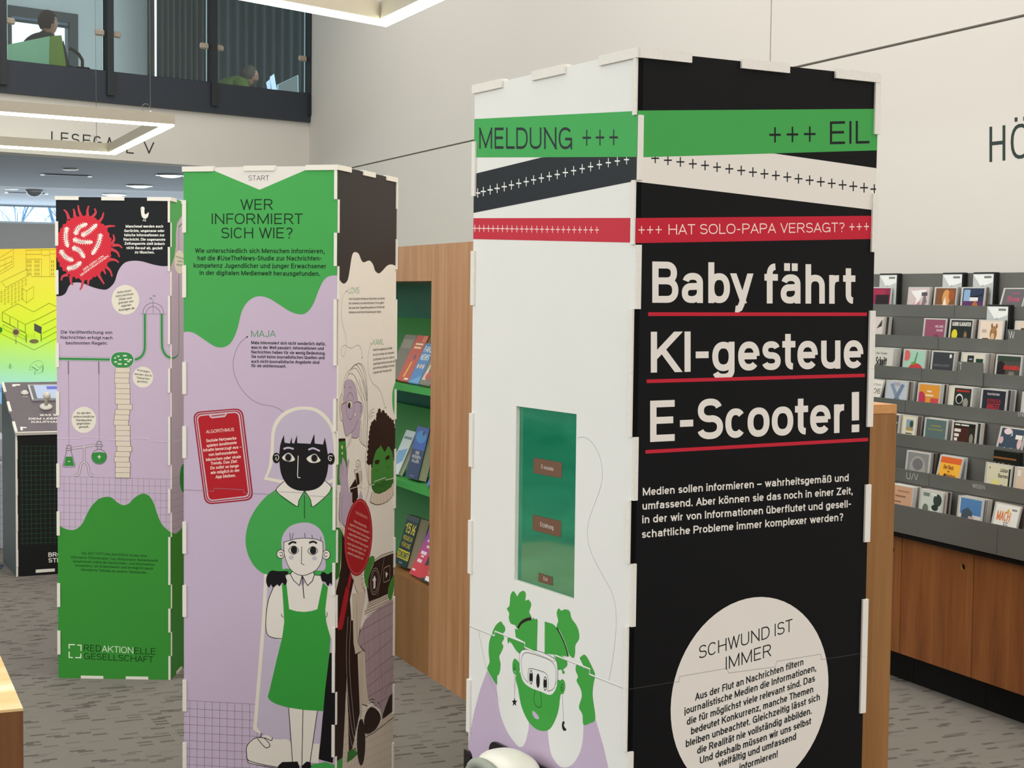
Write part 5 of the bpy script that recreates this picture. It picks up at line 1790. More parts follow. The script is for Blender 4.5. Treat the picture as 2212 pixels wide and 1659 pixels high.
# cabinets
for i, (d1, hole_d) in enumerate(((5.801, 5.45), (5.378, 5.03), (4.955, None), (4.532, 4.18), (4.109, 3.75), (3.686, 3.33))):
    d0 = d1 - .423
    lab = ('cherry wood cabinet under the rack, hidden end unit', 'cherry wood cabinet under the rack, partly behind the upright wooden end panel', 'cherry wood cabinet under the rack with round finger hole at its top corner',
           'cherry wood cabinet under the rack, right of the one with the finger hole', 'cherry wood cabinet under the rack, third from the finger-hole one', 'cherry wood cabinet under the rack, last one toward the viewer')[i]
    t = thing('base_cabinet', lab, 'cabinet', nd(3.9, d1, 0), 0, 'cherry wood base cabinets')
    M = frame(Vector((0, 0, 0)), -D, N, UP)
    mb = MB(M)
    mb.box(.001, .422, .022, .5, .125, .596, BLACKB)
    mb.box(.001, .422, .075, .5, 0, .125, BLACKB)
    mb.build('carcass', t)
    # door with a round finger hole
    mb = MB(M)
    g = .002
    hx, hz, hr = (.423 - .062, .535, .0125) if i != 3 else (.423 - .05, .535, .0125)
    cx0, cx1, cz0, cz1 = hx - .03, hx + .03, hz - .03, hz + .03
    for x0, x1, z0, z1 in ((g, cx0, .128, .592), (cx1, .423 - g, .128, .592), (cx0, cx1, .128, cz0), (cx0, cx1, cz1, .592)):
        mb.box(x0, x1, 0, .02, z0, z1, CAB_WOOD)
    ring = [(hx + hr * math.cos(a), hz + hr * math.sin(a)) for a in [2 * math.pi * j / 24 for j in range(24)]]
    sq = []
    for j in range(24):
        a = 2 * math.pi * j / 24
        c_, s_ = math.cos(a), math.sin(a)
        kk = .03 / max(abs(c_), abs(s_))
        sq.append((hx + kk * c_, hz + kk * s_))
    for j in range(24):
        j2 = (j + 1) % 24
        mb.face([(ring[j][0], 0, ring[j][1]), (sq[j][0], 0, sq[j][1]), (sq[j2][0], 0, sq[j2][1]), (ring[j2][0], 0, ring[j2][1])], CAB_WOOD)
        mb.face([(ring[j][0], 0, ring[j][1]), (ring[j2][0], 0, ring[j2][1]), (ring[j2][0], .009, ring[j2][1]), (ring[j][0], .009, ring[j][1])], mat('#b9854a', .5, .3))
    door = mb.build('door', t)
    mb = MB(M)
    mb.box(hx - .02, hx + .02, .0085, .0105, hz - .02, hz + .02, BLACKB)  # black plate stands in for the darkness inside the hole
    mb.build('hole_dark_plate', door)

# ------------------------------------------------------------------ audiobook cases
CASE_W, CASE_H, CASE_T = 0.142, 0.125, 0.0095
CLEAR = mat('#c4c4c0', 0.12, 0.6, var=0.05, scale=30)
CASE_MATS = [CLEAR, mat('#b1b1ad', 0.15, 0.6), mat('#8d8c89', 0.2, 0.5), mat('#3a3938', 0.25, 0.5), mat('#b9aca0', 0.2, 0.5), mat('#6a5a50', 0.25, 0.5)]
_case_mesh = []
for m in CASE_MATS:
    mb = MB()
    mb.bbox(0, CASE_W, 0, CASE_T, 0, CASE_H, m, .0012)
    o = mb.build('audiobook_case')
    _case_mesh.append(o.data)
    bpy.data.objects.remove(o)


def cover(parent, W, H, y, x_off, art, base, name='cover'):
    """printed insert: art items in 0..1 of the insert"""
    mb = MB()
    mb.box(x_off, x_off + W, y - .0006, y, .003, .003 + H, mat(base, .3, .4))
    for i, a in enumerate(art):
        yy = y - .0008 - .00012 * i
        P = lambda u, v: (x_off + W * u, yy, .003 + H * v)
        if a[0] == 'r':
            mb.face([P(a[1], a[2]), P(a[3], a[2]), P(a[3], a[4]), P(a[1], a[4])], mat(a[5], .3, .4))
        elif a[0] == 'e':
            mb.face([P(min(1, max(0, a[1] + a[3] * math.cos(t))), min(1, max(0, a[2] + a[4] * math.sin(t)))) for t in [2 * math.pi * j / 24 for j in range(24)]], mat(a[5], .3, .4))
        elif a[0] == 'p':
            mb.face([P(*q) for q in a[1]], mat(a[2], .3, .4))
        elif a[0] == 't':
            x0, y0, x1, cap = a[2:6]
            wt = a[7] if len(a) > 7 else .15
            polys, wid, sub = text_polys(a[1], wt, (x1 - x0) * W / (cap * H))
            for q, s in zip(polys, sub):
                yk = yy - .00001 * s
                mb.face([(x_off + W * (x0 + (x1 - x0) * u / wid), yk, .003 + H * (y0 + cap * v)) for u, v in q], mat(a[6], .4, .3))
    return mb.build(name, parent)


WHT, BLK = '#e6e3dd', '#1e1e20'
# row (tier), pixel x of the lower left corner and pixel y near it in the enlarged view, view origin y, lean, turn, cases behind, short name, label, cover colour, art
CDS = [
    (6, 108, 480, 560, 9, -6, 2, 'magenta case', 'audiobook with magenta and black cover on the top tier, half hidden by the column', '#8c2c50',
     [('r', .3, .35, .95, .75, '#2b2228'), ('p', [(.3, 0), (.95, 0), (.8, .35), (.38, .35)], '#241f22'), ('r', .1, .75, .75, .95, '#a4324f')] + [('r', .4 + .06 * i, .04, .425 + .06 * i, .3, '#c7b9bd') for i in range(8)]),
    (6, 520, 488, 560, 9, 0, 1, 'crinkled pink case', 'audiobook with crinkled shiny pink and white cover on the top tier', '#d3c0c4',
     [('e', .45, .3, .2, .25, '#c98ba0'), ('p', [(.05, .9), (.4, .6), (.3, .35), (.5, .5), (.9, .95)], '#f3eff0'), ('p', [(.6, .1), (.95, .5), (.8, .9), (.7, .45)], '#7e7779'), ('r', .65, .72, .95, .85, '#55545a')]),
    (6, 795, 490, 560, 9, 0, 1, 'orange photo case', 'audiobook with glowing orange photo cover and cream lettering on the top tier', '#6b4636',
     [('r', 0, .3, 1, 1, '#7d5236'), ('e', .55, .65, .2, .3, '#d99a5a'), ('p', [(.35, .3), (.5, .7), (.62, .3)], '#efe0cf'), ('e', .8, .75, .14, .2, '#a4552f'), ('r', 0, 0, 1, .28, '#c9b27e'), ('t', 'NICHOLAS SPARKS', .05, .32, .95, .09, '#e9dfc6'), ('t', 'The Best of Me', .12, .1, .9, .12, '#8a6a3e')]),
    (6, 1080, 492, 560, 8, 0, 4, 'purple case', 'audiobook with purple cover and dark blue top on the top tier', '#5b3265',
     [('r', 0, .55, 1, 1, '#2c3a55'), ('r', .05, .55, .35, .95, '#8fb0d6'), ('p', [(.35, .6), (.95, .75), (.95, .8), (.4, .7)], '#1a1d28'), ('e', .62, .28, .16, .26, '#b36a38'), ('r', .35, .55, .75, .68, '#e8e6e6'), ('e', .25, .22, .09, .16, '#cfc4de')]),
    (6, 1472, 498, 560, 16, 4, 3, 'grey case with pink lettering', 'audiobook with grey cover and pink lettering, leaning on the top tier', '#5d5a5e',
     [('t', 'Shaw', .22, .55, .85, .2, '#b24a68', .2), ('r', .4, .82, .8, .85, '#b24a68'), ('e', .72, .2, .2, .2, '#a58ab4'), ('r', .7, .28, .95, .36, '#e4e2e4'), ('r', .05, .1, .3, .14, '#d9d6d9'), ('r', .05, .18, .36, .22, '#d9d6d9')]),
    (5, 50, 792, 560, 8, 0, 5, 'pale pink case', 'audiobook with pale pink cover on the second tier, half hidden by the column', '#dcd0d0', [('p', [(.7, .6), (.98, .95), (.98, .7)], '#3a3a3a'), ('r', .1, .1, .9, .3, '#cfa2ac')]),
    (5, 684, 812, 560, 8, 0, 2, 'mauve case', 'audiobook with plain mauve cover and small white lettering on the second tier', '#95506b',
     [('t', 'MELANIE', .52, .72, .92, .08, '#e9dde2'), ('t', 'RAABE', .6, .58, .92, .08, '#e9dde2'), ('e', .6, .28, .16, .2, '#7a3d55'), ('e', .66, .22, .07, .2, '#5f3145')]),
    (5, 955, 822, 560, 8, 0, 3, 'black case with yellow dot', 'audiobook with black cover and yellow dot on the second tier', '#20282a',
     [('t', 'KARIN SLAUGHTER', .06, .8, .95, .14, '#d8d8d0', .18), ('e', .2, .5, .14, .18, '#e2d22a'), ('e', .72, .45, .1, .2, '#4c4a46'), ('e', .73, .5, .05, .09, '#b5763f'), ('t', 'DIE LETZTE', .05, .14, .5, .09, '#6d7a78'), ('t', 'WITWE', .05, .03, .35, .08, '#6d7a78'), ('r', .52, .02, .95, .2, '#dedcd6')]),
    (5, 1262, 838, 560, 8, 0, 4, 'cream case with mouse', 'audiobook with cream cover and small brown mouse on the second tier', '#e8d6c6',
     [('e', .62, .58, .16, .24, '#9c7046'), ('e', .62, .74, .12, .1, '#a87c52'), ('e', .53, .85, .04, .08, '#8a5f3c'), ('e', .75, .84, .04, .08, '#8a5f3c'), ('e', .6, .48, .08, .12, '#d9b894'), ('r', .46, .31, .82, .34, '#6d5a48'), ('r', .1, .62, .3, .72, '#bfae9e'), ('r', .15, .34, .42, .42, '#3d342c'), ('r', .4, .2, .85, .23, '#8a7360')]),
    (5, 1640, 850, 560, 8, 0, 3, 'cream case with dark photo', 'audiobook with cream cover and dark red photo behind the W plate', '#dccabb', [('r', .12, .1, .9, .6, '#6d2c22'), ('e', .5, .4, .25, .2, '#d8c6b6'), ('r', .2, .68, .8, .8, '#3c3532')]),
    (4, 150, 1110, 560, 8, 0, 3, 'white case reading Schnitt', 'audiobook with off-white cover reading Schnitt on the third tier', '#d9d8d2',
     [('t', 'Schnitt', .12, .38, .72, .32, '#2e2c2b', .16), ('t', 'Marc Raabe', .1, .8, .7, .08, '#6d6b68'), ('r', .44, .1, .46, .4, '#3b3937')]),
    (4, 470, 1135, 560, 8, 0, 3, 'mint case', 'audiobook with mint green cover and red fruit shapes on the third tier', '#a6d3c0',
     [('e', .6, .22, .42, .34, '#cf4048'), ('e', .1, .82, .18, .2, '#d9686a'), ('e', .48, .55, .12, .05, '#7aa23e'), ('p', [(.5, .55), (.62, .95), (.66, .94), (.56, .55)], '#4f7a3c'), ('r', .62, .03, .92, .2, '#e6e2de')]),
    (4, 765, 1155, 560, 8, 0, 4, 'slate case', 'audiobook with dark slate blue cover on the third tier', '#3c3d45',
     [('t', 'MARTIN SCHMITT', .08, .5, .85, .08, '#7d7a84'), ('e', .86, .88, .06, .07, '#e4e4e8'), ('p', [(.05, 0), (.2, .3), (.3, 0)], '#c7c7cc'), ('p', [(.6, 0), (.8, .28), (.95, .02)], '#b5b7c0')]),
    (4, 1075, 1185, 560, 8, 0, 4, 'case with two dark panels', 'audiobook with cream cover and two dark panels behind the T plate', '#dcd5c4',
     [('r', .22, .45, .52, .95, '#2b3038'), ('r', .62, .1, .95, .85, '#23402f'), ('e', .8, .5, .1, .14, '#5c8a66'), ('r', .3, .8, .45, .84, '#b9c0c8')]),
    (4, 1440, 1215, 560, 8, 0, 4, 'road case', 'audiobook with dark road picture and red lettering on the third tier', '#4a4843',
     [('p', [(.3, 0), (.55, .5), (.75, .5), (.95, 0)], '#77746c'), ('p', [(.5, 0), (.62, .4), (.66, .4), (.76, 0)], '#d9d6cf'), ('e', .16, .55, .22, .28, '#241d22'), ('t', 'DER HEIMWEG', .3, .55, .98, .14, '#c23a34', .2), ('r', 0, .85, 1, 1, '#34443c')]),
    (3, 22, 1440, 560, 16, 4, 2, 'white case with heart', 'audiobook with white cover and red heart, leaning on the fourth tier', '#e4e0da',
     [('t', 'KATHY', .3, .78, .95, .1, '#57534e'), ('t', 'REICHS', .25, .5, .98, .2, '#47433f'), ('e', .55, .22, .14, .14, '#b23a34'), ('e', .75, .25, .12, .12, '#b23a34')]),
    (3, 285, 1465, 560, 8, 0, 4, 'pale blue case', 'audiobook with pale blue cover and grey cross shape on the fourth tier', '#c3cedd',
     [('p', [(.15, .9), (.3, .95), (.95, .05), (.75, 0)], '#8b9ab0'), ('p', [(.75, .95), (.9, .9), (.4, .02), (.2, .1)], '#7a8aa4'), ('e', .55, .25, .2, .2, '#6d7d98'), ('t', 'RBS', .35, .86, .7, .12, '#a98f96')]),
    (3, 620, 1495, 560, 8, 0, 4, 'orange case', 'audiobook with orange cover and pink disc on the fourth tier', '#e39a3c',
     [('e', .12, .45, .22, .3, '#c23a5c'), ('r', .6, .3, .98, .55, '#cf4a56'), ('r', .4, .74, .62, .8, '#efe2c4'), ('r', .34, .6, .72, .66, '#efe2c4'), ('p', [(.42, 0), (.5, .35), (.62, 0)], '#8a5a30'), ('r', 0, 0, 1, .1, '#7f7d74')]),
    (3, 945, 1525, 560, 8, 0, 3, 'photo case with cream border', 'audiobook with black and white photo and cream border on the fourth tier', '#ddd6c6',
     [('r', .2, 0, .98, .98, '#2c3534'), ('e', .45, .62, .17, .17, '#d9d6cf'), ('e', .45, .6, .13, .13, '#20201f'), ('e', .75, .5, .12, .16, '#9b948a'), ('p', [(.5, 0), (.6, .3), (.9, .3), (.98, 0)], '#b5aea2'), ('r', .3, .86, .9, .92, '#b3332c'), ('r', .15, .08, .42, .22, '#e5e3dd')]),
    (3, 1285, 1555, 560, 8, 0, 5, 'dark blue case reading Angst', 'audiobook with dark blue cover and red word ANGST on the fourth tier', '#2b2b38',
     [('t', 'KLAUS PETER WOLF', .2, .84, .75, .07, '#cfcbd0'), ('t', 'OSTFRIESEN', .22, .6, .8, .12, '#a02c36'), ('t', 'ANGST', .22, .38, .8, .2, '#b5303a', .18), ('r', .28, 0, .48, .3, '#57688c'), ('r', 0, 0, .24, .12, '#e2e0dc')]),
    (3, 1715, 1600, 560, 8, 0, 3, 'pale grey case', 'audiobook with pale grey cover on the fourth tier at the right picture edge', '#c9c6c6', [('e', .4, .3, .3, .26, '#6d6a78'), ('r', .1, .75, .8, .9, '#8d8a8c')]),
    (2, 270, 450, 840, 8, 0, 2, 'dark grey case', 'audiobook with dark grey cover beside the upright wooden end panel', '#55524e', [('r', .5, .72, .95, .76, '#cfcac0'), ('r', .7, .05, .95, .16, '#e4e2da')]),
    (2, 455, 480, 840, 9, 3, 2, 'cream landscape case', 'audiobook with cream cover and small landscape picture on the fifth tier', '#e6dfc4',
     [('r', .28, .52, .85, .9, '#8aa6c4'), ('p', [(.28, .52), (.5, .68), (.85, .55), (.85, .52)], '#b59a4e'), ('e', .7, .75, .14, .12, '#3e4a2c'), ('r', .3, .4, .8, .44, '#6a6450'), ('r', .32, .28, .8, .32, '#6a6450'), ('r', .34, .16, .7, .2, '#6a6450')]),
    (2, 690, 515, 840, 9, 2, 4, 'teal case', 'audiobook with grey teal cover and gold candle shapes on the fifth tier', '#5e7273',
     [('r', .25, .76, .75, .82, '#8a8a5c'), ('r', .14, .64, .86, .69, '#8a8a5c'), ('p', [(.42, 0), (.5, .4), (.58, .05), (.7, 0)], '#c9a552'), ('e', .52, .1, .16, .1, '#b3924a'), ('r', .08, .18, .26, .3, '#e3e1da'), ('r', .05, .04, .3, .1, '#d5d3cc')]),
    (2, 980, 545, 840, 8, 1, 5, 'dark red photo case', 'audiobook with dark red photo, white tags and red band on the fifth tier', '#4a211e',
     [('r', .0, .86, 1, 1, '#1f1a1a'), ('r', .06, .91, .3, .96, '#dedad2'), ('r', .34, .91, .7, .96, '#dedad2'), ('r', .72, .2, 1, .84, '#2b2523'), ('e', .85, .5, .09, .18, '#8d867a'), ('p', [(.15, 0), (1, .2), (1, .34), (.4, .1)], '#c02f36'), ('r', .05, .7, .35, .8, '#e3e0da'), ('r', .06, .54, .28, .64, '#e3e0da'), ('r', .07, .4, .22, .5, '#e3e0da')]),
    (2, 1445, 590, 840, 14, 3, 3, 'dark floral case', 'audiobook with dark blue floral cover of short stories, leaning on the fifth tier', '#39485a',
     [('t', 'Great Short', .25, .26, .8, .13, '#e3e1dc'), ('t', 'Stories & Tales', .22, .1, .95, .13, '#e3e1dc'), ('e', .3, .9, .18, .1, '#e0c9cc'), ('e', .9, .55, .1, .18, '#d8b6ba'), ('e', .08, .6, .09, .12, '#cfa6ad'), ('p', [(.45, .75), (.5, .95), (.55, .78)], '#9fb0b8'), ('r', .68, .68, .98, .82, '#e4e2d6')]),
    (1, 500, 860, 840, 8, 0, 4, 'silver grey case', 'audiobook with silver grey portrait cover above the U/V sign', '#8d8d8d', [('e', .5, .5, .38, .4, '#a5a4a2'), ('e', .5, .62, .25, .2, '#77767a'), ('r', .1, .1, .3, .2, '#c9c8c6')]),
    (1, 815, 912, 840, 13, 3, 4, 'orange sunset case', 'audiobook with orange sunset cover and small dark figure on the sixth tier', '#f0b23a',
     [('r', 0, .8, 1, 1, '#d9622c'), ('p', [(0, 0), (0, .45), (.25, .2), (.3, 0)], '#b3402a'), ('p', [(.7, 0), (.85, .25), (1, .12), (1, 0)], '#c04a2c'), ('r', .27, 0, .36, .32, '#1f1712'), ('e', .32, .38, .05, .07, '#1f1712'), ('t', 'Der Fluch', .2, .6, .68, .14, '#8a4a24'), ('t', 'der', .42, .5, .55, .07, '#8a4a24'), ('t', 'Maisfrau', .38, .32, .85, .14, '#8a4a24')]),
    (1, 1330, 1000, 840, 8, 1, 3, 'cream clock case', 'audiobook with cream cover and serif style author lettering on the sixth tier', '#ddd8bd',
     [('r', .93, 0, 1, .93, '#1c1b1a'), ('t', 'Julian', .55, .8, .9, .12, '#2f2d28'), ('t', 'Barnes', .5, .62, .92, .12, '#2f2d28'), ('t', 'The', .62, .28, .9, .12, '#2f2d28'), ('t', 'Sense', .5, .08, .9, .13, '#2f2d28'), ('e', .42, .42, .14, .14, '#e6e08a'), ('t', 'I', .1, .86, .13, .06, '#4a473f'), ('t', 'VIII', .05, .3, .2, .06, '#6b675c')]),
    (1, 1635, 1050, 840, 8, 0, 3, 'splatter case', 'audiobook with pale peach cover and red splatter on the sixth tier', '#dfc7b2', [('e', .6, .2, .16, .14, '#b03038'), ('e', .75, .32, .06, .08, '#b03038'), ('t', 'Lo', .5, .6, .8, .14, '#6d5a50'), ('r', .05, .75, .2, .95, '#e9e6e0')]),
    (0, 330, 1215, 840, 8, 0, 3, 'peach case', 'audiobook with peach cover on the lowest tier next to the wooden end panel', '#d3a587', [('r', .3, .82, .85, .86, '#9a7a66'), ('r', .2, .64, .7, .69, '#8a6a58'), ('r', .1, .46, .5, .5, '#8a6a58'), ('p', [(.6, 0), (.98, .3), (.98, 0)], '#e3d9d2'), ('r', .38, .2, .6, .34, '#e9e6e1')]),
    (0, 640, 1265, 840, 10, 2, 4, 'black and white tree case', 'audiobook with black and white tree picture on the lowest tier', '#cfd6d0',
     [('r', 0, 0, 1, .3, '#5c6656'), ('p', [(.4, 0), (.5, .5), (.75, .5), (.6, 0)], '#e6e8e4'), ('e', .8, .75, .2, .2, '#39443c'), ('e', .7, .5, .16, .1, '#2e3830'), ('e', .25, .42, .14, .16, '#6d7a6c'), ('r', .1, .84, .4, .95, '#7f8b84'), ('r', .5, .88, .75, .96, '#e6e6e2')]),
    (0, 1040, 1350, 840, 10, 2, 3, 'blue house case', 'audiobook with blue sky and dark house picture on the lowest tier', '#e4e2dd',
     [('r', .05, .5, 1, 1, '#5a8ac2'), ('p', [(.1, .2), (.15, .6), (.4, .72), (.62, .58), (.62, .2)], '#4c5a66'), ('r', .45, .1, .7, .45, '#c9b4bc'), ('p', [(.4, 0), (.5, .25), (.7, .25), (.72, 0)], '#3b63a4'), ('r', .75, .05, 1, .3, '#3d4a63'), ('e', .58, .3, .05, .07, '#8a2f30'), ('r', 0, 0, .3, .08, '#ecebe6')]),
    (0, 1390, 1430, 840, 13, 3, 3, 'white case with orange lettering', 'audiobook with white cover and big orange lettering on the lowest tier', '#eceae6',
     [('t', 'MACH', .1, .5, .68, .3, '#df7a34', .13), ('t', 'ES', .45, .28, .65, .2, '#3a3a3a', .1), ('t', 'EINFACH!', .05, .03, .85, .2, '#3a3a3a', .1), ('e', .55, .82, .05, .07, '#e3b52e'), ('r', .7, .86, .92, .91, '#8d8a86')]),
    (0, 1750, 1490, 840, 8, 0, 2, 'dark plum case', 'audiobook with dark plum cover on the lowest tier at the right picture edge', '#4a2438', [('r', .1, .62, .8, .7, '#a07a8c')]),
]
CD_FR = frame(Vector((0, 0, 0)), -D, N, UP)
CD_YAW = math.atan2(-D.y, -D.x)
ORD = ('first', 'second', 'third', 'fourth', 'fifth')
rnd = random.Random(5)
BOXED = ((6, 108), (6, 795), (6, 1080), (5, 1262), (1, 1330))
for tier, px_, py_, y0_, lean, turn, nb, short, lab, base, art in CDS:
    slim = (tier, px_) in ((2, 270), (2, 455))
    if lean < 12:
        lean = 5.5
    back = min(lean, 5.5)
    sl, sb = math.sin(math.radians(lean)), math.sin(math.radians(back))
    gap_b = .125 * (sl - sb) + .142 * math.sin(math.radians(max(0, -turn))) + .0004
    lim = .070 if (tier, px_) not in BOXED else .044
    while .006 + .142 * math.sin(math.radians(max(0, turn))) + .0096 + gap_b + .0098 * nb + .125 * sb > lim:
        nb -= 1
    n, z = RK_N0 + RK_DN * tier + .006 + .142 * math.sin(math.radians(max(0, turn))), RK_Z0 + RK_DZ * tier - .0495
    d = on_plane(1850 + px_ / 4.878, y0_ + py_ / 4.878, N * n, N).dot(D)
    t = thing('audiobook_case', lab, 'audiobook', nd(n, d, z + CASE_T * sl), 0, 'audiobooks on the rack')
    t.rotation_euler = (-math.radians(lean), 0, CD_YAW + math.radians(-turn))
    c = bpy.data.objects.new('case', _case_mesh[0])
    C.objects.link(c)
    c.parent = t
    if slim:
        c.scale = (.68, 1, 1)
    cover(t, .126 * (.68 if slim else 1), .117, 0, .013 * (.68 if slim else 1), art, base)
    for j in range(nb):
        k = bpy.data.objects.new('audiobook_case', _case_mesh[rnd.randrange(6)])
        C.objects.link(k)
        k.location = nd(n + gap_b + .0098 * (j + 1), d - rnd.uniform(-.001, .003), z + CASE_T * sb)
        k.rotation_euler = (-math.radians(back), 0, CD_YAW)
        if slim:
            k.scale = (.68, 1, 1)
        tag(k, f'{ORD[j]} audiobook case filed behind the {short}', 'audiobook', 'audiobooks filed behind others')
# taller black boxes
for tier, px_, py_, y0_, lab, art in ((6, 225, 480, 560, 'tall black audiobook box with glare painted on its sleeve behind the magenta case', 0), (6, 888, 488, 560, 'tall black audiobook box with glare painted on its sleeve behind the orange photo case', 0), (6, 1208, 490, 560, 'tall black audiobook box with glare painted on its sleeve behind the purple case', 0),
                                      (5, 1352, 835, 560, 'tall black audiobook box with glare painted on its sleeve behind the mouse cover', 0), (1, 1425, 985, 840, 'tall black audiobook box with dark sleeve behind the cream clock cover', 1)):
    n, z = RK_N0 + RK_DN * tier + (.0440 if tier == 6 else .0425), RK_Z0 + RK_DZ * tier - .0495
    d = on_plane(1850 + px_ / 4.878, y0_ + py_ / 4.878, N * n, N).dot(D)
    t = thing('audiobook_box', lab, 'audiobook', nd(n, d, z + .0008), 0, 'tall black audiobook boxes')
    t.rotation_euler = (-math.radians(1.8), 0, CD_YAW)
    mb = MB()
    mb.bbox(0, .135, 0, .021, 0, .186 if not art else .172, mat('#151616', .25, .5), .002)
    mb.build('case', t)
    if art:
        cover(t, .125, .16, 0, .002, [('t', 'T. C. Boyle', .03, .7, .75, .07, '#b9b2a4'), ('r', 0, .86, .98, .87, '#b5763f')] + [('p', [(.02 + .06 * q, .875), (.05 + .06 * q, .91), (.08 + .06 * q, .875)], '#b5763f') for q in range(16)], '#191716', 'sleeve')
    else:
        cover(t, .122, .176, 0, .003, [('p', [(.02, .98), (.4, .7), (.98, .8), (.98, .98)], '#f2f4f4'), ('p', [(.05, .6), (.5, .75), (.9, .5), (.6, .4)], '#aeb8ba'), ('r', .55, .9, .9, .95, '#7d8486')], '#c3c9c8', 'sleeve')  # pale polygons paint the glare on the plastic
# ------------------------------------------------------------------ tall wooden bookcase with green display shelves
WOODM = wood('pear_veneer', '#a06e46', '#b07e54', '#bf9066', 0.42, 'Z', scale=1.0)
WOODB = wood('warm_veneer', '#79502a', '#8b6034', '#9a6e40', 0.4, 'Z', scale=1.0)
GREENP = mat('#3f9c48', 0.5, 0.3)
GREEN_SHADE = mat('#4a957a', 0.55, 0.3)  # shelf green with the shade of the recess put into it
BN0, BN1, BH = 2.2, 2.62, 1.735


def bd(px_, py_, n=BN0):
    return on_plane(px_, py_, N * n, N)


d_op0 = bd(930, 850).dot(D)
d_op1 = 8.6
d_mid = bd(958.5, 850).dot(D)
d_end = 5.18
z_rail = bd(930, 607).z
z_base = .356
bk = thing('bookcase', 'tall wooden bookcase with green sloped shelves behind the columns', 'bookcase', nd(BN0, d_op0, 0))
mb = MB(WF)
mb.box(BN0, BN1, d_mid + .001, d_op0, 0, BH, WOODM)
adopt(mb.build('stile'), bk)
mb = MB(WF)
mb.box(BN0, BN1, d_end, d_mid - .001, 0, BH, WOODM)
adopt(mb.build('end_panel'), bk)
mb = MB(WF)
mb.box(BN0, BN1, d_op0 + .0005, d_op1, z_rail, BH, WOODM)
adopt(mb.build('top_rail'), bk)
mb = MB(WF)
mb.box(BN0, BN1, d_op0 + .0005, d_op1, 0, z_base, WOODB)
adopt(mb.build('plinth'), bk)
mb = MB(WF)
mb.box(BN0, BN1, d_op1, d_op1 + .1, 0, BH, WOODM)
adopt(mb.build('stile'), bk)
mb = MB(WF)
mb.box(BN1 - .02, BN1, d_op0 + .0005, d_op1 - .0005, z_base + .0005, z_rail - .0005, GREEN_SHADE)
adopt(mb.build('back_panel'), bk)
SHELF = [(1.157, z_rail - .01), (.749, 1.10), (z_base, .70)]
for k, (z, zt) in enumerate(SHELF):
    if k < 2:
        mb = MB(WF)
        mb.box(BN0 + .012, BN1 - .0205, d_op0 + .001, d_op1 - .001, z - .027, z, GREENP)
        adopt(mb.build('shelf'), bk)
    # sloping board that the books lean on
    mb = MB(WF)
    a, b, h = BN0 + .17, BN0 + .29, .27
    mb.grid([(a, d_op0 + .001, z + .0005), (b, d_op0 + .001, z + h), (b + .012, d_op0 + .001, z + h), (a + .012, d_op0 + .001, z + .0005), (a, d_op1 - .001, z + .0005), (b, d_op1 - .001, z + h), (b + .012, d_op1 - .001, z + h), (a + .012, d_op1 - .001, z + .0005)],
            [(0, 1, 2, 3), (4, 7, 6, 5), (0, 4, 5, 1), (1, 5, 6, 2), (2, 6, 7, 3), (3, 7, 4, 0)], GREENP)
    adopt(mb.build('sloping_back'), bk)
PAGE = mat('#d9cfb4', 0.9, 0.1, var=0.08, scale=150)


def book(px_, py_, k, n_in, w, h, th, lean, turn, base, art, label, spine=None):
    z = SHELF[k][0]
    p0 = on_z(px_, py_, z)
    lr = math.radians(lean)
    n = BN0 + n_in
    d = on_plane(px_, py_, N * n, N).dot(D)
    t = thing('book', label, 'book', nd(n, d, z + th * math.sin(lr) + .0008), 0, 'books in the green bookcase')
    t.rotation_euler = (-lr, 0, CD_YAW + math.radians(turn))
    mb = MB()
    mb.box(0, w, 0, .0022, 0, h, mat(base, .35, .4))
    mb.box(0, w, th - .0022, th, 0, h, mat(base, .35, .4))
    mb.box(0, .003, .0022, th - .0022, 0, h, mat(spine or base, .35, .4))
    mb.build('binding', t)
    mb = MB()
    mb.box(.0032, w - .003, .0024, th - .0024, .002, h - .002, PAGE)
    mb.build('pages', t)
    cover(t, w - .001, h - .004, -.0001, .0005, art, base)


book(836, 836, 0, .06, .15, .21, .022, 24, 0, '#6d6a62', [('r', .1, .7, .9, .9, '#8a8578')], 'grey book on the upper green shelf, half behind the column')
book(857.5, 828, 0, .045, .14, .215, .02, 26, 0, '#c23c2c', [('p', [(.35, .08), (.5, .42), (.62, .42), (.5, .08)], '#e0b43c'), ('r', .2, .79, .85, .83, '#f0d9b0'), ('r', .2, .71, .8, .75, '#f0d9b0'), ('e', .62, .52, .08, .06, '#3b4470'), ('r', .55, .02, .9, .06, '#efe6d6'), ('e', .8, .93, .2, .08, '#d9744c')], 'red book with yellow figure on the upper green shelf')
book(881, 833, 0, .04, .125, .185, .014, 26, 0, '#3a7ab8', [('t', 'FAKE', .12, .78, .9, .15, '#d6e0e2', .2), ('t', 'NEWS', .12, .58, .9, .15, '#d6e0e2', .2), ('e', .25, .42, .08, .06, '#e3c9b4'), ('r', .45, .37, .58, .47, '#e3c9b4'), ('e', .75, .42, .08, .06, '#e3c9b4'), ('p', [(0, 0), (1, .0), (1, .2)], '#5b9ad0')], 'blue book reading FAKE NEWS on the upper green shelf')
book(904, 838, 0, .03, .13, .19, .02, 26, 0, '#6d675c', [('p', [(.1, .1), (.3, .6), (.45, .1)], '#c9c2b8'), ('p', [(.4, .2), (.6, .7), (.8, .3)], '#3e4438'), ('e', .5, .2, .2, .1, '#b3443c'), ('r', .1, .75, .9, .92, '#8c867a'), ('e', .7, .4, .12, .1, '#7e6a4c')], 'multicoloured photo book at the right end of the upper green shelf')
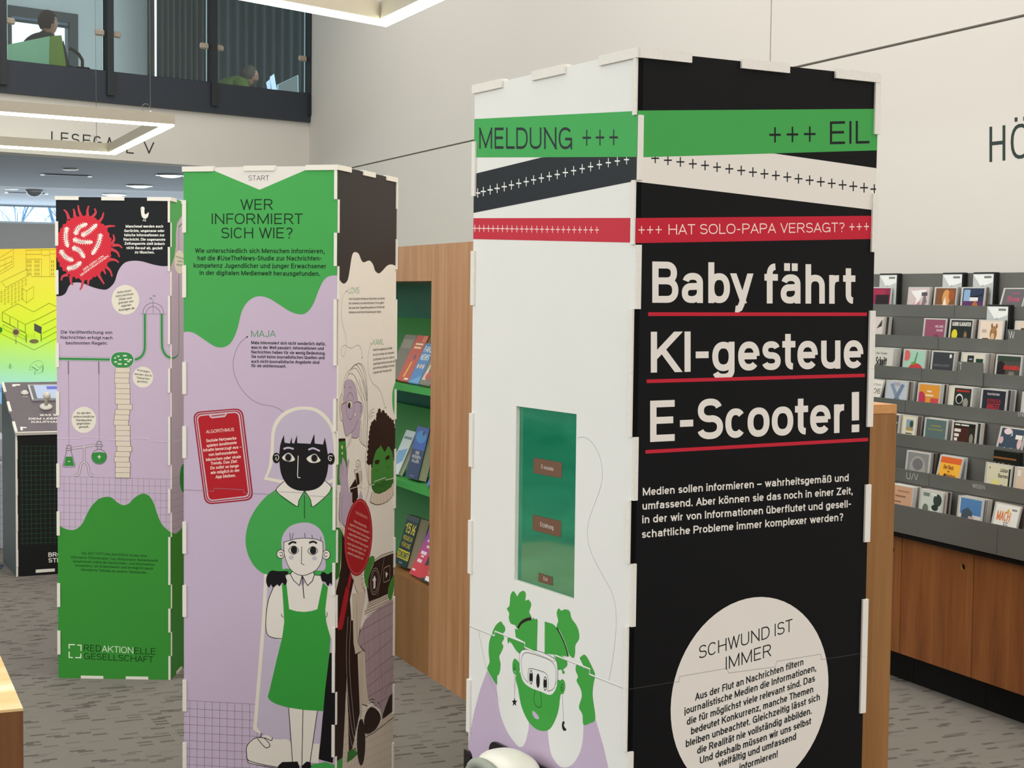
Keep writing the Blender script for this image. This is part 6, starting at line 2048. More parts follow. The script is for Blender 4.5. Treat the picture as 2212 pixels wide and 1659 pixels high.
book(840, 1012, 1, .05, .12, .2, .02, 24, 0, '#cfdfe6', [('p', [(.1, .1), (.9, .3), (.9, .6), (.1, .5)], '#6fa6d6'), ('r', .1, .8, .9, .86, '#6d8a94')], 'pale blue book on the middle green shelf beside the column')
book(875.5, 1035, 1, .05, .15, .225, .042, 14, 0, '#1f2c5a', [('r', .02, .55, .98, .98, '#2f56b0'), ('e', .5, .8, .4, .12, '#3f86c8'), ('e', .65, .88, .08, .05, '#1c2a4a'), ('t', 'SIE', .35, .46, .65, .06, '#e6e6e0', .2), ('t', 'WISSEN', .16, .38, .84, .06, '#e6e6e0', .2), ('t', 'ALLES', .22, .3, .78, .06, '#e6e6e0', .2), ('r', .35, .03, .65, .05, '#6b7ab0')], 'thick dark blue book with white title on the middle green shelf', '#141d3d')
book(921, 1049, 1, .03, .03, .19, .02, 24, 0, '#3a63b0', [('r', .1, .3, .9, .6, '#86a8d8')], 'blue book on the middle green shelf cut off by the wooden stile')
book(853, 1225, 2, .045, .145, .22, .05, 16, 0, '#1f3a3c', [('r', .0, .9, 1, .99, '#4a5a58'), ('t', '15½', .1, .64, .92, .2, '#e2d23a', .2), ('t', 'REGELN', .12, .5, .88, .09, '#c9b83a', .2), ('t', 'FÜR DIE', .14, .36, .86, .09, '#c9b83a', .2), ('r', .02, .12, .98, .3, '#d8c82e'), ('t', 'ZUKUNFT', .06, .14, .94, .13, '#2c4a44', .2), ('r', .3, .03, .6, .06, '#6d8a84')], 'thick dark green book with yellow title on the lowest shelf', '#1a2a2a')
book(884, 1246, 2, .03, .125, .205, .016, 26, 0, '#cf2f5a', [('r', 0, .72, 1, 1, '#9a4ab4'), ('r', 0, .5, 1, .72, '#b83a8a'), ('p', [(0, 0), (1, 0), (1, .25), (0, .3)], '#d3303c'), ('r', .3, .74, .8, .79, '#f0d9de'), ('r', .45, .62, .75, .67, '#f0d9de'), ('r', .2, .46, .7, .53, '#f0d9de'), ('r', .35, .4, .6, .44, '#f0d9de'), ('r', .2, .28, .6, .35, '#f0d9de'), ('r', .1, .08, .4, .12, '#f0d9de')], 'pink and red book with white lettering on the lowest shelf')
book(904, 1259, 2, .02, .13, .19, .02, 26, 0, '#26262c', [('p', [(0, 0), (.7, .1), (.9, .45), (0, .3)], '#c22f34'), ('e', .7, .3, .2, .15, '#d9b6a0'), ('r', .5, .02, .9, .12, '#e6e2dc')], 'black and red book at the right end of the lowest shelf')

# low wooden shelf unit continuing the row; only its end shows behind the black panel
lo = thing('low_shelf', 'low wooden shelf end standing behind the black headline panel', 'shelf', nd(2.2, 3.34, 0))
mb = MB(WF)
mb.box(2.2, 2.6, 3.34, 3.37, 0, 1.235, WOODB)
adopt(mb.build('end_panel'), lo)
mb = MB(WF)
mb.box(2.2, 2.6, 3.34, 4.9, 1.236, 1.26, wood('lit_top_wood', '#b07a44', '#c48c54', '#d3a06a', .35, 'Y'))  # lighter, more orange wood colour carries the light on the top
adopt(mb.build('top'), lo)
mb = MB(WF)
mb.box(2.58, 2.6, 3.371, 4.9, 0, 1.235, WOODB)
mb.box(2.2, 2.58, 4.88, 4.9, 0, 1.235, WOODB)
adopt(mb.build('back_panel'), lo)
for z in (.1, .5, .86):
    mb = MB(WF)
    mb.box(2.22, 2.579, 3.371, 4.879, z, z + .022, WOODB)
    adopt(mb.build('shelf'), lo)

# wooden table in the near left corner
c0 = on_z(50, 1530, .74)
c1 = on_z(0, 1415, .74)
c2 = on_z(0, 1538.5, .74)
ey = (c1 - c0); ey.z = 0; ey.normalize()
ex = -Vector((ey.y, -ey.x, 0))
if ex.x > 0:
    ex = -ex
tb = thing('table', 'light oak table corner in the near left of the picture', 'table', (c0.x, c0.y, 0))
M = frame(Vector((c0.x, c0.y, 0)), ex, ey, UP)
WOODD = wood('brown_side', '#59361a', '#6b4220', '#7a4e28', .45, 'Z')
OAK = wood('oak_top', '#d9a860', '#e6bd7c', '#f0d19c', .28, 'X', coat=.25, scale=.8)
mb = MB()
mb.box(0, .8, 0, 1.2, .735, .74, OAK)
adopt(mb.build('tabletop', None, M=M), tb)
mb = MB(M)
mb.box(0.0, .8, 0.0, .03, 0, .7345, WOODD)
adopt(mb.build('front_panel'), tb)
mb = MB(M)
mb.box(0.0, .03, 0.0305, 1.195, 0, .7345, WOODD)
adopt(mb.build('side_panel'), tb)
mb = MB(M)
mb.box(.77, .798, 0.0305, 1.195, 0, .7345, WOODD)
adopt(mb.build('side_panel'), tb)

# ------------------------------------------------------------------ headset on its bracket at the white panel
pl = RC.left
pl.view(990, 1540, 10.533)
LM = frame(pl.o, pl.u, pl.n, UP)          # x along the face, y outwards
u0, v0 = pl.uv(800, 900)
u1, v1 = pl.uv(860, 612)
HOLD = mat('#1c1a1a', .45, .4)
arm_out = .03
for _k in range(60):
    tip = on_plane(990 + 240 / 10.533, 1540 + 1060 / 10.533, pl.o + pl.n * arm_out, pl.n) - pl.o
    if tip.dot(pl.u) > u0 - .004:
        break
    arm_out += .002
tip = on_plane(990 + 240 / 10.533, 1540 + 1060 / 10.533, pl.o + pl.n * arm_out, pl.n) - pl.o
ua = tip.dot(pl.u)
va = tip.z
br = thing('headset_holder', 'black wall bracket on the white panel below the drawn face', 'holder', pl.o + pl.u * u0 + UP * (v0 - .03))
mb = MB(LM)
zt, ue = v1, u0 + .29
# back plate with a rounded upper corner
r = .02
prof = [(u0, zt - .1225), (ue, zt - .1225), (ue, zt)] + [(u0 + r - r * math.sin(a), zt - r + r * math.cos(a)) for a in [math.radians(18 * i) for i in range(6)]]
mb.face([(x, .0095, z) for x, z in prof], HOLD)
mb.face([(x, .0045, z) for x, z in reversed(prof)], HOLD)
for i in range(len(prof)):
    a, b = prof[i], prof[(i + 1) % len(prof)]
    mb.face([(a[0], .0045, a[1]), (b[0], .0045, b[1]), (b[0], .0095, b[1]), (a[0], .0095, a[1])], HOLD)
adopt(mb.build('back_plate'), br)
mb = MB(LM)
mb.box(ua - .011, u0 + .28, .0096, arm_out + .004, zt - .1225, zt - .1177, HOLD)
adopt(mb.build('tray'), br)
tz = zt - .1175
for s in (0, .255):
    mb = MB(LM)
    x0, x1 = ua - .011 + s, ua + .011 + s
    prof = [(x0, tz), (x1, tz), (x1, va + .004)] + [(x1 - .012 + .012 * math.cos(a), va + .004 + .012 * math.sin(a)) for a in [math.radians(18 * i) for i in range(1, 6)]] + [(x0, va + .016)]
    mb.face([(x, arm_out + .004, z) for x, z in prof], HOLD)
    mb.face([(x, arm_out - .001, z) for x, z in reversed(prof)], HOLD)
    for i in range(len(prof)):
        a, b = prof[i], prof[(i + 1) % len(prof)]
        mb.face([(a[0], arm_out - .001, a[1]), (b[0], arm_out - .001, b[1]), (b[0], arm_out + .004, b[1]), (a[0], arm_out + .004, a[1])], HOLD)
    adopt(mb.build('front_lip'), br)
mb = MB(LM)
mb.box(ua - .011, ua - .007, .0097, arm_out - .0012, tz, va - .006, HOLD)
adopt(mb.build('side_rail'), br)
for dx in (.022, .031):
    mb = MB(LM)
    mb.ball((u0 + dx, .0095, zt - .032), .0022, .001, .0022, mat('#8a8683', .3, .5), 10, 6)
    adopt(mb.build('screw'), br)
# the headset: rounded white shell with grey face pad
HW = mat('#eae6da', .3, .45)
HG = mat('#9ca093', .6, .2)
_h = on_plane(1098, 1668, pl.o + pl.n * .058, pl.n) - pl.o
hc = (_h.dot(pl.u), .058, _h.z)
RX = min(.064, hc[0] - (ua - .007) - .0015)
hs = thing('vr_headset', 'white rounded headset resting in the black wall bracket', 'headset', pl.o + pl.u * hc[0] + pl.n * hc[1] + UP * (hc[2] - .04))
mb = MB(LM)
vs, fs = [], []
SEG, RNG = 32, 16
for i in range(RNG + 1):
    f = math.pi * i / RNG
    for k in range(SEG):
        a = 2 * math.pi * k / SEG
        ca, sa = math.cos(a), math.sin(a)
        sx, sy = math.copysign(abs(ca) ** .8, ca), math.copysign(abs(sa) ** .8, sa)
        rr = math.sin(f) ** .8
        vs.append((hc[0] + RX * sx * rr, hc[1] + .044 * sy * rr, hc[2] - .034 * math.copysign(abs(math.cos(f)) ** .8, math.cos(f))))
for i in range(RNG):
    for k in range(SEG):
        k2 = (k + 1) % SEG
        fs.append((i * SEG + k, i * SEG + k2, (i + 1) * SEG + k2, (i + 1) * SEG + k))
mb.grid(vs, fs, HW, True)
adopt(mb.build('shell'), hs)
mb = MB(LM)
path = [(hc[0] + (RX - .014) * math.cos(t), hc[1] + .043, hc[2] - .006 + .024 * math.sin(t)) for t in [2 * math.pi * i / 28 for i in range(29)]]
mb.tube(path, .009, HG, 10)
adopt(mb.build('face_pad'), hs)
mb = MB(LM)
mb.ball((hc[0], hc[1] + .040, hc[2] - .006), .044, .006, .018, mat('#20201f', .4, .3), 20, 10)
adopt(mb.build('lens_recess'), hs)
# ------------------------------------------------------------------ gallery railing: posts, glass, clamps
STONE = mat('#a59a8d', 0.6, 0.2)
PANE = glass('railing_glass', (.90, .95, .94, 1), .05)


def gpt(x, y, depth):
    q = on_plane(x, y, bb(0, depth), BN) - CORNER
    return q.dot(B), q.z


rl = thing('gallery_railing', 'glass railing with dark posts on the upper gallery', 'railing', bb(-1.5, 0, 3.52))
posts = [gpt(x, 90, .03)[0] for x in (0, 228, 452, 663)]
posts[0] = gpt(-3, 90, .03)[0]
for a in posts:
    mb = MB(GF)
    mb.box(a - .03, a + .03, -.075, .02, 3.33, 4.9, DARK_STEEL)
    mb.box(a - .035, a + .035, -.08, -.051, 3.3, 3.5, DARK_STEEL)
    adopt(mb.build('post'), rl)
for i in range(3):
    a, b = posts[i] + .06, posts[i + 1] - .06
    mb = MB(GF)
    mb.box(a, b, -.02, -.01, 3.53, 4.85, PANE)
    adopt(mb.build('glass_pane'), rl)
    zl = gpt(80, 130, -.015)[1]
    for x, z0 in ((a + .02, 3.72), (b - .02, 3.72), (a + .02, 4.62), (b - .02, 4.62)):
        zz_ = 3.86 if z0 < 4 else 4.62
        mb = MB(GF)
        pts = []
        mb.box(x - .05, x + .05, -.03, 0, zz_ - .03, zz_ + .03, STONE, .014)
        adopt(mb.build('glass_clamp'), rl)
    mb = MB(GF)
    mb.box(a - .006, a - .001, -.022, -.008, 3.53, 4.85, mat('#bfe3ee', .1, .8))
    mb.box(b + .001, b + .006, -.022, -.008, 3.53, 4.85, mat('#bfe3ee', .1, .8))
    adopt(mb.build('pane_edge'), rl)

# curtains with a bright gap between the first two
CUR = mat('#4d5355', 0.95, 0.05, var=0.05, scale=4)


def curtain(x0, x1, depth, label, waves):
    a = gpt(x0, 100, depth)[0]
    b = gpt(x1, 100, depth)[0] if x1 < 660 else 4.0
    n = waves * 8
    mb = MB(GF)
    vs, fs = [], []
    rr = random.Random(int(x0))
    ph = [rr.uniform(-.5, .5) for _ in range(n + 1)]
    for i in range(n + 1):
        x = a + (b - a) * i / n
        for z, k in ((3.02, 1.0), (4.3, .9), (5.58, .8)):
            y = depth + .045 * k * math.sin(2 * math.pi * i / 8 + ph[i - i % 8])
            vs += [(x, y, z), (x, y + .012, z)]
    for i in range(n):
        for r_ in range(2):
            q, w = i * 6 + r_ * 2, (i + 1) * 6 + r_ * 2
            fs += [(q, w, w + 2, q + 2), (q + 1, q + 3, w + 3, w + 1)]
    mb.grid(vs, fs, CUR, True)
    return tag(mb.build('curtain'), label, 'curtain', 'gallery curtains')


curtain(319, 333, 5.0, 'narrow dark grey curtain strip left of the bright gap in the gallery', 1)
curtain(339, 451, 5.0, 'dark grey pleated curtain between the two middle gallery posts', 9)
curtain(453, 700, 5.0, 'dark grey pleated curtain behind the man at the monitors', 16)


# ------------------------------------------------------------------ people on the gallery
def skin_body(name, joints, edges, root, m, head, hair_fn=None):
    """one continuous body grown from joints: {key: (x, y, z, radius)}"""
    keys = list(joints)
    me = bpy.data.meshes.new(name)
    me.from_pydata([joints[k][:3] for k in keys], [(keys.index(a), keys.index(b)) for a, b in edges], [])
    o = bpy.data.objects.new(name, me)
    C.objects.link(o)
    sk = o.modifiers.new('Skin', 'SKIN')
    for i, k in enumerate(keys):
        v = me.skin_vertices[0].data[i]
        r = joints[k][3]
        v.radius = r if isinstance(r, tuple) else (r, r)
        v.use_root = (k == root)
    ss = o.modifiers.new('Subdivision', 'SUBSURF')
    ss.levels = ss.render_levels = 2
    dg = bpy.context.evaluated_depsgraph_get()
    ev = o.evaluated_get(dg)
    me2 = bpy.data.meshes.new_from_object(ev)
    vs = [tuple(v.co) for v in me2.vertices]
    fs = [tuple(p_.vertices) for p_ in me2.polygons]
    bpy.data.objects.remove(o)
    return vs, fs


def person(label, hx, hz, depth, face_dir, skin, hair, top, hair_len, beard=None, glasses=False, bend=0.0, floor=3.0, hunch=0.0):
    """a seated figure on the gallery floor; (hx, hz) is the centre of the head along the gallery and in height.
    local frame: +x is where the figure faces"""
    hc = bb(hx, depth, hz)
    c_, s_ = math.cos(face_dir), math.sin(face_dir)
    t = thing('person', label, 'person', (hc.x, hc.y, floor + .03), face_dir)
    H = hz - floor - .05                 # head centre above the floor
    sx = -bend                           # the shoulders sit behind the head by this much
    sh = H - .27 + hunch
    J = {'pelvis': (sx - .16, 0, .56, (.17, .15)), 'belly': (sx - .12, 0, .56 + (sh - .56) * .4, (.17, .13)), 'chest': (sx - .06, 0, sh - .12, (.19, .14)), 'neckb': (sx, 0, sh, (.10, .09)), 'neck': (sx * .5, 0, (sh + H - .09) / 2, .058), 'skull': (-.02, 0, H - .08, .06)}
    E = [('pelvis', 'belly'), ('belly', 'chest'), ('chest', 'neckb'), ('neckb', 'neck'), ('neck', 'skull')]
    for sd, q in (('l', 1), ('r', -1)):
        J.update({'sh' + sd: (sx, q * .19, sh - .05, .066), 'el' + sd: (sx + .05, q * .25, sh - .30, .047), 'wr' + sd: (sx + .27, q * .17, sh - .30, .034), 'ha' + sd: (sx + .35, q * .15, sh - .30, .03),
                  'hip' + sd: (sx - .08, q * .10, .52, .098), 'kn' + sd: (sx + .30, q * .13, .53, .066), 'an' + sd: (sx + .30, q * .13, .09, .044), 'to' + sd: (sx + .46, q * .14, .05, .038)})
        E += [('neckb', 'sh' + sd), ('sh' + sd, 'el' + sd), ('el' + sd, 'wr' + sd), ('wr' + sd, 'ha' + sd), ('pelvis', 'hip' + sd), ('hip' + sd, 'kn' + sd), ('kn' + sd, 'an' + sd), ('an' + sd, 'to' + sd)]
        for f_, (dy, ln, dz) in enumerate(((.028, .052, .0), (.010, .07, -.004), (-.008, .072, -.008), (-.024, .06, -.012))):
            J[f'f{f_}a' + sd] = (sx + .365 + ln * .55, q * (.15 + dy), sh - .298 + dz, .0085)
            J[f'f{f_}b' + sd] = (sx + .365 + ln, q * (.15 + dy), sh - .318 + dz, .007)
            E += [('ha' + sd, f'f{f_}a' + sd), (f'f{f_}a' + sd, f'f{f_}b' + sd)]
        J['tha' + sd] = (sx + .34, q * .10, sh - .31, .009)
        J['thb' + sd] = (sx + .375, q * .085, sh - .325, .008)
        E += [('ha' + sd, 'tha' + sd), ('tha' + sd, 'thb' + sd)]
    vs, fs = skin_body('body', J, E, 'pelvis', None, None)
    mb = MB()
    SKM = mat(skin, .55, .3)
    mb.grid(vs, fs, SKM, True)
    # head with brow, nose, lips, chin and ears as one shaped surface joined to the neck
    hv, hf = [], []
    SEG, RNG = 28, 22
    for i in range(RNG + 1):
        f = math.pi * i / RNG
        for k in range(SEG):
            a = 2 * math.pi * k / SEG
            x, y, z = math.sin(f) * math.cos(a), math.sin(f) * math.sin(a), math.cos(f)
            rx, ry, rz = .098, .076, .118
            px_, py_, pz_ = x * rx, y * ry, z * rz
            if z < 0:                              # jaw narrows, chin comes forward
                py_ *= 1 + .28 * z
                px_ = px_ * (1 + .12 * z) + (.014 * -z if x > 0 else .012 * -z * .5)
            front = max(0, x)
            w = math.exp(-(y / .16) ** 2) * (x > 0)
            pz0 = z
            px_ += .024 * w * math.exp(-((pz0 + .18) / .14) ** 2)      # nose
            px_ += .008 * w * math.exp(-((pz0 + .52) / .09) ** 2)      # lips
            px_ += .010 * w * math.exp(-((pz0 + .85) / .12) ** 2)      # chin
            px_ += .006 * front * math.exp(-((pz0 - .16) / .1) ** 2)   # brow
            for q in (1, -1):                                          # eye sockets
                px_ -= .008 * front * math.exp(-((y - q * .4) / .16) ** 2 - ((pz0 - .02) / .1) ** 2)
                py_ += q * .016 * math.exp(-((x + .06) / .16) ** 2 - ((pz0 + .08) / .2) ** 2) * (y * q > .5)   # ears
            hv.append((px_, py_, H + .02 + pz_))
    for i in range(RNG):
        for k in range(SEG):
            k2 = (k + 1) % SEG
            hf.append((i * SEG + k, (i + 1) * SEG + k, (i + 1) * SEG + k2, i * SEG + k2))
    mb.grid(hv, hf, SKM, True)
    for q in (1, -1):
        mb.ball((.083, q * .031, H + .022), .011, .013, .008, mat('#e6e2dc', .3, .4), 10, 8)
        mb.ball((.0925, q * .031, H + .022), .004, .006, .006, mat('#2a211c', .3, .4), 8, 6)
    mb.box(.098, .102, -.02, .02, H - .043, H - .040, mat('#8a4f47', .6, .2))
    mb.build('body', t)
    # hair: the upper and rear skull, a little larger
    hm = MB()
    hair_m = mat(hair, .9, .1, var=.15, scale=90)
    keep = []
    hv2 = [((x) * 1.07 - .004, y * 1.09, H + .02 + (z - H - .02) * 1.06 + .004) for x, y, z in hv]
    for fc in hf:
        c = [sum(hv[i][j] for i in fc) / 4 for j in range(3)]
        zr = (c[2] - H - .02) / .118
        lim = .52 if c[0] > .03 else (.10 if c[0] > -.01 else hair_len)
        if zr > lim:
            keep.append(fc)
    hm.grid(hv2, keep, hair_m, True)
    hm.build('hair', t)
    if beard:
        bm = MB()
        hv3 = [(x * 1.03 + .001, y * 1.03, z - .002) for x, y, z in hv]
        kb = []
        for fc in hf:
            c = [sum(hv[i][j] for i in fc) / 4 for j in range(3)]
            zr = (c[2] - H - .02) / .118
            if zr < -.42 and c[0] > .0 and zr > -.98:
                kb.append(fc)
        bm.grid(hv3, kb, mat(beard, .9, .1), True)
        bm.build('beard', t)
    if glasses:
        gm = MB()
        for q in (1, -1):
            gm.tube([(.099 + .0 * i, q * .032 + .02 * math.cos(a), H + .02 + .015 * math.sin(a)) for i, a in enumerate([2 * math.pi * j / 14 for j in range(15)])], .0016, BLACKB, 5)
            gm.tube([(.098, q * .052, H + .024), (.02, q * .078, H + .026), (-.01, q * .08, H + .018)], .0016, BLACKB, 5)
        gm.build('glasses', t)
    # upper garment: the torso and the arms down to the wrist, slightly inflated; trousers below
    from mathutils.bvhtree import BVHTree
    nrm = [Vector((0, 0, 0)) for _ in vs]
    for fc in fs:
        a, b, c = (Vector(vs[i]) for i in fc[:3])
        n_ = (b - a).cross(c - a)
        for i in fc:
            nrm[i] += n_
    big = [tuple(Vector(v) + nrm[i].normalized() * .016) for i, v in enumerate(vs)]
    gm, tm = MB(), MB()
    up, lw = [], []
    for fc in fs:
        c = [sum(vs[i][j] for i in fc) / len(fc) for j in range(3)]
        if c[2] < sh + .07 and c[0] < sx + .4 and not (c[0] > -.05 and c[2] > sh - .02) and c[2] > .58 and not (c[0] > sx + .27):
            up.append(fc)
        elif c[2] <= .60 and c[2] > .12:
            lw.append(fc)
    gm.grid(big, up, mat(top, .9, .1, var=.06, scale=40), True)
    gm.build('sweater', t)
    tm.grid(big, lw, mat('#2b2e36', .9, .1), True)
    tm.build('trousers', t)
    sm = MB()
    for q in (1, -1):
        sm.ball((sx + .38, q * .135, .045), .13, .05, .045, mat('#1d1c1b', .5, .3))
    sm.build('shoes', t)
    return t


a1_, z1_ = gpt(104, 50, 1.5)
toward = math.atan2(B.y, B.x)
person('seated person with short dark hair and dark jacket before the gallery window', a1_, z1_, 1.5, toward + .25, '#a8806a', '#241d1a', '#1b1f24', -.55, bend=.06, hunch=.12)
a2_, z2_ = gpt(541, 164, 3.1)
person('seated person with short grey hair and green sweater facing the monitors', a2_, z2_, 3.1, toward + .02, '#b07f6a', '#5a554e', '#5c6b42', -.45, beard='#6f665e', glasses=True, bend=.24, hunch=.2)


def stool(label, hx, depth, sx, face_dir):
    hc = bb(hx, depth, 3.0)
    t = thing('office_chair', label, 'chair', hc, face_dir)
    mb = MB()
    mb.box(sx - .34, sx + .10, -.22, .22, .29, .345, BLACKB, .02)
    mb.build('seat', t)
    mb = MB()
    mb.lathe([(.03, .06), (.03, .29)], DARK_STEEL, 12, (sx - .12, 0, 0))
    mb.build('column', t)
    for k in range(5):
        a = 2 * math.pi * k / 5
        mb = MB()
        mb.tube([(sx - .12, 0, .08), (sx - .12 + .28 * math.cos(a), .28 * math.sin(a), .035)], [.022, .014], DARK_STEEL, 6)
        mb.build('leg', t)
    return t


stool('black office chair under the person in the green sweater', a2_, 3.1, -.15, toward + .02)
# lime armchair with a side paled by painted window glare in front of the first person
aL, zL = gpt(8, 98, .55)
aM, zM = gpt(107, 78, .55)
aR, zR = gpt(133, 76, .80)
aE, _ = gpt(165, 147, .80)
lime, mint = mat('#7a983a', .8, .15), mat('#8cc3a4', .7, .2)  # mint: the lime fabric with window glare put into its colour
ch = thing('lounge_chair', 'tall backed lime green lounge chair behind the gallery glass', 'chair', bb(aM, .7, 3.0))
mb = MB(GF)
aMb = gpt(103, 140, .55)[0]
mb.grid([(aL, .55, 3.003), (aMb, .55, 3.003), (aM, .55, zM), (aL, .55, zL), (aL, .60, 3.003), (aMb, .60, 3.003), (aM, .60, zM), (aL, .60, zL)], [(0, 1, 2, 3), (7, 6, 5, 4), (0, 4, 5, 1), (1, 5, 6, 2), (2, 6, 7, 3), (3, 7, 4, 0)], mint)
o = adopt(mb.build('side_panel'), ch)
o['label'] = 'lime side painted pale with window glare'
mb = MB(GF)
mb.grid([(aMb + .002, .55, 3.003), (aE, .80, 3.003), (aR, .80, zR), (aM + .002, .55, zM), (aMb + .002, .61, 3.003), (aE - .03, .88, 3.003), (aR - .03, .88, zR), (aM + .002, .61, zM)], [(0, 1, 2, 3), (7, 6, 5, 4), (0, 4, 5, 1), (1, 5, 6, 2), (2, 6, 7, 3), (3, 7, 4, 0)], lime)
adopt(mb.build('backrest'), ch)
mb = MB(GF)
mb.box(aL + .05, aM - .05, .62, 1.05, 3.05, 3.40, lime, .04)
adopt(mb.build('seat'), ch)
# dark bag with a looped handle beside it
aB, zB = gpt(168, 140, .5)
bg = thing('shoulder_bag', 'black bag with looped strap beside the lime lounge chair', 'bag', bb(aB, .5, 3.0))
mb = MB(GF)
mb.box(aB - .05, aB + .12, .42, .52, 3.0, zB - .02, BLACKB, .03)
adopt(mb.build('body'), bg)
mb = MB(GF)
pts = [gpt(x, y, .47) for x, y in ((150, 104), (158, 108), (170, 117), (178, 130), (178, 142))]
mb.tube([(a, .47, z) for a, z in pts] + [(pts[-1][0], .47, 3.45)], .016, BLACKB, 8)
adopt(mb.build('strap'), bg)

# desk with monitors
aD0, _ = gpt(584, 200, 3.0)
dk = thing('desk', 'dark desk carrying the monitors behind the gallery railing', 'desk', bb(aD0 + .5, 3.0, 3.0))
ztop = 3.0 + .68
mb = MB(GF)
mb.box(aD0, aD0 + 1.0, 2.5, 3.5, ztop - .03, ztop, mat('#2a2d30', .5, .3))
adopt(mb.build('desktop'), dk)
for x in (aD0 + .03, aD0 + .93):
    for y in (2.53, 3.43):
        mb = MB(GF)
        mb.box(x, x + .04, y, y + .04, 3.001, ztop - .0305, DARK_STEEL)
        adopt(mb.build('leg'), dk)


def monitor(label, corners, depth, dd, screen, frame_m, group='gallery monitors'):
    """four photograph corners: bottom-left, bottom-right, top-right, top-left; right side dd deeper"""
    q = [gpt(x, y, depth + (dd if i in (1, 2) else 0)) for i, (x, y) in enumerate(corners)]
    P = [Vector((a, depth + (dd if i in (1, 2) else 0), z)) for i, (a, z) in enumerate(q)]
    n_ = (P[1] - P[0]).cross(P[3] - P[0]).normalized()
    if n_.y > 0:
        n_ = -n_
    cx = sum((v.x for v in P)) / 4
    cy = sum((v.y for v in P)) / 4
    t = thing('monitor', label, 'monitor', bb(cx, cy, ztop), 0, group)
    mb = MB(GF)
    R = [v - n_ * .025 for v in P]
    mb.grid(P + R, [(0, 1, 2, 3), (7, 6, 5, 4), (0, 4, 5, 1), (1, 5, 6, 2), (2, 6, 7, 3), (3, 7, 4, 0)], frame_m)
    adopt(mb.build('housing'), t)
    c = (P[0] + P[2]) / 2
    S = [c + (v - c) * .93 + n_ * .002 for v in P]
    mb = MB(GF)
    mb.face(S, screen)
    adopt(mb.build('screen'), t)
    zb_ = min(P[0].z, P[1].z)
    mb = MB(GF)
    mb.box(cx - .02, cx + .02, cy + .03, cy + .05, ztop, max(zb_ + .1, ztop + .12), DARK_STEEL)
    mb.box(cx - .09, cx + .09, cy - .03, cy + .10, ztop + .0005, ztop + .012, DARK_STEEL)
    adopt(mb.build('stand'), t)


SCR = emit('#9fb6d8', .75)
GREYH = mat('#3a3f45', .5, .3)
monitor('bluish lit monitor nearest the person in the green sweater', ((578, 199), (586, 198), (583, 170), (574, 178)), 2.72, .10, SCR, GREYH)
monitor('bluish lit monitor, middle one of the three', ((587, 199), (599, 200), (592, 158), (582, 166)), 2.95, .15, SCR, GREYH)
reflect_fr = mat('#bfe0ea', .15, .7)  # bright reflection put into a pale frame colour
monitor('large dark monitor with pale frame painted as a reflection nearest the gallery corner', ((600, 199), (645, 206), (644, 162), (600, 183)), 2.62, .0, mat('#2c3b38', .08, .8, coat=.5), reflect_fr)
# ------------------------------------------------------------------ ring-shaped pendant lamps
LAMP_BODY = mat('#b3ab9c', 0.45, 0.3)
LED = emit('#f4ffe2', 9.0)


def ring_lamp(label, corner, ex, ey, lx, ly, zb, wires):
    """square ring: corner point, two unit directions, two lengths; underside glows"""
    wd, ht = .075, .085
    t = thing('pendant_lamp', label, 'lamp', Vector((corner.x, corner.y, zb)), 0, 'square ring pendant lamps')
    M = frame(Vector((corner.x, corner.y, 0)), ex, ey, UP)
    for x0, x1, y0, y1 in ((0, lx, 0, wd), (0, lx, ly - wd, ly), (0, wd, wd + .0003, ly - wd - .0003), (lx - wd, lx, wd + .0003, ly - wd - .0003)):
        mb = MB(M)
        mb.box(x0, x1, y0, y1, zb + .008, zb + ht, LAMP_BODY)
        adopt(mb.build('housing'), t)
        mb = MB(M)
        mb.box(x0 + .006, x1 - .006, y0 + .004, y1 - .004, zb - .008, zb + .0079, LED)
        adopt(mb.build('light_strip'), t)
    for x, y in wires:
        mb = MB(M)
        mb.tube([(x, y, zb + ht), (x, y, zb + ht + .012)], .012, CHROME, 10)
        mb.tube([(x, y, zb + ht), (x + .02, y, 6.2)], .0022, mat('#8f8d88', .4, .5), 6)
        adopt(mb.build('cable'), t)
        mb = MB(M)
        mb.tube([(x + .035 + .03 * math.cos(a), y, zb + ht + .03 + .03 * math.sin(a)) for a in [2 * math.pi * i / 16 for i in range(17)]], .002, mat('#8f8d88', .4, .5), 5)
        adopt(mb.build('cable_loop'), t)


ZL = 2.75
pa, pb, pc = on_z(378, 271, ZL), on_z(250, 333, ZL), on_z(0, 243, ZL)
ey = (pb - pa); LY = ey.length; ey.normalize()
ex = (pc - pa).normalized()
ring_lamp('square ring pendant lamp hanging before the beam lettering', pa, ex, ey, 3.2, LY, ZL, ((.18, .0375), (.18, LY - .0375), (2.6, .0375), (2.6, LY - .0375)))
pa = on_z(836, 55, ZL)
pb, pc = on_z(950, 2, ZL), on_z(570, 6, ZL)
ey = (pb - pa).normalized()
ex = (pc - pa).normalized()
ring_lamp('square ring pendant lamp at the top edge of the picture', pa, ex, ey, 3.2, LY, ZL, ((.18, LY - .0375), (2.6, LY - .0375), (2.6, .0375)))

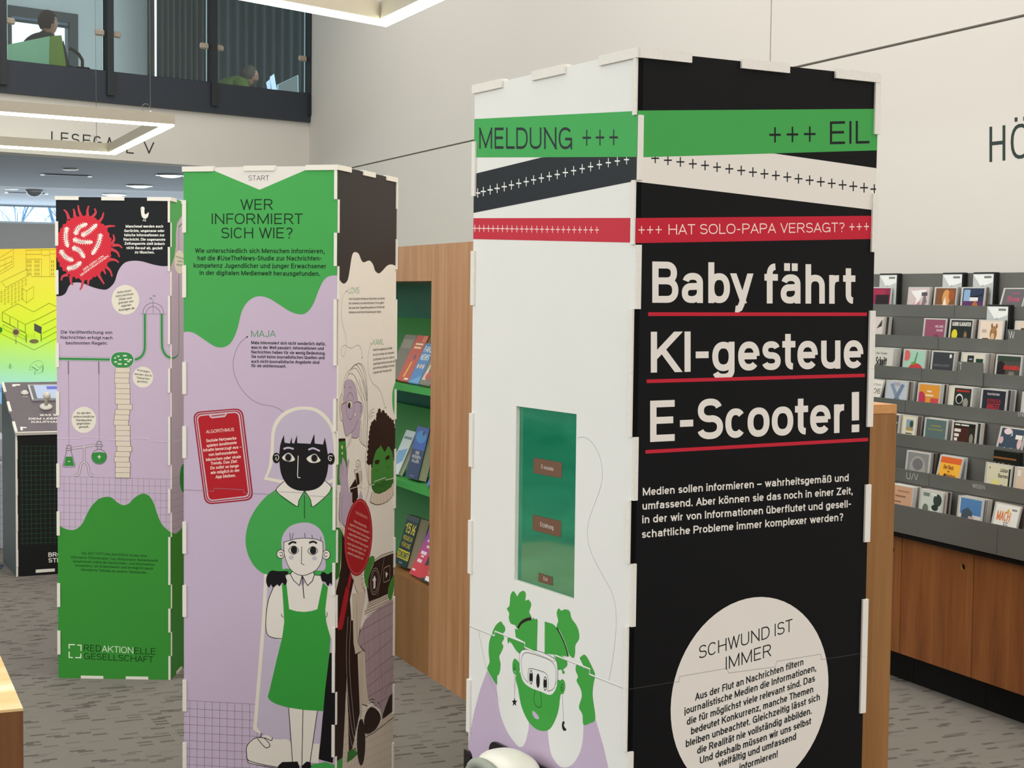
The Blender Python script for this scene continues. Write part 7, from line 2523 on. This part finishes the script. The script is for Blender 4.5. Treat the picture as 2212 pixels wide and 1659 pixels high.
# ------------------------------------------------------------------ arcade console behind the left column
f0 = on_z(35, 1246, 0)
f1 = on_z(125, 1240, 0)
fx = (f1 - f0); fx.z = 0; fx.normalize()
fy = Vector((-fx.y, fx.x, 0))                      # away from the viewer
AM = frame(f0, fx, fy, UP)
P0 = lambda x, y: on_plane(x, y, f0, -fy)
hf = (P0(34, 937) - f0).z                          # height of the front board
W_A = .62
pb_ = on_plane(17, 830, f0 + fy * .5, -fy) - f0
hb = pb_.z
side = mat('#56605c', .5, .3)
CBLK = mat('#131414', .45, .3)
TOPM = mat('#5a4f56', .45, .3, var=.2, scale=14)
ac = thing('game_console', 'black arcade console with joystick behind the left column', 'arcade console', f0)
mb = MB(AM)
mb.box(0.011, W_A - .011, 0, .012, 0, hf - .012, CBLK)
fp = adopt(mb.build('front_panel'), ac)
for x in (0, W_A - .01):
    mb = MB(AM)
    prof = [(0, 0), (.5, 0), (.5, hb), (0, hf)]
    mb.face([(x, y, z) for y, z in prof], side)
    mb.face([(x + .01, y, z) for y, z in reversed(prof)], side)
    for i in range(4):
        a, b = prof[i], prof[(i + 1) % 4]
        mb.face([(x, a[0], a[1]), (x + .01, a[0], a[1]), (x + .01, b[0], b[1]), (x, b[0], b[1])], BOARD)
    for k in range(4):
        z0 = hf * (1 - (k * 2 + 1) / 8)
        mb.box(x - .001 if x else 0, x + .011 if not x else x + .01, -.003, .012, z0 - hf * .0625 + .005, z0 + hf * .0625 - .0 - .001 + (.012 if k == 0 else 0), BOARD)
    adopt(mb.build('side_panel'), ac)
mb = MB(AM)
mb.box(0.011, W_A - .011, .488, .5, 0, hb - .012, CBLK)
adopt(mb.build('rear_panel'), ac)
sl = math.atan2(hb - hf, .5)
ln = math.hypot(.5, hb - hf)
TM = AM @ Matrix.Translation((0, 0, hf)) @ Matrix.Rotation(sl, 4, 'X')
mb = MB(TM)
mb.box(0.0, W_A, -.004, ln, .0005, .012, TOPM)
mb.box(-.001, W_A + .001, -.012, -.0041, -.004, .013, BOARD)
for k in (0, 2, 4):
    mb.box(-.002, .012, ln * k / 5, ln * (k + 1) / 5, .0004, .0135, BOARD)
tp = adopt(mb.build('control_panel'), ac)
# printed on the top and the front
tn = (TM.to_3x3() @ Vector((0, 0, 1))).normalized()
tv = (TM.to_3x3() @ Vector((0, 1, 0))).normalized()
pt = Print(TM @ Vector((0, 0, .012)), fx, tn, W_A, ln, v=tv, step=.0002)
pt.view(0, 800, 3.95)
for pts in ([(118, 138), (118, 125), (172, 124)], [(186, 512), (182, 487), (226, 489)]):
    pt.line('#e6e2dc', pts, 12 if pts[0][1] < 200 else 9, sm=False)
pt.text('#e6e2dc', 'WAS SO', 338, 390, 512, 388, 16, .2)
pt.text('#e6e2dc', 'DEM LEEREN', 245, 421, 560, 419, 16, .2)
pt.text('#e6e2dc', 'KAUFHAUS', 268, 449, 545, 447, 16, .2)
pt.text('#b9b2b4', 'START', 190, 228, 240, 228, 10, .14)
adopt(pt.flush('printed_lettering', None), tp)
pf = Print(f0, fx, -fy, W_A, hf, step=.0002)
pf.view(0, 800, 3.95)
pf.lines('#2f5a3c', [(172, 648 + 41.5 * k, 900, 640 + 40.5 * k) for k in range(21)] + [(186 + 39.5 * k, 645, 192 + 39.5 * k, 1490) for k in range(12)], 2.6)
pf.text('#e6e2dc', 'BROT', 412, 1592, 560, 1588, 38, .2)
pf.text('#e6e2dc', 'STICKS', 412, 1640, 620, 1636, 38, .2)
pf.poly('#e4dfd5', [(305, 1700), (468, 1690), (468, 1716), (305, 1728)])
adopt(pf.flush('printed_grid', None), fp)


def on_top(x, y):
    q = TM.inverted() @ on_plane(x / 3.95, 800 + y / 3.95, TM @ Vector((0, 0, .012)), tn)
    return q


q = on_top(392, 316)
mb = MB(TM)
mb.lathe([(.034, .0122), (.034, .02), (.022, .026), (.012, .028)], mat('#d8d4cc', .35, .4), 24, (q.x, q.y, 0))
jb = adopt(mb.build('joystick_base'), tp)
mb = MB(TM)
mb.lathe([(.010, .027), (.011, .06), (.013, .07)], mat('#c9c2b2', .35, .4), 16, (q.x, q.y, 0))
mb.ball((q.x, q.y, .085), .021, .021, .021, mat('#d8d0bd', .3, .5))
adopt(mb.build('joystick'), tp)
q = on_top(211, 196)
mb = MB(TM)
mb.lathe([(.021, .0122), (.021, .018), (.015, .020), (.013, .026), (.002, .028)], mat('#d8d4cc', .35, .4), 24, (q.x, q.y, 0))
adopt(mb.build('button'), tp)
qa, qb = on_top(292, 262), on_top(262, 136)
mb = MB(TM)
mb.box(qa.x - .012, W_A - .08, qa.y, qb.y, .0122, .022, mat('#b9b9bb', .3, .5))
tabm = adopt(mb.build('tablet_housing'), tp)
mb = MB(TM)
mb.box(qa.x - .002, W_A - .09, qa.y + .004, qb.y - .008, .0221, .0232, mat('#26262b', .2, .5))
mb.box(qa.x + .018, W_A - .1, qa.y + .008, qb.y - .012, .0233, .0238, emit('#8f9cb4', .55))
mb.box(qa.x + .085, W_A - .12, qb.y - .06, qb.y - .025, .0239, .0243, emit('#3c4aa0', .5))
adopt(mb.build('tablet_screen'), tp)

# ------------------------------------------------------------------ yellow illustrated wall board behind it
bp0 = on_plane(62, 560, Vector((-3.2, 10.4, 0)), Vector((0, -1, 0)))
be = Vector((.80, -.60, 0)).normalized()
bn = Vector((-be.y, be.x, 0))
if bn.y > 0:
    bn = -bn
bo = Vector((bp0.x, bp0.y, 0))
bl = on_plane(0, 538, bo, bn)
br_ = on_plane(124, 534, bo, bn)
ub, ue = (bl - bo).dot(be) - .9, (br_ - bo).dot(be) + .35
ztop_b = bl.z
zb0 = on_plane(0, 872, bo, bn).z


def gradient_print():
    m = bpy.data.materials.new('printed_gradient')
    m.use_nodes = True
    nt = m.node_tree
    b = nt.nodes['Principled BSDF']
    b.inputs['Roughness'].default_value = .35
    tc = nt.nodes.new('ShaderNodeTexCoord')
    sp_ = nt.nodes.new('ShaderNodeSeparateXYZ')
    cr = nt.nodes.new('ShaderNodeValToRGB')
    e = cr.color_ramp.elements
    e[0].position, e[0].color = 0.0, lin('#8ec2f2')
    e[1].position, e[1].color = 1.0, lin('#fbdc3e')
    for p_, c_ in ((.125, '#8fc4f2'), (.13, '#b4f2dc'), (.25, '#b6f5a0'), (.45, '#d4fb3a'), (.62, '#edf43e'), (.85, '#f7e94c')):
        x = e.new(p_)
        x.color = lin(c_)
    nt.links.new(tc.outputs['Generated'], sp_.inputs[0])
    nt.links.new(sp_.outputs['Z'], cr.inputs['Fac'])
    nt.links.new(cr.outputs['Color'], b.inputs['Base Color'])
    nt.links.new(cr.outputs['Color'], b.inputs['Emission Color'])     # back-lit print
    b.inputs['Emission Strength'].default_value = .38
    return m


BM = frame(bo, be, -bn, UP)
bd_ = thing('info_board', 'tall board with yellow to blue printed city drawing behind the console', 'display board', bo)
mb = MB()
mb.box(ub, ue, 0, .03, zb0, ztop_b, gradient_print())
pb2 = adopt(mb.build('printed_board', None, M=BM), bd_)
mb = MB(BM)
mb.box(ub, ue, .001, .03, 0, zb0 - .0005, mat('#9a9aa0', .6, .2))
adopt(mb.build('lower_panel'), bd_)
pp = Print(bo + be * ub, be, bn, ue - ub, 2.2, step=.0002)
pp.view(0, 400, 6.914)
OL = '#b8a42e'
OG = '#93a82c'
p = pp
for pts in ([(0, 1085), (205, 955), (205, 1215), (0, 1330)], [(0, 1130), (180, 1060), (180, 1180), (0, 1290)], [(78, 1115), (78, 1250)], [(0, 1215), (180, 1140)], [(0, 1450), (395, 1260), (440, 1330)], [(390, 975), (390, 1260)], [(385, 972), (850, 960)], [(388, 1032), (620, 1032), (620, 972)], [(625, 1045), (742, 1045), (742, 970)], [(745, 1030), (850, 1025)], [(390, 1105), (620, 1105), (620, 1370)], [(742, 1050), (742, 1370)], [(470, 1365), (850, 1365)], [(35, 1450), (90, 1530), (440, 1340)],
            [(330, 1540), (400, 1580), (505, 1510), (505, 1680), (400, 1760), (330, 1700), (330, 1540)], [(400, 1580), (400, 1760)]):
    p.line(OL, pts, 6.5, sm=False)
wins = []
for bx in (400, 520, 765):
    for c in range(3 if bx < 700 else 2):
        for r_ in range(4):
            x, y = bx + 28 * c, 1120 + 62 * r_
            wins.append((x + 7, y, x + 7, y + 42))
p.lines('#a8983a', wins, 14)
wins = []
for i in range(8):
    for j in range(5):
        x, y = 15 + 52 * i, 1590 - 27 * i + 62 * j
        if y < 1760 and x + 22 < 430 - 20 * j:
            wins += [(x, y, x + 20, y - 10), (x + 20, y - 10, x + 20, y + 22), (x + 20, y + 22, x, y + 34), (x, y + 34, x, y)]
p.lines(OL, wins, 6)
adopt(p.flush('printed_houses', None), pb2)
p.view(0, 620, 6.914)
for pts in ([(40, 375), (265, 250), (505, 370), (740, 240), (860, 300)], [(40, 375), (385, 560), (505, 500)], [(40, 375), (40, 505), (385, 685), (385, 560)], [(505, 510), (860, 330)], [(630, 570), (860, 460)], [(640, 690), (860, 580)], [(0, 690), (510, 940), (860, 760)], [(50, 560), (380, 740), (380, 785), (50, 620), (50, 560)], [(640, 780), (860, 660)], [(390, 690), (390, 820)], [(620, 700), (620, 810)], [(510, 680), (510, 740)]):
    p.line(OG, pts, 7.5, sm=False)
p.lines('#5d6a2a', [(40, 385, 40, 505), (152, 445, 152, 560), (270, 505, 270, 620), (385, 560, 385, 685), (40, 505, 385, 685)], 11)
p.poly('#6d6b62', [(512, 540), (625, 598), (620, 705), (512, 652)])
p.poly('#e6ec8a', [(190, 660), (205, 620), (245, 605), (290, 620), (305, 665), (290, 710), (242, 760), (200, 710)], True)
p.ell('#8a7448', 243, 675, 43, 40)
p.lines('#5d6a2a', [(243, 775, 243, 850), (400, 700, 400, 830), (620, 700, 620, 815)], 12)
p.ell('#9a8f62', 515, 810, 70, 32)
p.lines(OG, [(420 + 30 * k, 690 + 12 * k, 420 + 30 * k, 760) for k in range(7)] + [(520 + 45 * k, 500 - 23 * k, 540 + 45 * k, 492 - 23 * k) for k in range(7)], 5)
p.ell('#4fae3c', 5, 640, 32, 42)
TL_ = '#6fae96'
for pts in ([(445, 1200), (470, 1150), (530, 1110), (600, 1105), (640, 1130), (650, 1200), (640, 1270)], [(445, 1200), (480, 1190), (560, 1240), (640, 1180)], [(530, 1150), (580, 1200), (640, 1160)], [(480, 1195), (560, 1245)], [(560, 1240), (575, 1290), (640, 1260)], [(440, 1200), (450, 1240), (500, 1230)]):
    p.line(TL_, pts, 5)
p.lines('#4f8a7c', [(490, 1195, 560, 1245), (525, 1250, 525, 1310), (155, 1140, 150, 1215), (645, 1180, 640, 1270)], 12)
p.ell(TL_, 155, 1190, 24, 24, ring=5)
p.text('#5a7fc8', 'Ge', 5, 1568, 92, 1566, 60, .16)
adopt(p.flush('printed_street', None), pb2)

# white gridded plinth with a grey box beside the console
w0 = on_z(2, 1184, 0)
wf = on_plane(2, 1000, w0, -fy)
mb = MB(frame(w0, fx, fy, UP))
t = thing('plinth', 'low white plinth with printed grid left of the arcade console', 'plinth', w0)
WP = mat('#c9c9d2', .5, .3)
mb.box(-.75, .085, 0, .45, 0, wf.z, WP)
o = adopt(mb.build('box'), t)
pg = Print(w0 - fx * .75, fx, -fy, .835, wf.z, step=.0002)
pg.view(0, 800, 3.95)
pg.lines('#80858c', [(-60, 825 + 61 * k, 70, 822 + 61 * k) for k in range(12)] + [(5 + 38 * k, 800, 5 + 38 * k, 1600) for k in range(-6, 3)], 2.4)
adopt(pg.flush('printed_grid', None), o)
mb = MB(frame(w0, fx, fy, UP))
zt_ = on_plane(8, 935, w0 + fy * .1, -fy).z
mb.bbox(-.35, .055, .06, .36, wf.z + .001, zt_, mat('#b4b9c4', .25, .5), .035)
tag(mb.build('storage_box'), 'pale grey rounded plastic box on the gridded plinth', 'box')
# crumpled blue cloth at the foot of the console
cb = on_z(12, 1232, 0)
mb = MB()
vs, fs = [], []
rr = random.Random(3)
for i in range(13):
    for j in range(9):
        x, y = -.28 + .5 * i / 12, -.05 + .3 * j / 8
        e_ = min(i, 12 - i, j * 1.4, (8 - j) * 1.4) / 4
        vs.append((x + rr.uniform(-.012, .012), y + rr.uniform(-.012, .012), .004 + min(1, e_) * .10 * rr.uniform(.5, 1.1)))
for i in range(12):
    for j in range(8):
        q = i * 9 + j
        fs.append((q, q + 9, q + 10, q + 1))
mb.grid(vs, fs, mat('#5d6a94', .6, .3), True)
tag(mb.build('cloth', None, (cb.x - .27, cb.y - .12, 0)), 'crumpled blue cloth on the carpet at the foot of the console', 'cloth')
